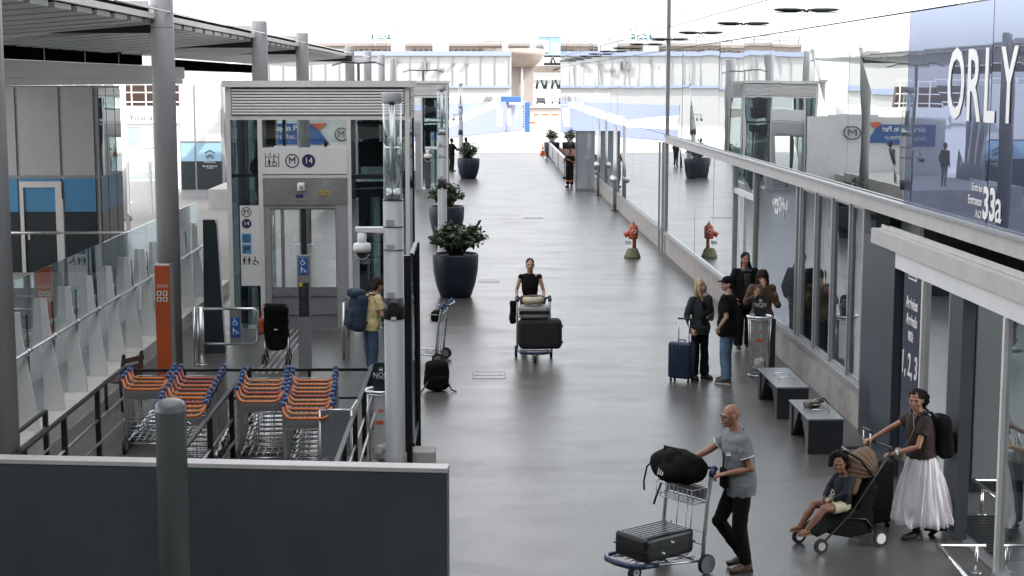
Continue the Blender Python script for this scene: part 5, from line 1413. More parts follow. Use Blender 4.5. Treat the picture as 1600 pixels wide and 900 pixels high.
# ---------------- 6. woman in brown jacket, hands at her face
tF = person('woman in fluffy brown jacket holding a hand to her face', (AtY(1192, 500, 26.45).x - .02, 26.45, .004), 180 - 12)
J = skel(1.66, yaw=4, tilt=-18, head=(0, .04, 1.60), elR=(.27, .10, 1.17), wrR=(.10, .24, 1.30), hdR=(-.4, -.1, 1), hnR=(0, -1, 0), elL=(-.28, .10, 1.13), wrL=(-.03, .20, 1.47), hdL=(.25, -.2, 1), hnL=(0, -1, .2), curlL=.7, curlR=.5)
skin(tF, J, 'skin_tan', 'f', .008); face(tF, J)
tee(tF, J, 'tan_jacket', 'f', hem=.80, grow=.040, loose=1.1, name='jacket', sw=.080, long_=True, seed=9)
trousers(tF, J, 'bench_side', 'f', w=(.092, .08, .085))
q = MB(); hair_cap(q, J, grow=.026); longhair(q, J, .26, w=.12, th=.06, front=True); cloth(tF, 'hair', 'hair_brown', q, .008, .016, (24, 24, 18))
for a in 'RL': shoe(tF, J, a, 'shoe_dark', 'shoe_dark')

# ---------------- 7. woman in white skirt with stroller
c7 = G(1434, 838)
tG = person('woman in dark tee shirt and long white skirt with a black backpack', (c7.x - .03, c7.y - .06, .004), 92)
J = skel(1.64, hipc=(0, -.03, .93), chest=(0, .0, 1.26), neck=(0, .03, 1.445), head=(0, .06, 1.60), yaw=56, tilt=-6, roll=0,
         shR=(.165, .03, 1.385), shL=(-.165, 0, 1.385), elR=(.20, .28, 1.24), wrR=(.14, .50, 1.13), elL=(-.25, .10, 1.12), wrL=(-.18, .35, 1.03), hdR=(-.1, 1, -.25), hnR=(0, -.3, -1), hdL=(.2, 1, -.2), hnL=(0, -.3, -1), curlR=.8, curlL=.8,
         hpR=(.088, 0, .90), knR=(.09, -.10, .50), anR=(.09, -.30, .14), knL=(-.09, .12, .50), anL=(-.09, .03, .085), toeL=(-.15, 1, 0), toeR=(0, .8, -.6))
skin(tG, J, 'skin_tan', 'f', .0055); face(tG, J)
tee(tG, J, 'brown_cloth', 'f', sleeve=.55, hem=.96, grow=.042, loose=1.10, sw=.070)
def skirt(t, J, z0, z1, w0, w1, nple, m):
    s = J['s']; secs = []; n = 220; vs = []; fs = []; K = 34
    for i in range(K + 1):
        f = i / K; z = z1 + (z0 - z1) * f
        c = V((0, -.03 - .04 * f, 0)) * s
        rx = (w0[0] + (w1[0] - w0[0]) * f ** .5) * s; ry = (w0[1] + (w1[1] - w0[1]) * f ** .75) * s
        puff = 1 + .05 * math.sin(f * 3.0) - (.05 if f > .97 else 0)
        for j in range(n):
            a = 2 * math.pi * j / n
            amp = (.005 + .032 * f ** 1.2) * (1 + .5 * mn.noise(V((math.cos(a) * 2, math.sin(a) * 2, 3))))
            ph = mn.noise(V((math.cos(a) * 1.5, math.sin(a) * 1.5, z * .9))) * 9
            w = amp * (math.sin(a * nple + ph) * .6 + .5 * math.sin(a * nple * 1.7 + ph * 2 + 1 + f * 3) + .35 * math.sin(a * 31 + ph * 3))
            w += .010 * mn.noise(V((math.cos(a) * 4, math.sin(a) * 4, z * 7))) * f
            vs.append(V((c.x + (rx * puff + w) * math.cos(a), c.y + (ry * puff + w) * math.sin(a), z * s + (.012 * math.sin(a * 5) * f if i == K else 0))))
    for i in range(K):
        for j in range(n): k = (j + 1) % n; fs.append((i * n + j, i * n + k, (i + 1) * n + k, (i + 1) * n + j))
    q = MB(); q.add(vs, fs, True); o = q.build('skirt', m, t); sd_ = o.modifiers.new('s', 'SOLIDIFY'); sd_.thickness = .004
    return o
skirt(tG, J, .17, 1.02, (.150, .125), (.26, .32), 13, 'white_skirt')
q = MB(); hair_cap(q, J, grow=.010); Q = headrot(J); c_ = J['head']; q.sph(c_ + Q @ V((-.01, -.135, -.02)), (.095, .085, .10), 16, 12, Q); cloth(tG, 'hair', 'hair_black', q, .006, .010, (30, 30, 30))
for a in 'RL': shoe(tG, J, a, 'shoe_dark', 'shoe_dark')
q = MB(); limb(q, [J['knL'].lerp(J['anL'], .5), J['anL']], [.038, .04]); q.build('sock', 'black_cloth', tG)
s = J['s']
q = MB(); q.cyl(J['wrL'] + (J['elL'] - J['wrL']) * .08, J['wrL'] + (J['elL'] - J['wrL']) * .17, .030, n=16); q.build('wrist_watch', 'sign_white', tG)
bp = thing('backpack', 'black backpack worn on the back of the woman in the white skirt', 'backpack', tuple(wm(tG) @ V((0, -.235, 1.12))), 92)
q = MB(); backpack(q, (0, 0, -.01), (.31, .17, .46), -6); cloth(bp, 'bag', 'black_fabric', q, .008, .008, (9, 9, 9)); 
q = MB()
for x in (.11, -.11): q.tube([V((x, .08, .20)), V((x, .16, .27)), V((x, .30, .26)), V((x, .355, .10)), V((x * 1.2, .28, -.06)), V((x, .08, -.16))], .013, 8)
q.build('strap', 'black_metal', bp)
hb = thing('handbag', 'small taupe crossbody handbag hanging in front of the white skirt', 'handbag', tuple(wm(tG) @ V((-.10, .24, .93))), 92)
mat('taupe_leather', (.12, .105, .085), .45, 0, .15, 9)
q = MB(); q.rbox((0, 0, 0), (.20, .07, .13), r=.025); q.build('bag', 'taupe_leather', hb)
q = MB(); q.tube([V((-.09, 0, .06)), V((-.12, -.10, .30)), V((-.0, -.13, .43)), V((.12, -.19, .53)), V((.16, -.28, .50))], .006, 6); q.build('strap', 'taupe_leather', hb)

# ---------------- 8. man with backpack at left, yellow shirt
tH = person('person in yellow tee shirt and jeans with a big navy backpack', (AtY(579, 500, 25.3).x, 25.3, .004), -62)
J = skel(1.70, chest=(0, .03, 1.26), neck=(0, .09, 1.44), head=(0, .14, 1.59), tilt=-22, yaw=5, shR=(.17, .06, 1.385), shL=(-.17, .06, 1.385), elR=(.25, .10, 1.12), wrR=(.17, .33, 1.02), elL=(-.25, .12, 1.12), wrL=(-.15, .35, 1.02), anR=(.1, -.04, .085), anL=(-.1, .06, .085))
skin(tH, J, 'skin_light', 'm', .007); face(tH, J)
tee(tH, J, 'yellow_cloth', 'm', sleeve=.7, hem=.84, grow=.028, loose=1.1, sw=.075)
trousers(tH, J, 'denim_dark', 'm', w=(.095, .08, .075))
q = MB(); hair_cap(q, J, grow=.018); longhair(q, J, .13, w=.08, th=.04); cloth(tH, 'hair', 'hair_brown', q, .007, .008, (26, 26, 14))
for a in 'RL': shoe(tH, J, a, 'shoe_white', 'shoe_white')
bq = thing('backpack', 'large navy hiking backpack worn by the person in yellow', 'backpack', tuple(wm(tH) @ V((0, -.23, 1.15))), -62)
q = MB(); backpack(q, (0, 0, -.02), (.36, .24, .62), -8); q.rbox((0, -.02, .29), (.30, .24, .14), r=.06); cloth(bq, 'bag', 'backpack_navy', q, .008, .008, (9, 9, 9))
q = MB()
for x in (.12, -.12): q.tube([V((x, .09, .20)), V((x, .18, .27)), V((x, .34, .24)), V((x, .40, .08)), V((x * 1.3, .28, -.12)), V((x, .1, -.2))], .016, 8)
q.tube([V((-.13, -.1, -.3)), V((-.13, -.1, -.46))], .008, 6); q.tube([V((-.1, -.19, .18)), V((0, -.2, .22)), V((.1, -.19, .18))], .006, 5); q.build('strap', 'black_metal', bq)

# ---------------- 9. distant worker and pair of people
cw = G(890, 293)
tI = person('distant worker in black with orange leg bands near the barrier', (cw.x, cw.y, .004), 150)
J = skel(1.74, yaw=-15, tilt=-6, elR=(.24, .16, 1.15), wrR=(.08, .22, 1.42), hdR=(-.2, 0, 1), elL=(-.25, .0, 1.12), wrL=(-.1, .2, 1.25))
skin(tI, J, 'skin_tan', 'm', .012); tee(tI, J, 'black_cloth', 'm', sleeve=.6, hem=.85, grow=.03); trousers(tI, J, 'black_cloth', 'm', w=(.1, .09, .08), to=.85)
q = MB(); hair_cap(q, J, grow=.006); cloth(tI, 'hair', 'hair_black', q, .01, .003)
for a in 'RL':
    shoe(tI, J, a, 'shoe_dark', 'shoe_dark'); q = MB(); p = J['kn' + a].lerp(J['an' + a], .45); d = (J['an' + a] - J['kn' + a]).normalized(); q.tube([p - d * .03, p + d * .03], .089, 14); q.build('reflective_band', 'red_orange', tI)
def simple_person(label, px, py, rz, h, top, low, hair, lng=0, **ov):
    c = G(px, py); t = person(label, (c.x, c.y, .004), rz); J = skel(h, **ov)
    skin(t, J, 'skin_tan', 'm', .014); tee(t, J, top, 'm', hem=.80, grow=.03, long_=True, name='jacket', sw=.07); trousers(t, J, low, 'm', w=(.1, .085, .075))
    q = MB(); hair_cap(q, J, grow=.012)
    if lng: longhair(q, J, lng)
    cloth(t, 'hair', hair, q, .01, .003)
    for a in 'RL': shoe(t, J, a, 'shoe_dark', 'shoe_dark')
    return t
simple_person('distant person in black standing beside a trolley by the second lift', 706, 268, -60, 1.78, 'black_cloth', 'black_cloth', 'hair_black', elR=(.2, .2, 1.15), wrR=(.1, .42, 1.1))
simple_person('distant person in black seen behind the farthest big planter', 728, 262, 30, 1.70, 'black_cloth', 'black_cloth', 'hair_black', .25)
# people behind the lift, seen through its upper window
for px, lb in ((425, 'dark clothed person behind the lift near the blue banner'), (508, 'person in dark jacket behind the lift near the orange triangle')):
    c = AtY(px, 210, 62); t = person(lb, (c.x, 62, .75), 60); J = skel(1.75)
    skin(t, J, 'skin_tan', 'm', .016); tee(t, J, 'bench_side' if px > 500 else 'black_cloth', 'm', hem=.8, grow=.03, long_=True, name='jacket'); trousers(t, J, 'bench_top', 'm')
    q = MB(); hair_cap(q, J); cloth(t, 'hair', 'hair_black', q, .012, .003)
tr = thing('raised_terrace', 'raised pale terrace behind the lift where people walk', 'terrace', (-7, 62, 0)); q = MB(); q.box(-10.2, 60, 0, -5.6, 69.9, .74); q.build('slab', 'pale_concrete', tr, world=True)
tr['category'] = 'terrace'
# ================================================================ LUGGAGE TROLLEYS
# local frame: user at -Y, trolley points to +Y
def wheel(t, c, r, w, ax=(1, 0, 0), cover=False):
    a = V(ax); q = MB(); q.cyl(V(c) - a * w / 2, V(c) + a * w / 2, r, n=20); o = q.build('wheel', 'rubber', t)
    q = MB(); q.cyl(V(c) - a * (w / 2 + .004), V(c) + a * (w / 2 + .004), r * (.93 if cover else .55), n=20); q.build('hub', 'bench_top' if cover else 'steel', o); return o
def trolley(label, loc, rz, hm='orange_plastic', jm='blue_plastic', group=None, big=False):
    t = thing('luggage_trolley', label, 'trolley', loc, rz, group)
    W = .29
    for x in (-W, W):
        q = MB(); q.tube([(x, .02, .12), (x, .0, .35), (x, -.035, .7), (x * .99, -.09, .98), (x * .99, -.12, 1.03)], .0195, 10); q.build('side_post', 'brushed_steel', t)
        q = MB(); q.tube([(x, -.085, .965), (x, -.10, 1.0), (x * .99, -.125, 1.045)], [.024, .036, .030], 10); q.sph((x * .99, -.127, 1.05), .031, 10, 8); q.build('handle_joint', jm, t)
    q = MB()
    if hm == 'orange_plastic': P = [(-W, -.12, 1.03), (-W + .012, -.165, .975), (-W + .05, -.215, .915), (-W + .10, -.235, .895), (W - .10, -.235, .895), (W - .05, -.215, .915), (W - .012, -.165, .975), (W, -.12, 1.03)]
    else: P = [(-W, -.12, 1.04), (-W + .015, -.17, 1.035), (-W + .07, -.20, 1.02), (W - .07, -.20, 1.02), (W - .015, -.17, 1.035), (W, -.12, 1.04)]
    q.tube(P, .0185, 10); q.build('handle_bar', hm, t)
    # upper basket
    q = MB()
    for z in (.72, .86): q.tube([(-W + .02, -.03, z), (-W + .03, .14, z), (W - .03, .14, z), (W - .02, -.03, z)], .006, 6)
    q.tube([(-W, -.05, .86), (W, -.05, .86)], .008, 6); q.tube([(-W, -.04, .72), (W, -.04, .72)], .007, 6)
    for i in range(9):
        x = -W + .04 + i * (2 * W - .08) / 8; q.tube([(x, -.04, .86), (x, -.035, .72), (x, .14, .72), (x, .14, .86)], .0032, 5)
    for y in (.03, .09): q.tube([(-W + .03, y, .72), (W - .03, y, .72)], .0032, 5)
    q.build('basket', 'wire', t)
    q = MB(); q.box(-W + .03, -.062, .735, W - .03, -.056, .845); q.build('sign_plate', 'bench_top', t)
    q = MB()
    q.tube([(-.10, -.03, .72), (-.10, -.005, .5), (-.10, .03, .16)], .005, 6); q.tube([(.10, -.03, .72), (.10, -.005, .5), (.10, .03, .16)], .005, 6); q.tube([(-.03, -.03, .72), (-.03, .03, .16)], .004, 6)
    q.tube([(-W, .01, .30), (W, .01, .30)], .009, 6); q.tube([(-W, .0, .42), (W, .0, .42)], .006, 6)
    q.build('back_wires', 'wire', t)
    # platform
    q = MB()
    q.tube([(-W, .02, .14), (-W + .01, .3, .17), (-.20, .80, .20), (.20, .80, .20), (W - .01, .3, .17), (W, .02, .14)], .014, 8)
    for x in (-.18, -.09, 0, .09, .18): q.tube([(x, .02, .155), (x * .85, .80, .205)], .006, 6)
    for y in (.2, .4, .6): q.tube([(-.26 + y * .08, y, .165 + y * .05), (.26 - y * .08, y, .165 + y * .05)], .006, 6)
    q.tube([(-W, .02, .12), (W, .02, .12)], .014, 8)
    q.build('platform', 'wire', t)
    q = MB()
    q.tube([(-.27, .60, .20), (-.25, .80, .215), (-.15, .89, .22), (0, .91, .22), (.15, .89, .22), (.25, .80, .215), (.27, .60, .20)], [.022, .028, .03, .03, .03, .028, .022], 10); q.build('bumper', 'steel' if hm == 'orange_plastic' else 'navy_plastic', t)
    for x in (-W - .02, W + .02): wheel(t, (x, -.02, .10), .10, .045, cover=big)
    f = wheel(t, (0, .66, .07), .07, .05)
    q = MB(); q.tube([(0, .60, .20), (0, .66, .15), (.04, .66, .07)], .012, 6); q.tube([(0, .66, .15), (-.04, .66, .07)], .012, 6); q.build('caster_fork', 'steel', t)
    return t
nest = trolley('T', (-4.28, 20.25, .004), 0, group='nested luggage trolleys with orange handles')
rows = [(-4.29, 20.22, 4, .26, 'in the leftmost row'), (-3.52, 18.60, 10, .262, 'in the long row behind the grey post'), (-2.70, 19.42, 6, .27, 'in the third row from the left'), (-2.00, 18.42, 10, .262, 'in the right row beside the steel panel')]
words_ = ['nearest', 'second', 'third', 'fourth', 'fifth', 'sixth', 'seventh', 'eighth', 'ninth', 'last']
first = True; HB = {}
for x, y, n, dy, nm in rows:
    for i in range(n):
        w = words_[i] if i < n - 1 else 'farthest'
        lb = '%s orange handled trolley %s' % (w, nm)
        loc = (x - .018 * i, y + dy * i, .004)
        if first: nest.location = loc; nest['label'] = lb; first = False
        else:
            d_ = dup(nest, (loc[0] + random.uniform(-.012, .012), loc[1] + random.uniform(-.02, .02), loc[2]), random.uniform(-1.2, 1.2), label=lb)
            mm_ = random.choice(['orange_plastic', 'orange_plastic', 'red_plastic', 'pale_orange_plastic'])
            if mm_ != 'orange_plastic':
                for ch in kids(d_):
                    if ch.name.startswith('handle_bar'):
                        if mm_ not in HB: HB[mm_] = ch.data.copy(); HB[mm_].materials[0] = MATS[mm_]
                        ch.data = HB[mm_]
# man's trolley
ax_ = G(1092, 895); af = V((1.93, 15.85, 0)); mid = (V((2.22, 15.42, 0)) + V((1.86, 15.86, 0))) / 2
tr1 = trolley('luggage trolley pushed by the bald man, with black bag and suitcase on it', (2.07, 15.22, .004), 127, 'navy_plastic', 'navy_plastic', big=True)
tr2 = trolley('luggage trolley pushed by the woman in black, piled with suitcases', (AtY(834, 500, 27.3).x, 27.35, .004), 180, 'black_plastic', 'navy_plastic')
tr3 = trolley('luggage trolley with drink bottles behind the black edged screen', (-.62, 26.9, .004), 78, 'navy_plastic', 'blue_plastic')
# --- luggage
def suitcase(label, loc, rz, sz, m, ribs=True, wheels=True, handle=None, lying=False, name='suitcase', ribm=None):
    """sz: width (x), depth (y), height (z)"""
    t = thing(name, label, 'suitcase', loc, rz); w, d, h = sz
    z0 = .06 if wheels else 0
    q = MB(); q.rbox((0, 0, z0 + h / 2), (w, d, h), r=min(.05, d * .25), n=3); b = q.build('shell', m, t)
    q = MB()
    if ribs:
        if lying:
            for i in range(6): q.cbox((-w * .38 + i * w * .76 / 5, 0, z0 + h + .001), (.012, d * .86, .006))
        for i in range(6):
            x = -w * .38 + i * w * .76 / 5
            q.cbox((x, -d / 2 - .001, z0 + h / 2), (.012, .006, h * .84)); q.cbox((x, d / 2 + .001, z0 + h / 2), (.012, .006, h * .84))
        q.build('ribs', ribm or m, b)
    if wheels:
        for x in (-w * .38, w * .38):
            for y in (-d * .32, d * .32):
                q = MB(); q.cyl((x - .012, y, .028), (x + .012, y, .028), .028, n=12); q.cyl((x, y, .03), (x, y, z0 + .02), .014, n=8); q.build('wheel', 'rubber', t)
    if handle:
        q = MB()
        for x in (-.09, .09): q.cyl((x, d * .3, z0 + h - .02), (x, d * .3, z0 + h + handle), .008, n=8)
        q.build('handle_tubes', 'chrome', t)
        q = MB(); q.rbox((0, d * .3, z0 + h + handle), (.22, .03, .03), r=.012); q.build('handle_grip', 'black_plastic', t)
    q = MB(); q.tube([(-.07, 0, z0 + h - .005), (-.06, 0, z0 + h + .022), (.06, 0, z0 + h + .022), (.07, 0, z0 + h - .005)], .010, 6); q.build('carry_handle', 'black_plastic', t)
    return t
mat('case_navy', (.012, .020, .055), .35, 0, .1, 5)
mat('case_black', (.012, .012, .013), .32, 0, .15, 5)
mat('case_silver', (.30, .30, .29), .4, .1, .1, 6)
mat('case_black_soft', (.013, .014, .014), .8, 0, .2, 8, bump=.3, bs=150)
c = G(1066, 598)
suitcase('navy ribbed cabin suitcase standing by the blonde woman', (c.x, c.y + .1, .004), -30, (.40, .26, .60), 'case_navy', handle=.36)
# on the man's trolley : lying black case + duffel
def on(t, p): return wm(t) @ V(p)
bpy.context.view_layer.update()
Tm = tr1
p = on(tr1, (0, .40, .215)); o = thing('suitcase', 'black hard shell suitcase lying on the trolley of the bald man', 'suitcase', tuple(p), 127)
q = MB(); q.rbox((0, 0, .125), (.46, .66, .25), r=.045, n=3, M=None); b = q.build('shell', 'case_black', o)
q = MB()
for i in range(7): q.cbox((-.16 + i * .053, 0, .251), (.014, .56, .006))
for z in (.07, .11, .155, .195): q.cbox((0, .331, z), (.36, .006, .012)); q.cbox((-.231, 0, z), (.006, .54, .010)); q.cbox((.231, 0, z), (.006, .54, .010))
q.build('ribs', 'case_black', b)
q = MB(); q.cbox((0, 0, .125), (.470, .665, .012)); q.build('zip', 'black_metal', b)
for y, z in ((-.02, .17), (.10, .08)):
    q = MB(); q.cbox((-.236, y, z), (.004, .05, .018), Matrix.Rotation(R(25), 3, 'X')); q.build('latch', 'chrome', o)
for y in (-.26, .26):
    q = MB(); q.cyl((.18, -.345, .05 if y < 0 else .2), (.21, -.345, .05 if y < 0 else .2), .03, n=12); q.build('wheel', 'rubber', o)
q = MB(); q.tube([(.1, -.33, .2), (.18, -.40, .22), (.2, -.38, .12)], .010, 6); q.build('carry_handle', 'black_plastic', o)
p = on(tr1, (0, .06, .88)); o = thing('duffel_bag', 'black sports duffel bag with three white stripes on top of the trolley', 'bag', tuple(p), 127)
q = MB(); q.loft([(V((x, .02, .17 + .0 * x)), V((0, r, 0)), V((0, 0, r * .86))) for x, r in ((-.30, .06), (-.27, .14), (-.18, .185), (0, .20), (.18, .185), (.27, .14), (.30, .06))], 20)
q.sph((-.03, .20, .13), (.15, .07, .10), 14, 10); q.sph((.05, -.12, .1), (.16, .09, .10), 14, 10); cloth(o, 'bag', 'black_fabric', q, .008, .018, (7, 7, 7), seed=11)
q = MB()
for i in range(3): q.prism([(-.055 + i * .028, -.03 + 0), (-.038 + i * .028, -.03), (-.05 + i * .028 - .01, .0 + .012 * i + .012), (-.067 + i * .028 - .0, .012 * i + .012 - .006)], 'y', .272, .277)
q2 = MB(); q2.M = Matrix.Translation(V((.02, 0, .15))) ; q2.v = [q2.M @ v for v in q.v]; q2.f = q.f; q2.sm = q.sm; q2.build('stripes', 'letter_white', o)
q = MB(); q.tube([V((.26, .1, .2)), V((.33, .14, .12)), V((.31, .2, -.02)), V((.28, .22, -.10))], .010, 6); q.tube([V((-.12, .1, .33)), V((-.08, .14, .38)), V((.08, .14, .38)), V((.12, .1, .33))], .010, 6); q.tube([V((.1, .16, .0)), V((.13, .2, -.14)), V((.16, .2, -.22))], .011, 6); q.build('strap', 'black_metal', o)
# on the woman's trolley
def lying(label, par, y, z, sz, m, rz=180, dx=0):
    p = on(par, (dx, y, z)); o = thing('suitcase', label, 'suitcase', tuple(p), rz)
    q = MB(); q.rbox((0, 0, sz[2] / 2), sz, r=min(.09, sz[2] * .3), n=4); b = q.build('shell', m, o); return o, b
o, b = lying('large black soft suitcase lying across the trolley of the woman', tr2, .32, .21, (.76, .34, .52), 'case_black_soft', dx=-.10)
q = MB(); q.tube([(x, .172, z) for x, z in ((-.32, .06), (-.32, .46), (.32, .46), (.32, .06))], .006, 6, closed=True); q.build('zip', 'black_metal', b)
for x in (-.385, .385):
    for z in (.12, .40): q = MB(); q.cyl((x - .012, .1, z), (x + .012, .1, z), .022, n=10); q.build('foot', 'rubber', o)
o, b = lying('silver hard shell suitcase stacked on the black one', tr2, .30, .735, (.52, .32, .24), 'case_silver', dx=0)
q = MB(); q.box(-.262, -.165, .09, .262, .165, .15); q.build('dark_band', 'case_black', b)
p = on(tr2, (0.02, .30, .985)); o = thing('neck_pillow', 'cream coloured horseshoe neck pillow lying on the silver suitcase', 'pillow', tuple(p), 180)
q = MB(); q.tube([(.14 * math.sin(a), .03 + .10 * math.cos(a), .075) for a in [R(-140 + 20 * i) for i in range(15)]], [.045 + .02 * abs(math.sin(R(i * 12.8))) for i in range(15)], 14); q.sph((.14 * math.sin(R(-140)), .03 + .1 * math.cos(R(-140)), .075), .046, 12, 8); q.sph((.14 * math.sin(R(140)), .03 + .1 * math.cos(R(140)), .075), .046, 12, 8)
cloth(o, 'pillow', 'cream_cloth', q, .008, .004)
p = on(tr2, (0.02, .0, .80)); o = thing('leather_bag', 'brown leather bag in the upper basket of the trolley of the woman', 'bag', tuple(p), 180)
mat('brown_leather', (.07, .028, .015), .45, 0, .25, 9, bump=.2)
q = MB(); q.rbox((0, 0, .15), (.44, .16, .30), r=.05, n=4); cloth(o, 'bag', 'brown_leather', q, .008, .012, (6, 6, 6)); q = MB(); q.tube([(-.1, .09, .25), (-.04, .10, .12), (.04, .10, .12), (.1, .09, .25)], .008, 6); q.build('strap', 'brown_leather', o)
p = on(tr2, (.36, -.12, .80)); o = thing('jacket', 'black jacket hanging over the left side of the loaded trolley', 'jacket', tuple(p), 180)
q = MB(); q.rbox((0, 0, -.02), (.12, .12, .42), r=.05, n=4); cloth(o, 'cloth', 'black_cloth', q, .008, .02, (6, 6, 6))
# bottles etc on the third trolley
p0 = on(tr3, (0, .05, .74))
for i, (dx, dy, m, h, lb) in enumerate(((.18, 0, 'sky_blue_paint', .22, 'blue drink bottle in the basket behind the black edged screen'), (.10, .04, 'leaf_light', .24, 'green drink bottle in the basket behind the black edged screen'))):
    p = on(tr3, (dx, dy, .73)); o = thing('drink_bottle', lb, 'bottle', tuple(p)); q = MB(); q.lathe([(.034, 0), (.036, .02), (.036, h * .6), (.014, h * .8), (.014, h)], n=16); q.build('bottle_body', m, o); q = MB(); q.lathe([(.016, h), (.016, h + .02)], n=12); q.build('cap', 'white_plastic', o)
p = on(tr3, (-.08, .04, .73)); o = thing('tote_bag', 'dark folded bag lying in the basket behind the black edged screen', 'bag', tuple(p), 78); q = MB(); q.rbox((0, 0, .09), (.3, .18, .18), r=.05); cloth(o, 'bag', 'black_fabric', q, .01, .015)
# black backpack on the floor
c = G(683, 612); o = thing('backpack', 'black backpack standing alone on the floor right of the screen', 'backpack', (c.x, c.y + .05, .004), 15)
q = MB(); backpack(q, (0, .03, .24), (.38, .26, .48), 10); q.sph((.0, .0, .1), (.2, .16, .1), 14, 8); cloth(o, 'bag', 'black_fabric', q, .009, .02, (6, 6, 6), seed=4)
q = MB(); q.tube([(-.15, -.1, .2), (-.24, -.12, .08), (-.30, -.14, .012)], .012, 6); q.tube([(.15, -.1, .15), (.20, -.14, .03), (.26, -.2, .012)], .012, 6); q.tube([(-.06, 0, .46), (0, 0, .52), (.06, 0, .46)], .010, 6); q.build('strap', 'black_metal', o)

# ================================================================ STROLLERS
c = V((4.12, 16.62, 0))
st = thing('stroller', 'black stroller with khaki hood carrying a small child', 'stroller', (3.86, 15.97, .004), 112); st.scale = (.92, .92, .92)
# local +Y forward
for x in (-.22, .22):
    q = MB(); q.tube([(x, .40, .14), (x, .30, .22), (x, .05, .42), (x, -.18, .72), (x, -.47, 1.09)], .011, 8); q.build('side_frame', 'black_metal', st)
    q = MB(); q.tube([(x, -.34, .10), (x, -.15, .33), (x, .12, .37)], .011, 8); q.build('rear_leg', 'black_metal', st)
    q = MB(); q.tube([(x, .40, .16), (x, .42, .10), (x, .44, .08)], .014, 8); q.build('fork', 'black_plastic', st)
    wheel(st, (x, .45, .085), .085, .035); 
    w = wheel(st, (x * 1.1, -.34, .09), .09, .035); q = MB(); q.cyl((x * 1.1 - .022, -.34, .09), (x * 1.1 + .022, -.34, .09), .062, n=20); q.build('hub_cap', 'white_plastic', w)
q = MB(); q.tube([(-.22, -.47, 1.09), (-.19, -.50, 1.12), (.19, -.50, 1.12), (.22, -.47, 1.09)], .015, 8); q.build('handle', 'black_plastic', st)
q = MB(); q.prism([(.32, .20), (.30, .27), (.02, .44), (-.06, .44), (-.24, .92), (-.28, .90), (-.22, .30), (-.26, .15), (.05, .13)], 'x', -.205, .205); cloth(st, 'seat', 'black_fabric', q, .011, .006, smooth=4)
q = MB(); q.rbox((0, -.08, .30), (.40, .46, .26), r=.08, n=3); q.rbox((0, -.20, .55), (.42, .22, .40), r=.08, n=3, M=Matrix.Rotation(R(24), 3, 'X')); cloth(st, 'basket', 'black_fabric', q, .011, .010)
q = MB(); q.prism([(.48, .185), (.47, .205), (.26, .30), (.26, .26)], 'x', -.19, .19); q.build('footrest', 'black_fabric', st)
# hood : crumpled khaki half shell
q = MB()
n = 26; vs = []; fs = []
for i in range(n + 1):
    a = R(-8 + 112 * i / n)
    for j in range(15):
        b = R(-90 + 180 * j / 14); r = .285 + .012 * math.sin(i * 1.9) + .012 * mn.noise(V((i * .4, j * .5, 0)))
        vs.append(V((.225 * math.sin(b) * (1.0 + .03 * math.sin(i * 1.9)), -.25 + r * math.cos(b) * math.sin(a) * .95 - .04, .80 + r * math.cos(b) * math.cos(a) * .95 + .03)))
for i in range(n):
    for j in range(14): fs.append((i * 15 + j, i * 15 + j + 1, (i + 1) * 15 + j + 1, (i + 1) * 15 + j))
q.add(vs, fs, True); hd = q.build('hood', 'khaki_cloth', st); sd_ = hd.modifiers.new('s', 'SOLIDIFY'); sd_.thickness = .008
q = MB(); q.tube([(-.23, -.22, .83), (-.21, -.06, 1.02), (0, .0, 1.09), (.21, -.06, 1.02), (.23, -.22, .83)], .012, 8); q.build('hood_rim', 'black_fabric', st)
q = MB(); q.rbox((0, -.08, .72), (.30, .10, .26), r=.04, M=Matrix.Rotation(R(22), 3, 'X')); q.build('head_pad', 'khaki_cloth', st)
# child : seated
tc = thing('person', 'small child with curly hair sitting in the stroller in a navy top', 'person', tuple(wm(st) @ V((0, .06, -.035))), 112)
s_ = .60
J = skel(1.05, yaw=48, tilt=-4)
sc = 1.0
for k_, v_ in dict(hipc=(0, -.02, .46), chest=(0, -.06, .66), neck=(0, -.05, .775), head=(0, .02, .90), shR=(.105, -.05, .745), shL=(-.105, -.05, .745), elR=(.15, .02, .62), elL=(-.15, .02, .62), wrR=(.09, .12, .54), wrL=(-.07, .12, .54),
                  hpR=(.06, .0, .46), hpL=(-.06, .0, .46), knR=(.085, .26, .47), knL=(-.075, .25, .46), anR=(.09, .42, .265), anL=(-.07, .44, .265)).items(): J[k_] = V(v_)
J['toeR'] = V((.1, 1, -.1)); J['toeL'] = V((-.1, 1, -.1)); J['s'] = .62; J['curlR'] = .6; J['curlL'] = .6
hk = 1.32
def child_body():
    s = J['s']; q = MB(); head(q, J, hk)
    q.loft([(V((0, -.02, .42)), V((.105, 0, 0)), V((0, .085, 0))), (V((0, -.04, .56)), V((.105, 0, 0)), V((0, .08, 0))), (V((0, -.055, .72)), V((.10, 0, 0)), V((0, .065, 0))), (V((0, -.05, .775)), V((.05, 0, 0)), V((0, .045, 0)))], 18)
    for a, sg in (('R', 1), ('L', -1)):
        limb(q, [J['sh' + a], J['el' + a], J['wr' + a]], [.036, .030, .021]); hand(q, J['wr' + a], J['wr' + a] - J['el' + a], V((-sg, .2, -.3)), sg, .6, .58)
        limb(q, [J['hp' + a], J['kn' + a], J['kn' + a].lerp(J['an' + a], .4), J['an' + a]], [.062, .043, .043, .026]); td = J['toe' + a].normalized()
        q.tube([J['an' + a] - V((0, .015, .02)), J['an' + a] + td * .095 - V((0, 0, .03))], [.028, .022], 10); q.sph(J['an' + a] + td * .095 - V((0, 0, .03)), .022, 10, 6)
    return link('body', remesh(q, .005, 2), 'skin_brown', tc)
child_body(); face(tc, J, hk)
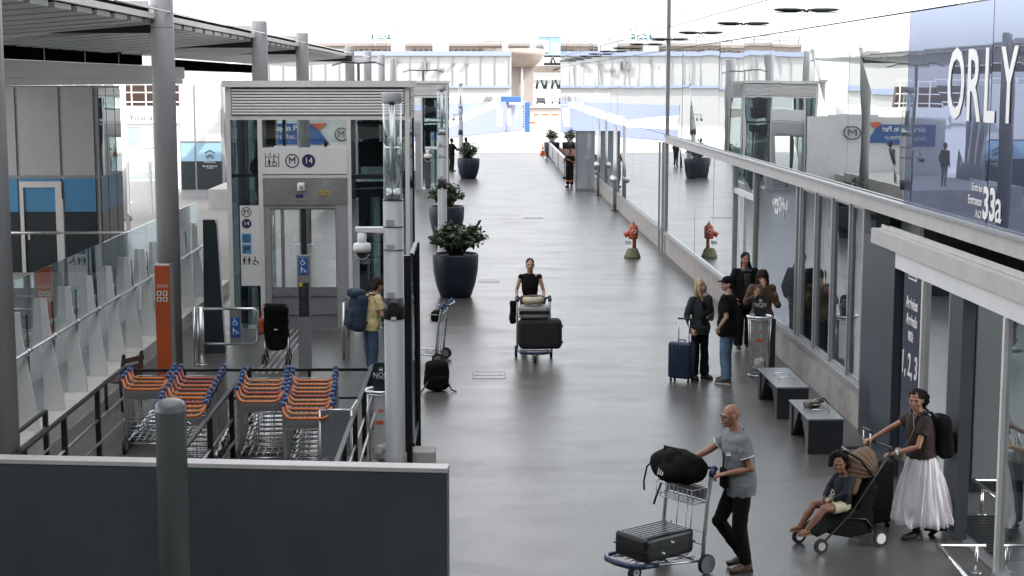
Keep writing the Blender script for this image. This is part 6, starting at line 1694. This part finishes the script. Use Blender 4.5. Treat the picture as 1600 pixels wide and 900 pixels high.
q = MB(); q.loft([(V((0, -.015, .455)), V((.12, 0, 0)), V((0, .10, 0))), (V((0, -.035, .56)), V((.12, 0, 0)), V((0, .098, 0))), (V((0, -.05, .70)), V((.115, 0, 0)), V((0, .08, 0))), (V((0, -.05, .765)), V((.06, 0, 0)), V((0, .055, 0)))], 20)
for a in 'RL': limb(q, [J['sh' + a], J['el' + a], J['el' + a].lerp(J['wr' + a], .85)], [.048, .042, .034])
sh = cloth(tc, 'top', 'navy_cloth', q, .007, .006, (12, 12, 12))
q = MB()
for a0_ in range(6): 
    a = R(60 * a0_ + 10); q.sph((.0 + .028 * math.cos(a), .088 - .0, .60 + .028 * math.sin(a)), (.016, .005, .008), 8, 6, Matrix.Rotation(-a, 3, 'Y'))
q.tube([(-.01, .088, .575), (.0, .090, .53)], .003, 5); q.build('flower_print', 'cream_cloth', sh)
q = MB(); q.loft([(V((0, -.02, .42)), V((.125, 0, 0)), V((0, .10, 0))), (V((0, -.02, .49)), V((.118, 0, 0)), V((0, .095, 0)))], 18)
for a in 'RL': q.tube([J['hp' + a], J['hp' + a].lerp(J['kn' + a], .55)], [.074, .066], 16)
cloth(tc, 'shorts', 'cream_cloth', q, .007, .004)
q = MB(); c_ = J['head']; Q = headrot(J); rr2 = random.Random(5)
for i in range(70):
    d = V((rr2.gauss(0, 1), rr2.gauss(0, 1), rr2.gauss(0, 1))).normalized()
    if d.y > .25 and d.z < .62: continue
    if d.z < -.45: continue
    q.sph(c_ + Q @ (V((d.x * .088, d.y * .095 - .012, d.z * .095 + .022))), .034, 8, 6)
q.sph(c_ + Q @ V((0, -.035, .04)), (.078, .075, .085), 14, 10); cloth(tc, 'hair', 'hair_black', q, .006, .008, (50, 50, 50))
for a in 'RL':
    td = J['toe' + a].normalized(); q = MB(); q.tube([J['an' + a] + td * .03 + V((-.03, 0, -.02)), J['an' + a] + td * .03 + V((0, 0, .008)), J['an' + a] + td * .03 + V((.03, 0, -.02))], .006, 6); q.cbox(J['an' + a] + td * .04 - V((0, 0, .052)), (.055, .15, .012)); q.build('sandal', 'skin_tan', tc)
# big black suitcase behind the stroller
c = G(1392, 822)
suitcase('tall black suitcase standing right behind the stroller', (4.36, 16.72, .004), 100, (.46, .30, .70), 'case_black_soft', ribs=False, handle=.30)
# stroller by the lift, seen from behind
c = G(433, 566); s2 = thing('stroller', 'empty black folded hood stroller standing in front of the lift', 'stroller', (c.x, c.y, .004), 4)
for x in (-.2, .2):
    q = MB(); q.tube([(x, .3, .1), (x, .05, .5), (x, -.12, .95), (x * .9, -.2, 1.02)], .011, 8); q.tube([(x, -.2, .1), (x, .0, .5)], .010, 8); q.build('side_frame', 'steel', s2)
    for y in (-.2, .3):
        for dx in (-.03, .03): wheel(s2, (x + dx, y, .085), .085, .025)
q = MB(); q.rbox((0, .0, .62), (.42, .30, .72), r=.12, n=4, M=Matrix.Rotation(R(8), 3, 'X')); q.rbox((0, -.05, .92), (.43, .34, .22), r=.10, n=4); cloth(s2, 'seat', 'black_fabric', q, .010, .014, (6, 6, 6))
q = MB(); q.rbox((0, .02, .32), (.34, .26, .22), r=.08, n=3); cloth(s2, 'basket', 'black_cloth', q, .010, .01)
q = MB(); q.cbox((0, -.185, .60), (.06, .006, .02)); q.build('label_tag', 'letter_white', s2)
q = MB(); q.tube([(-.2, -.2, 1.02), (-.15, -.22, 1.05), (.15, -.22, 1.05), (.2, -.2, 1.02)], .014, 8); q.build('handle', 'black_plastic', s2)
p = wm(s2) @ V((-.27, .05, .62)); o = thing('shoulder_bag', 'red orange bag hanging on the left side of the stroller by the lift', 'bag', tuple(p)); q = MB(); q.rbox((0, 0, 0), (.14, .2, .28), r=.05); cloth(o, 'bag', 'red_orange_cloth', q, .01, .01); q = MB(); q.tube([(0, -.06, .12), (.04, 0, .34), (0, .06, .12)], .008, 6); q.build('strap', 'red_orange_cloth', o)

# ================================================================ BENCHES
def bench(label, y0, y1, x0=4.33, x1=4.79):
    t = thing('bench', label, 'bench', ((x0 + x1) / 2, (y0 + y1) / 2, .004), 0, 'dark block benches along the facade')
    w, L = (x1 - x0) / 2, (y1 - y0) / 2
    q = MB(); q.box(-w - .008, -L - .008, .445, w + .008, L + .008, .470); q.build('seat', 'bench_top', t, bevel=.004)
    for s in (-1, 1):
        q = MB(); q.box(-w, s * L, 0, w, s * (L - .16), .444); q.build('end_block', 'bench_side', t, bevel=.006)
        q = MB(); q.prism([(s * (L - .161), .02), (s * (L - .161), .443), (s * (L - .55), .443)], 'x', -w + .02, w - .02); q.build('brace', 'bench_side', t)
    q = MB(); q.box(-w + .06, -L + .165, .30, w - .06, L - .165, .443); q.build('seat_box', 'dark_frame', t)
    return t
def armloop(b, ys):
    for y in ys:
        q = MB(); q.tube([(-.10, y, .47), (-.10, y, .50), (-.08, y, .515), (.10, y, .515), (.12, y, .50), (.12, y, .47)], .007, 6); q.build('seat_divider', 'chrome', b)
b1 = bench('dark block bench with pale seat, farther one, beside the bin stand', 22.10, 23.64); armloop(b1, (.1, -.25))
b2 = bench('dark block bench nearest the camera with a grey bag on it', 19.96, 21.21); armloop(b2, (.05, -.25))
o = thing('crumpled_bag', 'small crumpled grey brown bag lying on the nearest bench', 'bag', (4.54, 20.72, .476), 20)
q = MB(); q.rbox((0, 0, .04), (.22, .16, .08), r=.035, n=3); q.rbox((.12, .02, .07), (.12, .08, .05), r=.02); cloth(o, 'bag', 'taupe_leather', q, .007, .018, (14, 14, 14)); q = MB(); q.tube([(.1, 0, .07), (.2, .03, .10), (.26, 0, .02)], .008, 6); q.build('strap', 'black_fabric', o)

# ================================================================ BIN STANDS
mat('clear_bag', (.62, .62, .62), .3, 0, .15, 7, alpha=.32)
def binstand(label, loc, rz=0, side=1):
    t = thing('bin_stand', label, 'bin', loc, rz, 'ring topped waste bins with clear bags')
    q = MB(); q.tube([(.20 * math.cos(a), .17 * math.sin(a), 1.0) for a in [i * math.pi / 12 for i in range(24)]], .022, 8, closed=True); q.tube([(.16 * math.cos(a), .13 * math.sin(a), .955) for a in [i * math.pi / 12 for i in range(24)]], .010, 6, closed=True); q.build('ring', 'chrome', t)
    q = MB()
    for a in (30, 150, 210, 330):
        x, y = .20 * math.cos(R(a)), .16 * math.sin(R(a)); q.tube([(x, y, .99), (x * .9, y * .9, .5), (x * .85, y * .85, .03), (x * .7, y * .7, .012)], .009, 6)
    q.tube([(.17 * math.cos(a), .14 * math.sin(a), .03) for a in [i * math.pi / 12 for i in range(24)]], .010, 6, closed=True); q.build('legs', 'chrome', t)
    q = MB(); q.lathe([(.02, .10), (.11, .12), (.145, .35), (.15, .7), (.155, .96)], n=28)
    for i, v in enumerate(q.v): v += V((mn.noise(v * 9) * .025, mn.noise(v * 9 + V((5, 5, 5))) * .025, 0))
    q.build('clear_liner', 'clear_bag', t)
    q = MB(); q.rbox((0, 0, .20), (.18, .16, .22), r=.06); cloth(t, 'rubbish', 'offwhite_metal', q, .012, .03, (9, 9, 9))
    q = MB(); q.cbox((-.02, -.156, .62), (.10, .003, .05)); q.build('red_print', 'red_orange', t); q = MB(); q.cbox((.0, -.158, .77), (.05, .003, .03)); q.build('red_print', 'red_orange', t)
    q = MB(); q.box(.06, .17, .02, .30, .20, .93); q.build('back_plate', 'bench_side', t)
    q = MB(); q.prism([(-.10, 0), (-.06, -.10), (.06, -.10), (.10, 0), (.115, .12), (.10, .27), (.06, .31), (-.06, .31), (-.10, .27), (-.115, .12)], 'y', -.008, .008)
    q.v = [V((v.x, v.y - .03, v.z + 1.05)) for v in q.v]; sg = q.build('sign_plate', 'dark_slate', t)
    for s_, sz, z, in (('NON', .085, 1.20), ('aux bagages', .028, 1.165)): text(s_, sz, 'lettering', 'letter_white', sg, (0, -.04, z), XR, ZU, ext=.001, world=False)
    q = MB(); q.tube([(-.02, -.042, 1.275), (-.02, -.042, 1.29), (.02, -.042, 1.29), (.02, -.042, 1.275)], .003, 4); q.cbox((0, -.040, 1.265), (.05, .004, .022)); q.build('pictogram', 'letter_white', sg)
    return t
c = G(1187, 590); B1 = binstand('ring topped bin with clear bag and dark NON sign by the group of people', (c.x, c.y + .1, .004))
c = G(597, 728); 
dup(B1, (AtY(596, 620, 19.35).x, 19.35, .004), label='ring topped bin with clear bag between the trolleys and the nearest mast')

# ================================================================ HYDRANT, CONE, BARRIERS
c = G(988, 403); o = thing('fire_hydrant', 'red fire hydrant standing on a mossy concrete foot', 'hydrant', (c.x, c.y, .004))
mat('hydrant_red', (.50, .10, .04), .4, 0, .2, 8, dirt=.4); mat('mossy', (.19, .185, .11), .9, 0, .3, 12, bump=.4)
q = MB(); q.lathe([(.235, 0), (.225, .05), (.16, .22), (.13, .26), (.04, .27)], n=10); q.build('foot', 'mossy', o)
q = MB(); q.lathe([(.055, .25), (.05, .55), (.055, .56)], (.05, 0, 0), 16); q.build('stem', 'hydrant_red', o)
q = MB(); q.lathe([(.115, .52), (.135, .56), (.135, .84), (.11, .89), (.06, .91), (.05, .955), (.02, .96)], (.02, 0, 0), 24); q.build('body', 'hydrant_red', o)
q = MB(); q.cyl((-.08, 0, .70), (-.22, -.02, .62), .065, .075, n=16); q.build('outlet', 'hydrant_red', o)
q = MB(); q.cyl((.02, -.10, .74), (.02, -.165, .74), .06, n=18); q.build('outlet_cap', 'hydrant_red', o)
q = MB(); q.tube([(.02 + .05 * math.cos(a), -.168, .74 + .05 * math.sin(a)) for a in [i * math.pi / 8 for i in range(16)]], .010, 6, closed=True); q.build('cap_ring', 'chrome', o)
q = MB(); q.cbox((-.12, -.02, .42), (.16, .01, .10)); q.build('tag_plate', 'sign_white', o)
q = MB(); q.cyl((.02, 0, .95), (.02, 0, 1.0), .02, n=8); q.build('valve', 'black_metal', o)
mat('cone_orange', (.60, .12, .03), .5, 0, .1, 8)
c = G(848, 243); o = thing('traffic_cone', 'orange traffic cone with white band at the far shade edge', 'cone', (c.x, c.y, .004))
q = MB(); q.lathe([(.17, .03), (.03, .74), (.02, .75)], n=20); q.build('cone_body', 'cone_orange', o); q = MB(); q.rbox((0, 0, .018), (.46, .46, .036), r=.01); q.build('base', 'cone_orange', o)
for z0, z1 in ((.30, .40), (.52, .60)): q = MB(); q.lathe([(.172 - .1945 * (z0 - .03), z0), (.172 - .1945 * (z1 - .03), z1)], n=20); q.build('white_band', 'letter_white', o)
# glazed barrier rack + trolleys behind it
A, Bp = G(858, 250), G(884, 282)
A, Bp = G(857, 247), G(893, 293)
bar_dir = (Bp - A); L = bar_dir.length; an = math.degrees(math.atan2(bar_dir.y, bar_dir.x))
o = thing('metal_barrier', 'pale mesh barrier running towards the distant worker', 'barrier', tuple(A), an)
for i in range(3):
    x0, x1 = L * i / 3 * .78, L * (i + 1) / 3 * .78 - .3
    q = MB(); q.box(x0, -.02, .2, x1, .02, .98); q.build('mesh_panel', 'bench_top', o)
    q = MB(); q.box(x0, -.05, .12, x0 + .12, .05, 1.05); q.box(x1, -.05, .12, x1 + .08, .05, 1.05); q.box(x0, -.05, 1.0, x1, .05, 1.06); q.build('frame', 'steel', o)
    q = MB(); q.box(x0, -.1, 0.004, x1, .1, .12); q.build('base', 'bench_side', o)
# far orange trolleys
for i in range(9):
    f = i / 8; p = A.lerp(Bp, .28 + .5 * f) + V((.62, 0, 0))
    dup(nest, (p.x, p.y, .004), 0, label='%s orange handled trolley behind the far mesh barrier' % (['farthest', 'eighth', 'seventh', 'sixth', 'fifth', 'fourth', 'third', 'second', 'nearest'][i]))
# frosted partition and slim posts near the far doors
o = thing('glass_partition', 'pale glass partition standing out from the facade behind the worker', 'partition', (4.9, 69.2, 0))
mat_mirror('frosted', (.30, .34, .37), (.8, .85, .9), .35, rough=.12, wave=0)
xa = AtY(901, 290, 69.2).x
q = MB(); q.box(xa, 69.2, .12, XF - .12, 69.23, 2.6); q.build('glass_panel', 'frosted', o, world=True)
q = MB(); q.box(xa - .06, 69.17, 0, xa, 69.26, 2.66); q.box(xa, 69.17, 2.6, XF - .12, 69.26, 2.66); q.box(xa, 69.17, 0.004, XF - .12, 69.26, .12); q.build('frame', 'bench_top', o, world=True)
for i, (px, py, pt, lb) in enumerate(((940, 305, 185, 'slim tall steel post just right of the pale glass partition'), (950, 306, 190, 'second slim tall steel post right of the pale glass partition'), (965, 329, 195, 'slim tall steel post nearer than the glass partition'), (975, 331, 197, 'nearest slim tall steel post along the far facade'))):
    c = G(px, py); z = AtY(px, pt, c.y).z; t = thing('steel_post', lb, 'post', (min(c.x, 5.2), c.y, .004), 0, 'slim steel posts by the far doors')
    q = MB(); q.cyl((0, 0, 0), (0, 0, z), .045, n=12); q.build('shaft', 'steel', t); q = MB(); q.cyl((0, 0, 0), (0, 0, .02), .16, n=16); q.build('base', 'bench_side', t)
    q = MB(); q.sph((-.06, -.02, 1.3 if i < 2 else 1.2), (.12, .10, .14), 12, 8); q.build('call_box', 'steel', t)

# ================================================================ PLANTERS
def planter(label, loc, R0, h, ph, pw, seed, n=520, lean=0):
    t = thing('planter', label, 'planter', loc, 0, 'big dark blue planters with shrubs')
    q = MB(); q.lathe([(R0 * .62, 0), (R0 * .68, .02), (R0 * .86, h * .3), (R0 * .97, h * .62), (R0, h * .97), (R0 * .985, h), (R0 * .93, h), (R0 * .92, h - .08), (.01, h - .08)], n=48); q.build('pot', 'planter_glaze', t)
    q = MB(); q.lathe([(R0 * .9, h - .09), (R0 * .9, h - .05), (.01, h - .04)], n=30); q.build('soil', 'soil', t)
    s = thing('shrub', 'x', 'shrub', (loc[0], loc[1], loc[2] + h - .06)); s['label'] = label.replace('big dark blue planter', 'dark green leafy shrub growing in the planter')
    s['group'] = 'shrubs in the planters'
    r = random.Random(seed); st_, lf = MB(), [MB(), MB()]
    for i in range(int(n / 13)):
        a = r.uniform(0, 2 * math.pi); rad = pw * math.sqrt(r.random()) * .95; hz = ph * (1 - .45 * (rad / pw) ** 2) * r.uniform(.55, 1.05)
        b0 = V((r.uniform(-.3, .3) * R0, r.uniform(-.3, .3) * R0, 0)); tip = V((rad * math.cos(a) + lean * (hz / ph) ** 2 * (1 if math.cos(a) > .2 else 0), rad * math.sin(a), hz))
        mid_ = b0.lerp(tip, .5) + V((0, 0, .10)); st_.tube([b0, mid_, tip], [.011, .008, .004], 5)
        for k in range(14):
            f = r.uniform(.35, 1.02); p = b0.lerp(mid_, f * 2) if f < .5 else mid_.lerp(tip, f * 2 - 1)
            d = V((r.gauss(0, 1), r.gauss(0, 1), r.gauss(.35, .6))).normalized(); L = r.uniform(.085, .16); w = L * .20
            sd_ = d.cross(V((r.gauss(0, 1), r.gauss(0, 1), r.gauss(0, 1)))).normalized(); nn = d.cross(sd_) * .012; e = p + d * L; droop = V((0, 0, -L * .18))
            lf[0 if r.random() < .68 else 1].add([p, p + d * L * .35 + sd_ * w + nn, p + d * L * .35 - sd_ * w + nn, p + d * L * .72 + sd_ * w * .8 + nn + droop * .5, p + d * L * .72 - sd_ * w * .8 + nn + droop * .5, e + droop], [(0, 1, 2), (1, 3, 4, 2), (3, 5, 4)], True)
    st_.build('stem', 'stem', s)
    lf[0].build('foliage', 'leaf', s); lf[1].build('foliage', 'leaf_light', s)
    return t
planter('nearest big dark blue planter', (AtY(712, 460, 35.2).x, 35.2, .004), .52, .98, .78, .66, 1, 1900, .25)
planter('middle big dark blue planter behind the slim mast', (AtY(698, 350, 48.5).x, 48.5, .004), .55, 1.0, .86, .58, 2, 1300)
planter('farthest big dark blue planter near the second lift', (AtY(732, 270, 78).x, 78.4, .004), .56, 1.0, .85, .60, 3, 1000)
planter('distant big dark blue planter at the end of the mesh barrier', (AtY(861, 240, 100).x - .0, 99.0, .004), .5, 1.0, 1.0, .5, 4, 500)

# ================================================================ LEFT FURNITURE
c = AtY(256.5, 500, 25.5)
o = thing('orange_totem', 'tall narrow orange sign totem in front of the round column', 'totem', (c.x, 25.5, .004), -6)
q = MB(); q.box(-.125, -.05, 0, .125, .05, 1.86); q.build('panel', 'orange_paint', o, bevel=.004); q = MB(); q.box(.126, -.05, 0, .165, .05, 1.90); q.build('edge', 'bench_top', o); q = MB(); q.box(-.125, -.05, 1.862, .125, .05, 1.885); q.build('cap', 'offwhite_metal', o)
for x in (-.055, .045):
    for z in (1.31, 1.41): 
        q = MB(); q.cbox((x, -.053, z), (.075, .004, .075)); s_ = q.build('pictogram_plate', 'sign_white', o); q = MB(); q.cbox((x, -.056, z), (.03, .003, .045)); q.build('pictogram', 'ink', s_)
text('INFORMATIONS', .026, 'lettering', 'letter_white', o, (0, -.0525, 1.545), XR, ZU, world=False, ext=.001); text('EMBARQUEMENT', .024, 'lettering', 'letter_white', o, (0, -.0525, 1.515), XR, ZU, world=False, ext=.001)
c = G(327, 560); o = thing('black_totem', 'tall black slab totem between the round column and the lift', 'totem', (c.x, 27.9, .004), 0)
q = MB(); q.prism([(-.17, 0), (-.14, 2.40), (.07, 2.40), (.10, 2.3), (.19, 0)], 'y', -.07, .07); q.build('panel', 'dark_slate', o, bevel=.006); q = MB(); q.prism([(.072, 2.40), (.105, 2.40), (.20, .2), (.192, .2), (.103, 2.3)], 'y', -.06, .06); q.build('edge', 'offwhite_metal', o); q = MB(); q.box(-.2, -.1, 0, .2, .1, .12); q.build('base', 'bench_side', o)
# accessible gate
c = G(310, 575); X0 = c.x; Y0 = 26.7; X1_ = AtY(402, 500, Y0).x
o = thing('accessible_gate', 'steel swing gate with a blue wheelchair sign in front of the lift', 'gate', (X0, Y0, .004))
w = X1_ - X0
q = MB(); q.cyl((0, 0, 0), (0, 0, 1.0), .06, n=20); q.cyl((0, 0, 0), (0, 0, .02), .11, n=20); q.build('post', 'steel', o)
q = MB(); q.cyl((-.10, 0, 0), (-.10, 0, 1.0), .025, n=12); q.build('stop_post', 'steel', o)
q = MB(); q.tube([(.05, 0, .97), (w - .06, 0, .97), (w, 0, .92), (w, 0, .42), (w - .06, 0, .36), (.05, 0, .36)], .024, 10); q.build('gate_frame', 'brushed_steel', o)
sb = MB(); sb.cbox((.60, -.01, .66), (.19, .01, .60)); sb.build('sign_holder', 'bench_top', o)
sb = MB(); sb.rbox((.60, -.022, .65), (.165, .01, .34), r=.004); sb = sb.build('blue_sign', 'sign_blue', o)
def wheelchair(q, c, k, y):
    c = V(c); P = lambda a, b: c + V((a * k, 0, b * k)); 
    q.sph(P(-.01, .5) , .07 * k, 8, 6); q.tube([P(0, .38), P(.02, .1), P(.22, .08), P(.32, -.22), P(.4, -.2)], .045 * k, 6); q.tube([P(.0, .24), P(.2, .22)], .035 * k, 6)
    q.tube([P(.02 + .27 * math.cos(a), -.08 + .27 * math.sin(a)) for a in [R(110 + 21 * i) for i in range(12)]], .035 * k, 6)
def pusher(q, c, k):
    c = V(c); P = lambda a, b: c + V((a * k, 0, b * k)); q.sph(P(-.25, .42), .08 * k, 8, 6); q.tube([P(-.25, .3), P(-.22, -.05)], .08 * k, 6); q.tube([P(-.22, -.05), P(-.32, -.4)], .05 * k, 6); q.tube([P(-.2, .2), P(.05, .1), P(.3, -.1)], .04 * k, 6); q.tube([P(.1, -.1), P(.38, -.3), P(.45, -.1)], .05 * k, 6); q.tube([P(.12, -.12), P(.1, -.4)], .03 * k, 6)
q = MB(); wheelchair(q, (.59, -.03, .735), .13, 0); pusher(q, (.60, -.03, .58), .13); q.build('pictogram', 'letter_white', sb)
# intercom pillar
o = thing('intercom_pillar', 'slim steel intercom pillar with a blue wheelchair sign before the lift door', 'pillar', (AtY(475, 450, 26.1).x, 26.1, .004))
q = MB(); q.box(-.105, -.06, 0, .105, .06, 1.96); q.build('body', 'bench_top', o, bevel=.004)
q = MB(); q.rbox((0, -.066, 1.78), (.145, .012, .29), r=.005); sb = q.build('blue_sign', 'sign_blue', o)
q = MB(); wheelchair(q, (-.01, -.074, 1.845), .12, 0); pusher(q, (.0, -.074, 1.715), .12); q.build('pictogram', 'letter_white', sb)
q = MB(); q.box(-.085, -.066, .93, .085, -.061, 1.50); q.build('dark_plate', 'dark_frame', o)
q = MB(); q.cbox((-.045, -.069, 1.47), (.06, .006, .06)); q.build('yellow_mark', 'yellow_sticker', o)
q = MB(); q.rbox((0, -.07, 1.34), (.085, .02, .19), r=.008); q.build('intercom_panel', 'bench_side', o); q = MB(); q.cyl((0, -.08, 1.31), (0, -.084, 1.31), .012, n=12); q.build('button', 'chrome', o)
for i in range(6): text('Appuyez pour', .018, 'lettering', 'bench_top', o, (0, -.0665, 1.17 - i * .035), XR, ZU, world=False, ext=.0005) if i % 2 == 0 else None
# slim stainless gate post right of the lift door
c = AtY(540, 480, 27.2); o = thing('steel_post', 'stainless gate post with flat plate right of the lift door', 'post', (c.x, 27.2, .004))
q = MB(); q.cyl((-.04, 0, 0), (-.04, 0, 1.0), .028, n=12); q.build('post', 'steel', o); q = MB(); q.box(.0, -.01, .0, .07, .01, 1.0); q.build('flat_plate', 'bench_top', o)
# wooden bench with slatted back at far left
c = AtY(207, 560, 22.9); o = thing('slatted_bench', 'dark wooden bench with slatted back beside the white ledge', 'bench', (c.x - .05, 23.0, .004), 62)
mat('bench_wood', (.07, .03, .022), .5, 0, .3, 5)
for x in (-.20, .20): q = MB(); q.prism([(-.02, 0), (.02, 0), (.05, .42), (-.03, .86), (-.06, .86), (-.02, .42)], 'x', x - .02, x + .02); q.prism([(.30, 0), (.33, 0), (.33, .42), (.30, .42)], 'x', x - .02, x + .02); q.build('leg', 'black_metal', o)
for i, z in enumerate((.52, .64, .76)): q = MB(); q.cbox((0, -.02 - i * .016, z), (.46, .02, .075)); q.build('backrest', 'bench_wood', o)
for i in range(4): q = MB(); q.cbox((0, .06 + i * .08, .43), (.46, .07, .025)); q.build('seat', 'bench_wood', o)
# black lane rails
def rail(label, X, ya, yb, ztop=.92, posts=None, double=False):
    t = thing('lane_railing', label, 'railing', (X, ya, .004), 0, 'black railings of the trolley lanes'); L = yb - ya
    q = MB(); q.box(-.025, 0, ztop - .03, .025, L, ztop); q.build('top_rail', 'black_metal', t)
    q = MB(); q.tube([(0, 0, .50), (0, L, .50)], .018, 8); q.tube([(.03, 0, .22), (.03, L, .22)], .018, 8); q.build('lower_rail', 'steel', t)
    n = 5
    for i in range(n): y = L * i / (n - 1); y = min(max(y, .03), L - .03); q = MB(); q.box(-.03, y - .03, 0, .03, y + .03, ztop - .031); q.build('post', 'black_metal', t)
    return t
rail('black railing left of the leftmost trolley row', -4.88, 15.0, 21.6); rail('black railing between the two pairs of trolley rows', -3.16, 15.0, 21.6); rail('black railing right of the trolley rows beside the bin', -1.46, 15.4, 21.6)
rail('black railing at the foot of the white ledge, left of the trolleys', -5.45, 14.5, 19.6, .72)
o = thing('end_railing', 'black cross railing closing the far end of the trolley lanes', 'railing', (-3.2, 21.75, .004))
q = MB(); q.box(-1.65, -.02, .80, 1.70, .02, .84); q.box(-1.65, -.015, .40, 1.70, .015, .43); q.build('rail', 'black_metal', o)
for x in (-1.65, -.9, .0, .85, 1.68): q = MB(); q.box(x - .02, .021, 0, x + .02, .06, .84); q.build('post', 'black_metal', o)
# steel panel at the end of the right row
o = thing('steel_panel_gate', 'perforated steel gate panel at the near end of the right trolley row', 'gate', (-1.62, 18.2, .004))
mat('perforated', (.30, .32, .325), .35, .7, .2, 30)
q = MB(); q.box(-.22, 0, .42, .13, .02, .98); q.build('panel', 'perforated', o); q = MB()
for x in (-.23, .14): q.cyl((x, .01, 0), (x, .01, .99), .016, n=8)
q.tube([(-.23, .01, .99), (.14, .01, .99)], .016, 8); q.tube([(-.23, .01, .42), (.14, .01, .42)], .012, 8); q.tube([(.14, .01, .99), (.17, .5, 1.0)], .016, 8); q.build('frame', 'steel', o)
# tactile paving strips in front of the lift
mat('tactile', (.34, .34, .33), .6, 0, .1, 9)
o = MB()
a, b_ = G(400, 585), G(458, 515)
for i in range(4):
    off = V((.11 * i, 0, 0)); d = (b_ - a); nn = V((-d.y, d.x, 0)).normalized() * .018
    o.add([a + off + nn + V((0, 0, .012)), a + off - nn + V((0, 0, .012)), b_ + off - nn + V((0, 0, .012)), b_ + off + nn + V((0, 0, .012))], [(0, 1, 2, 3)])
o.build('tactile_strip', 'tactile', label='pale ribbed tactile guide strips leading to the lift door', cat='floor strip')
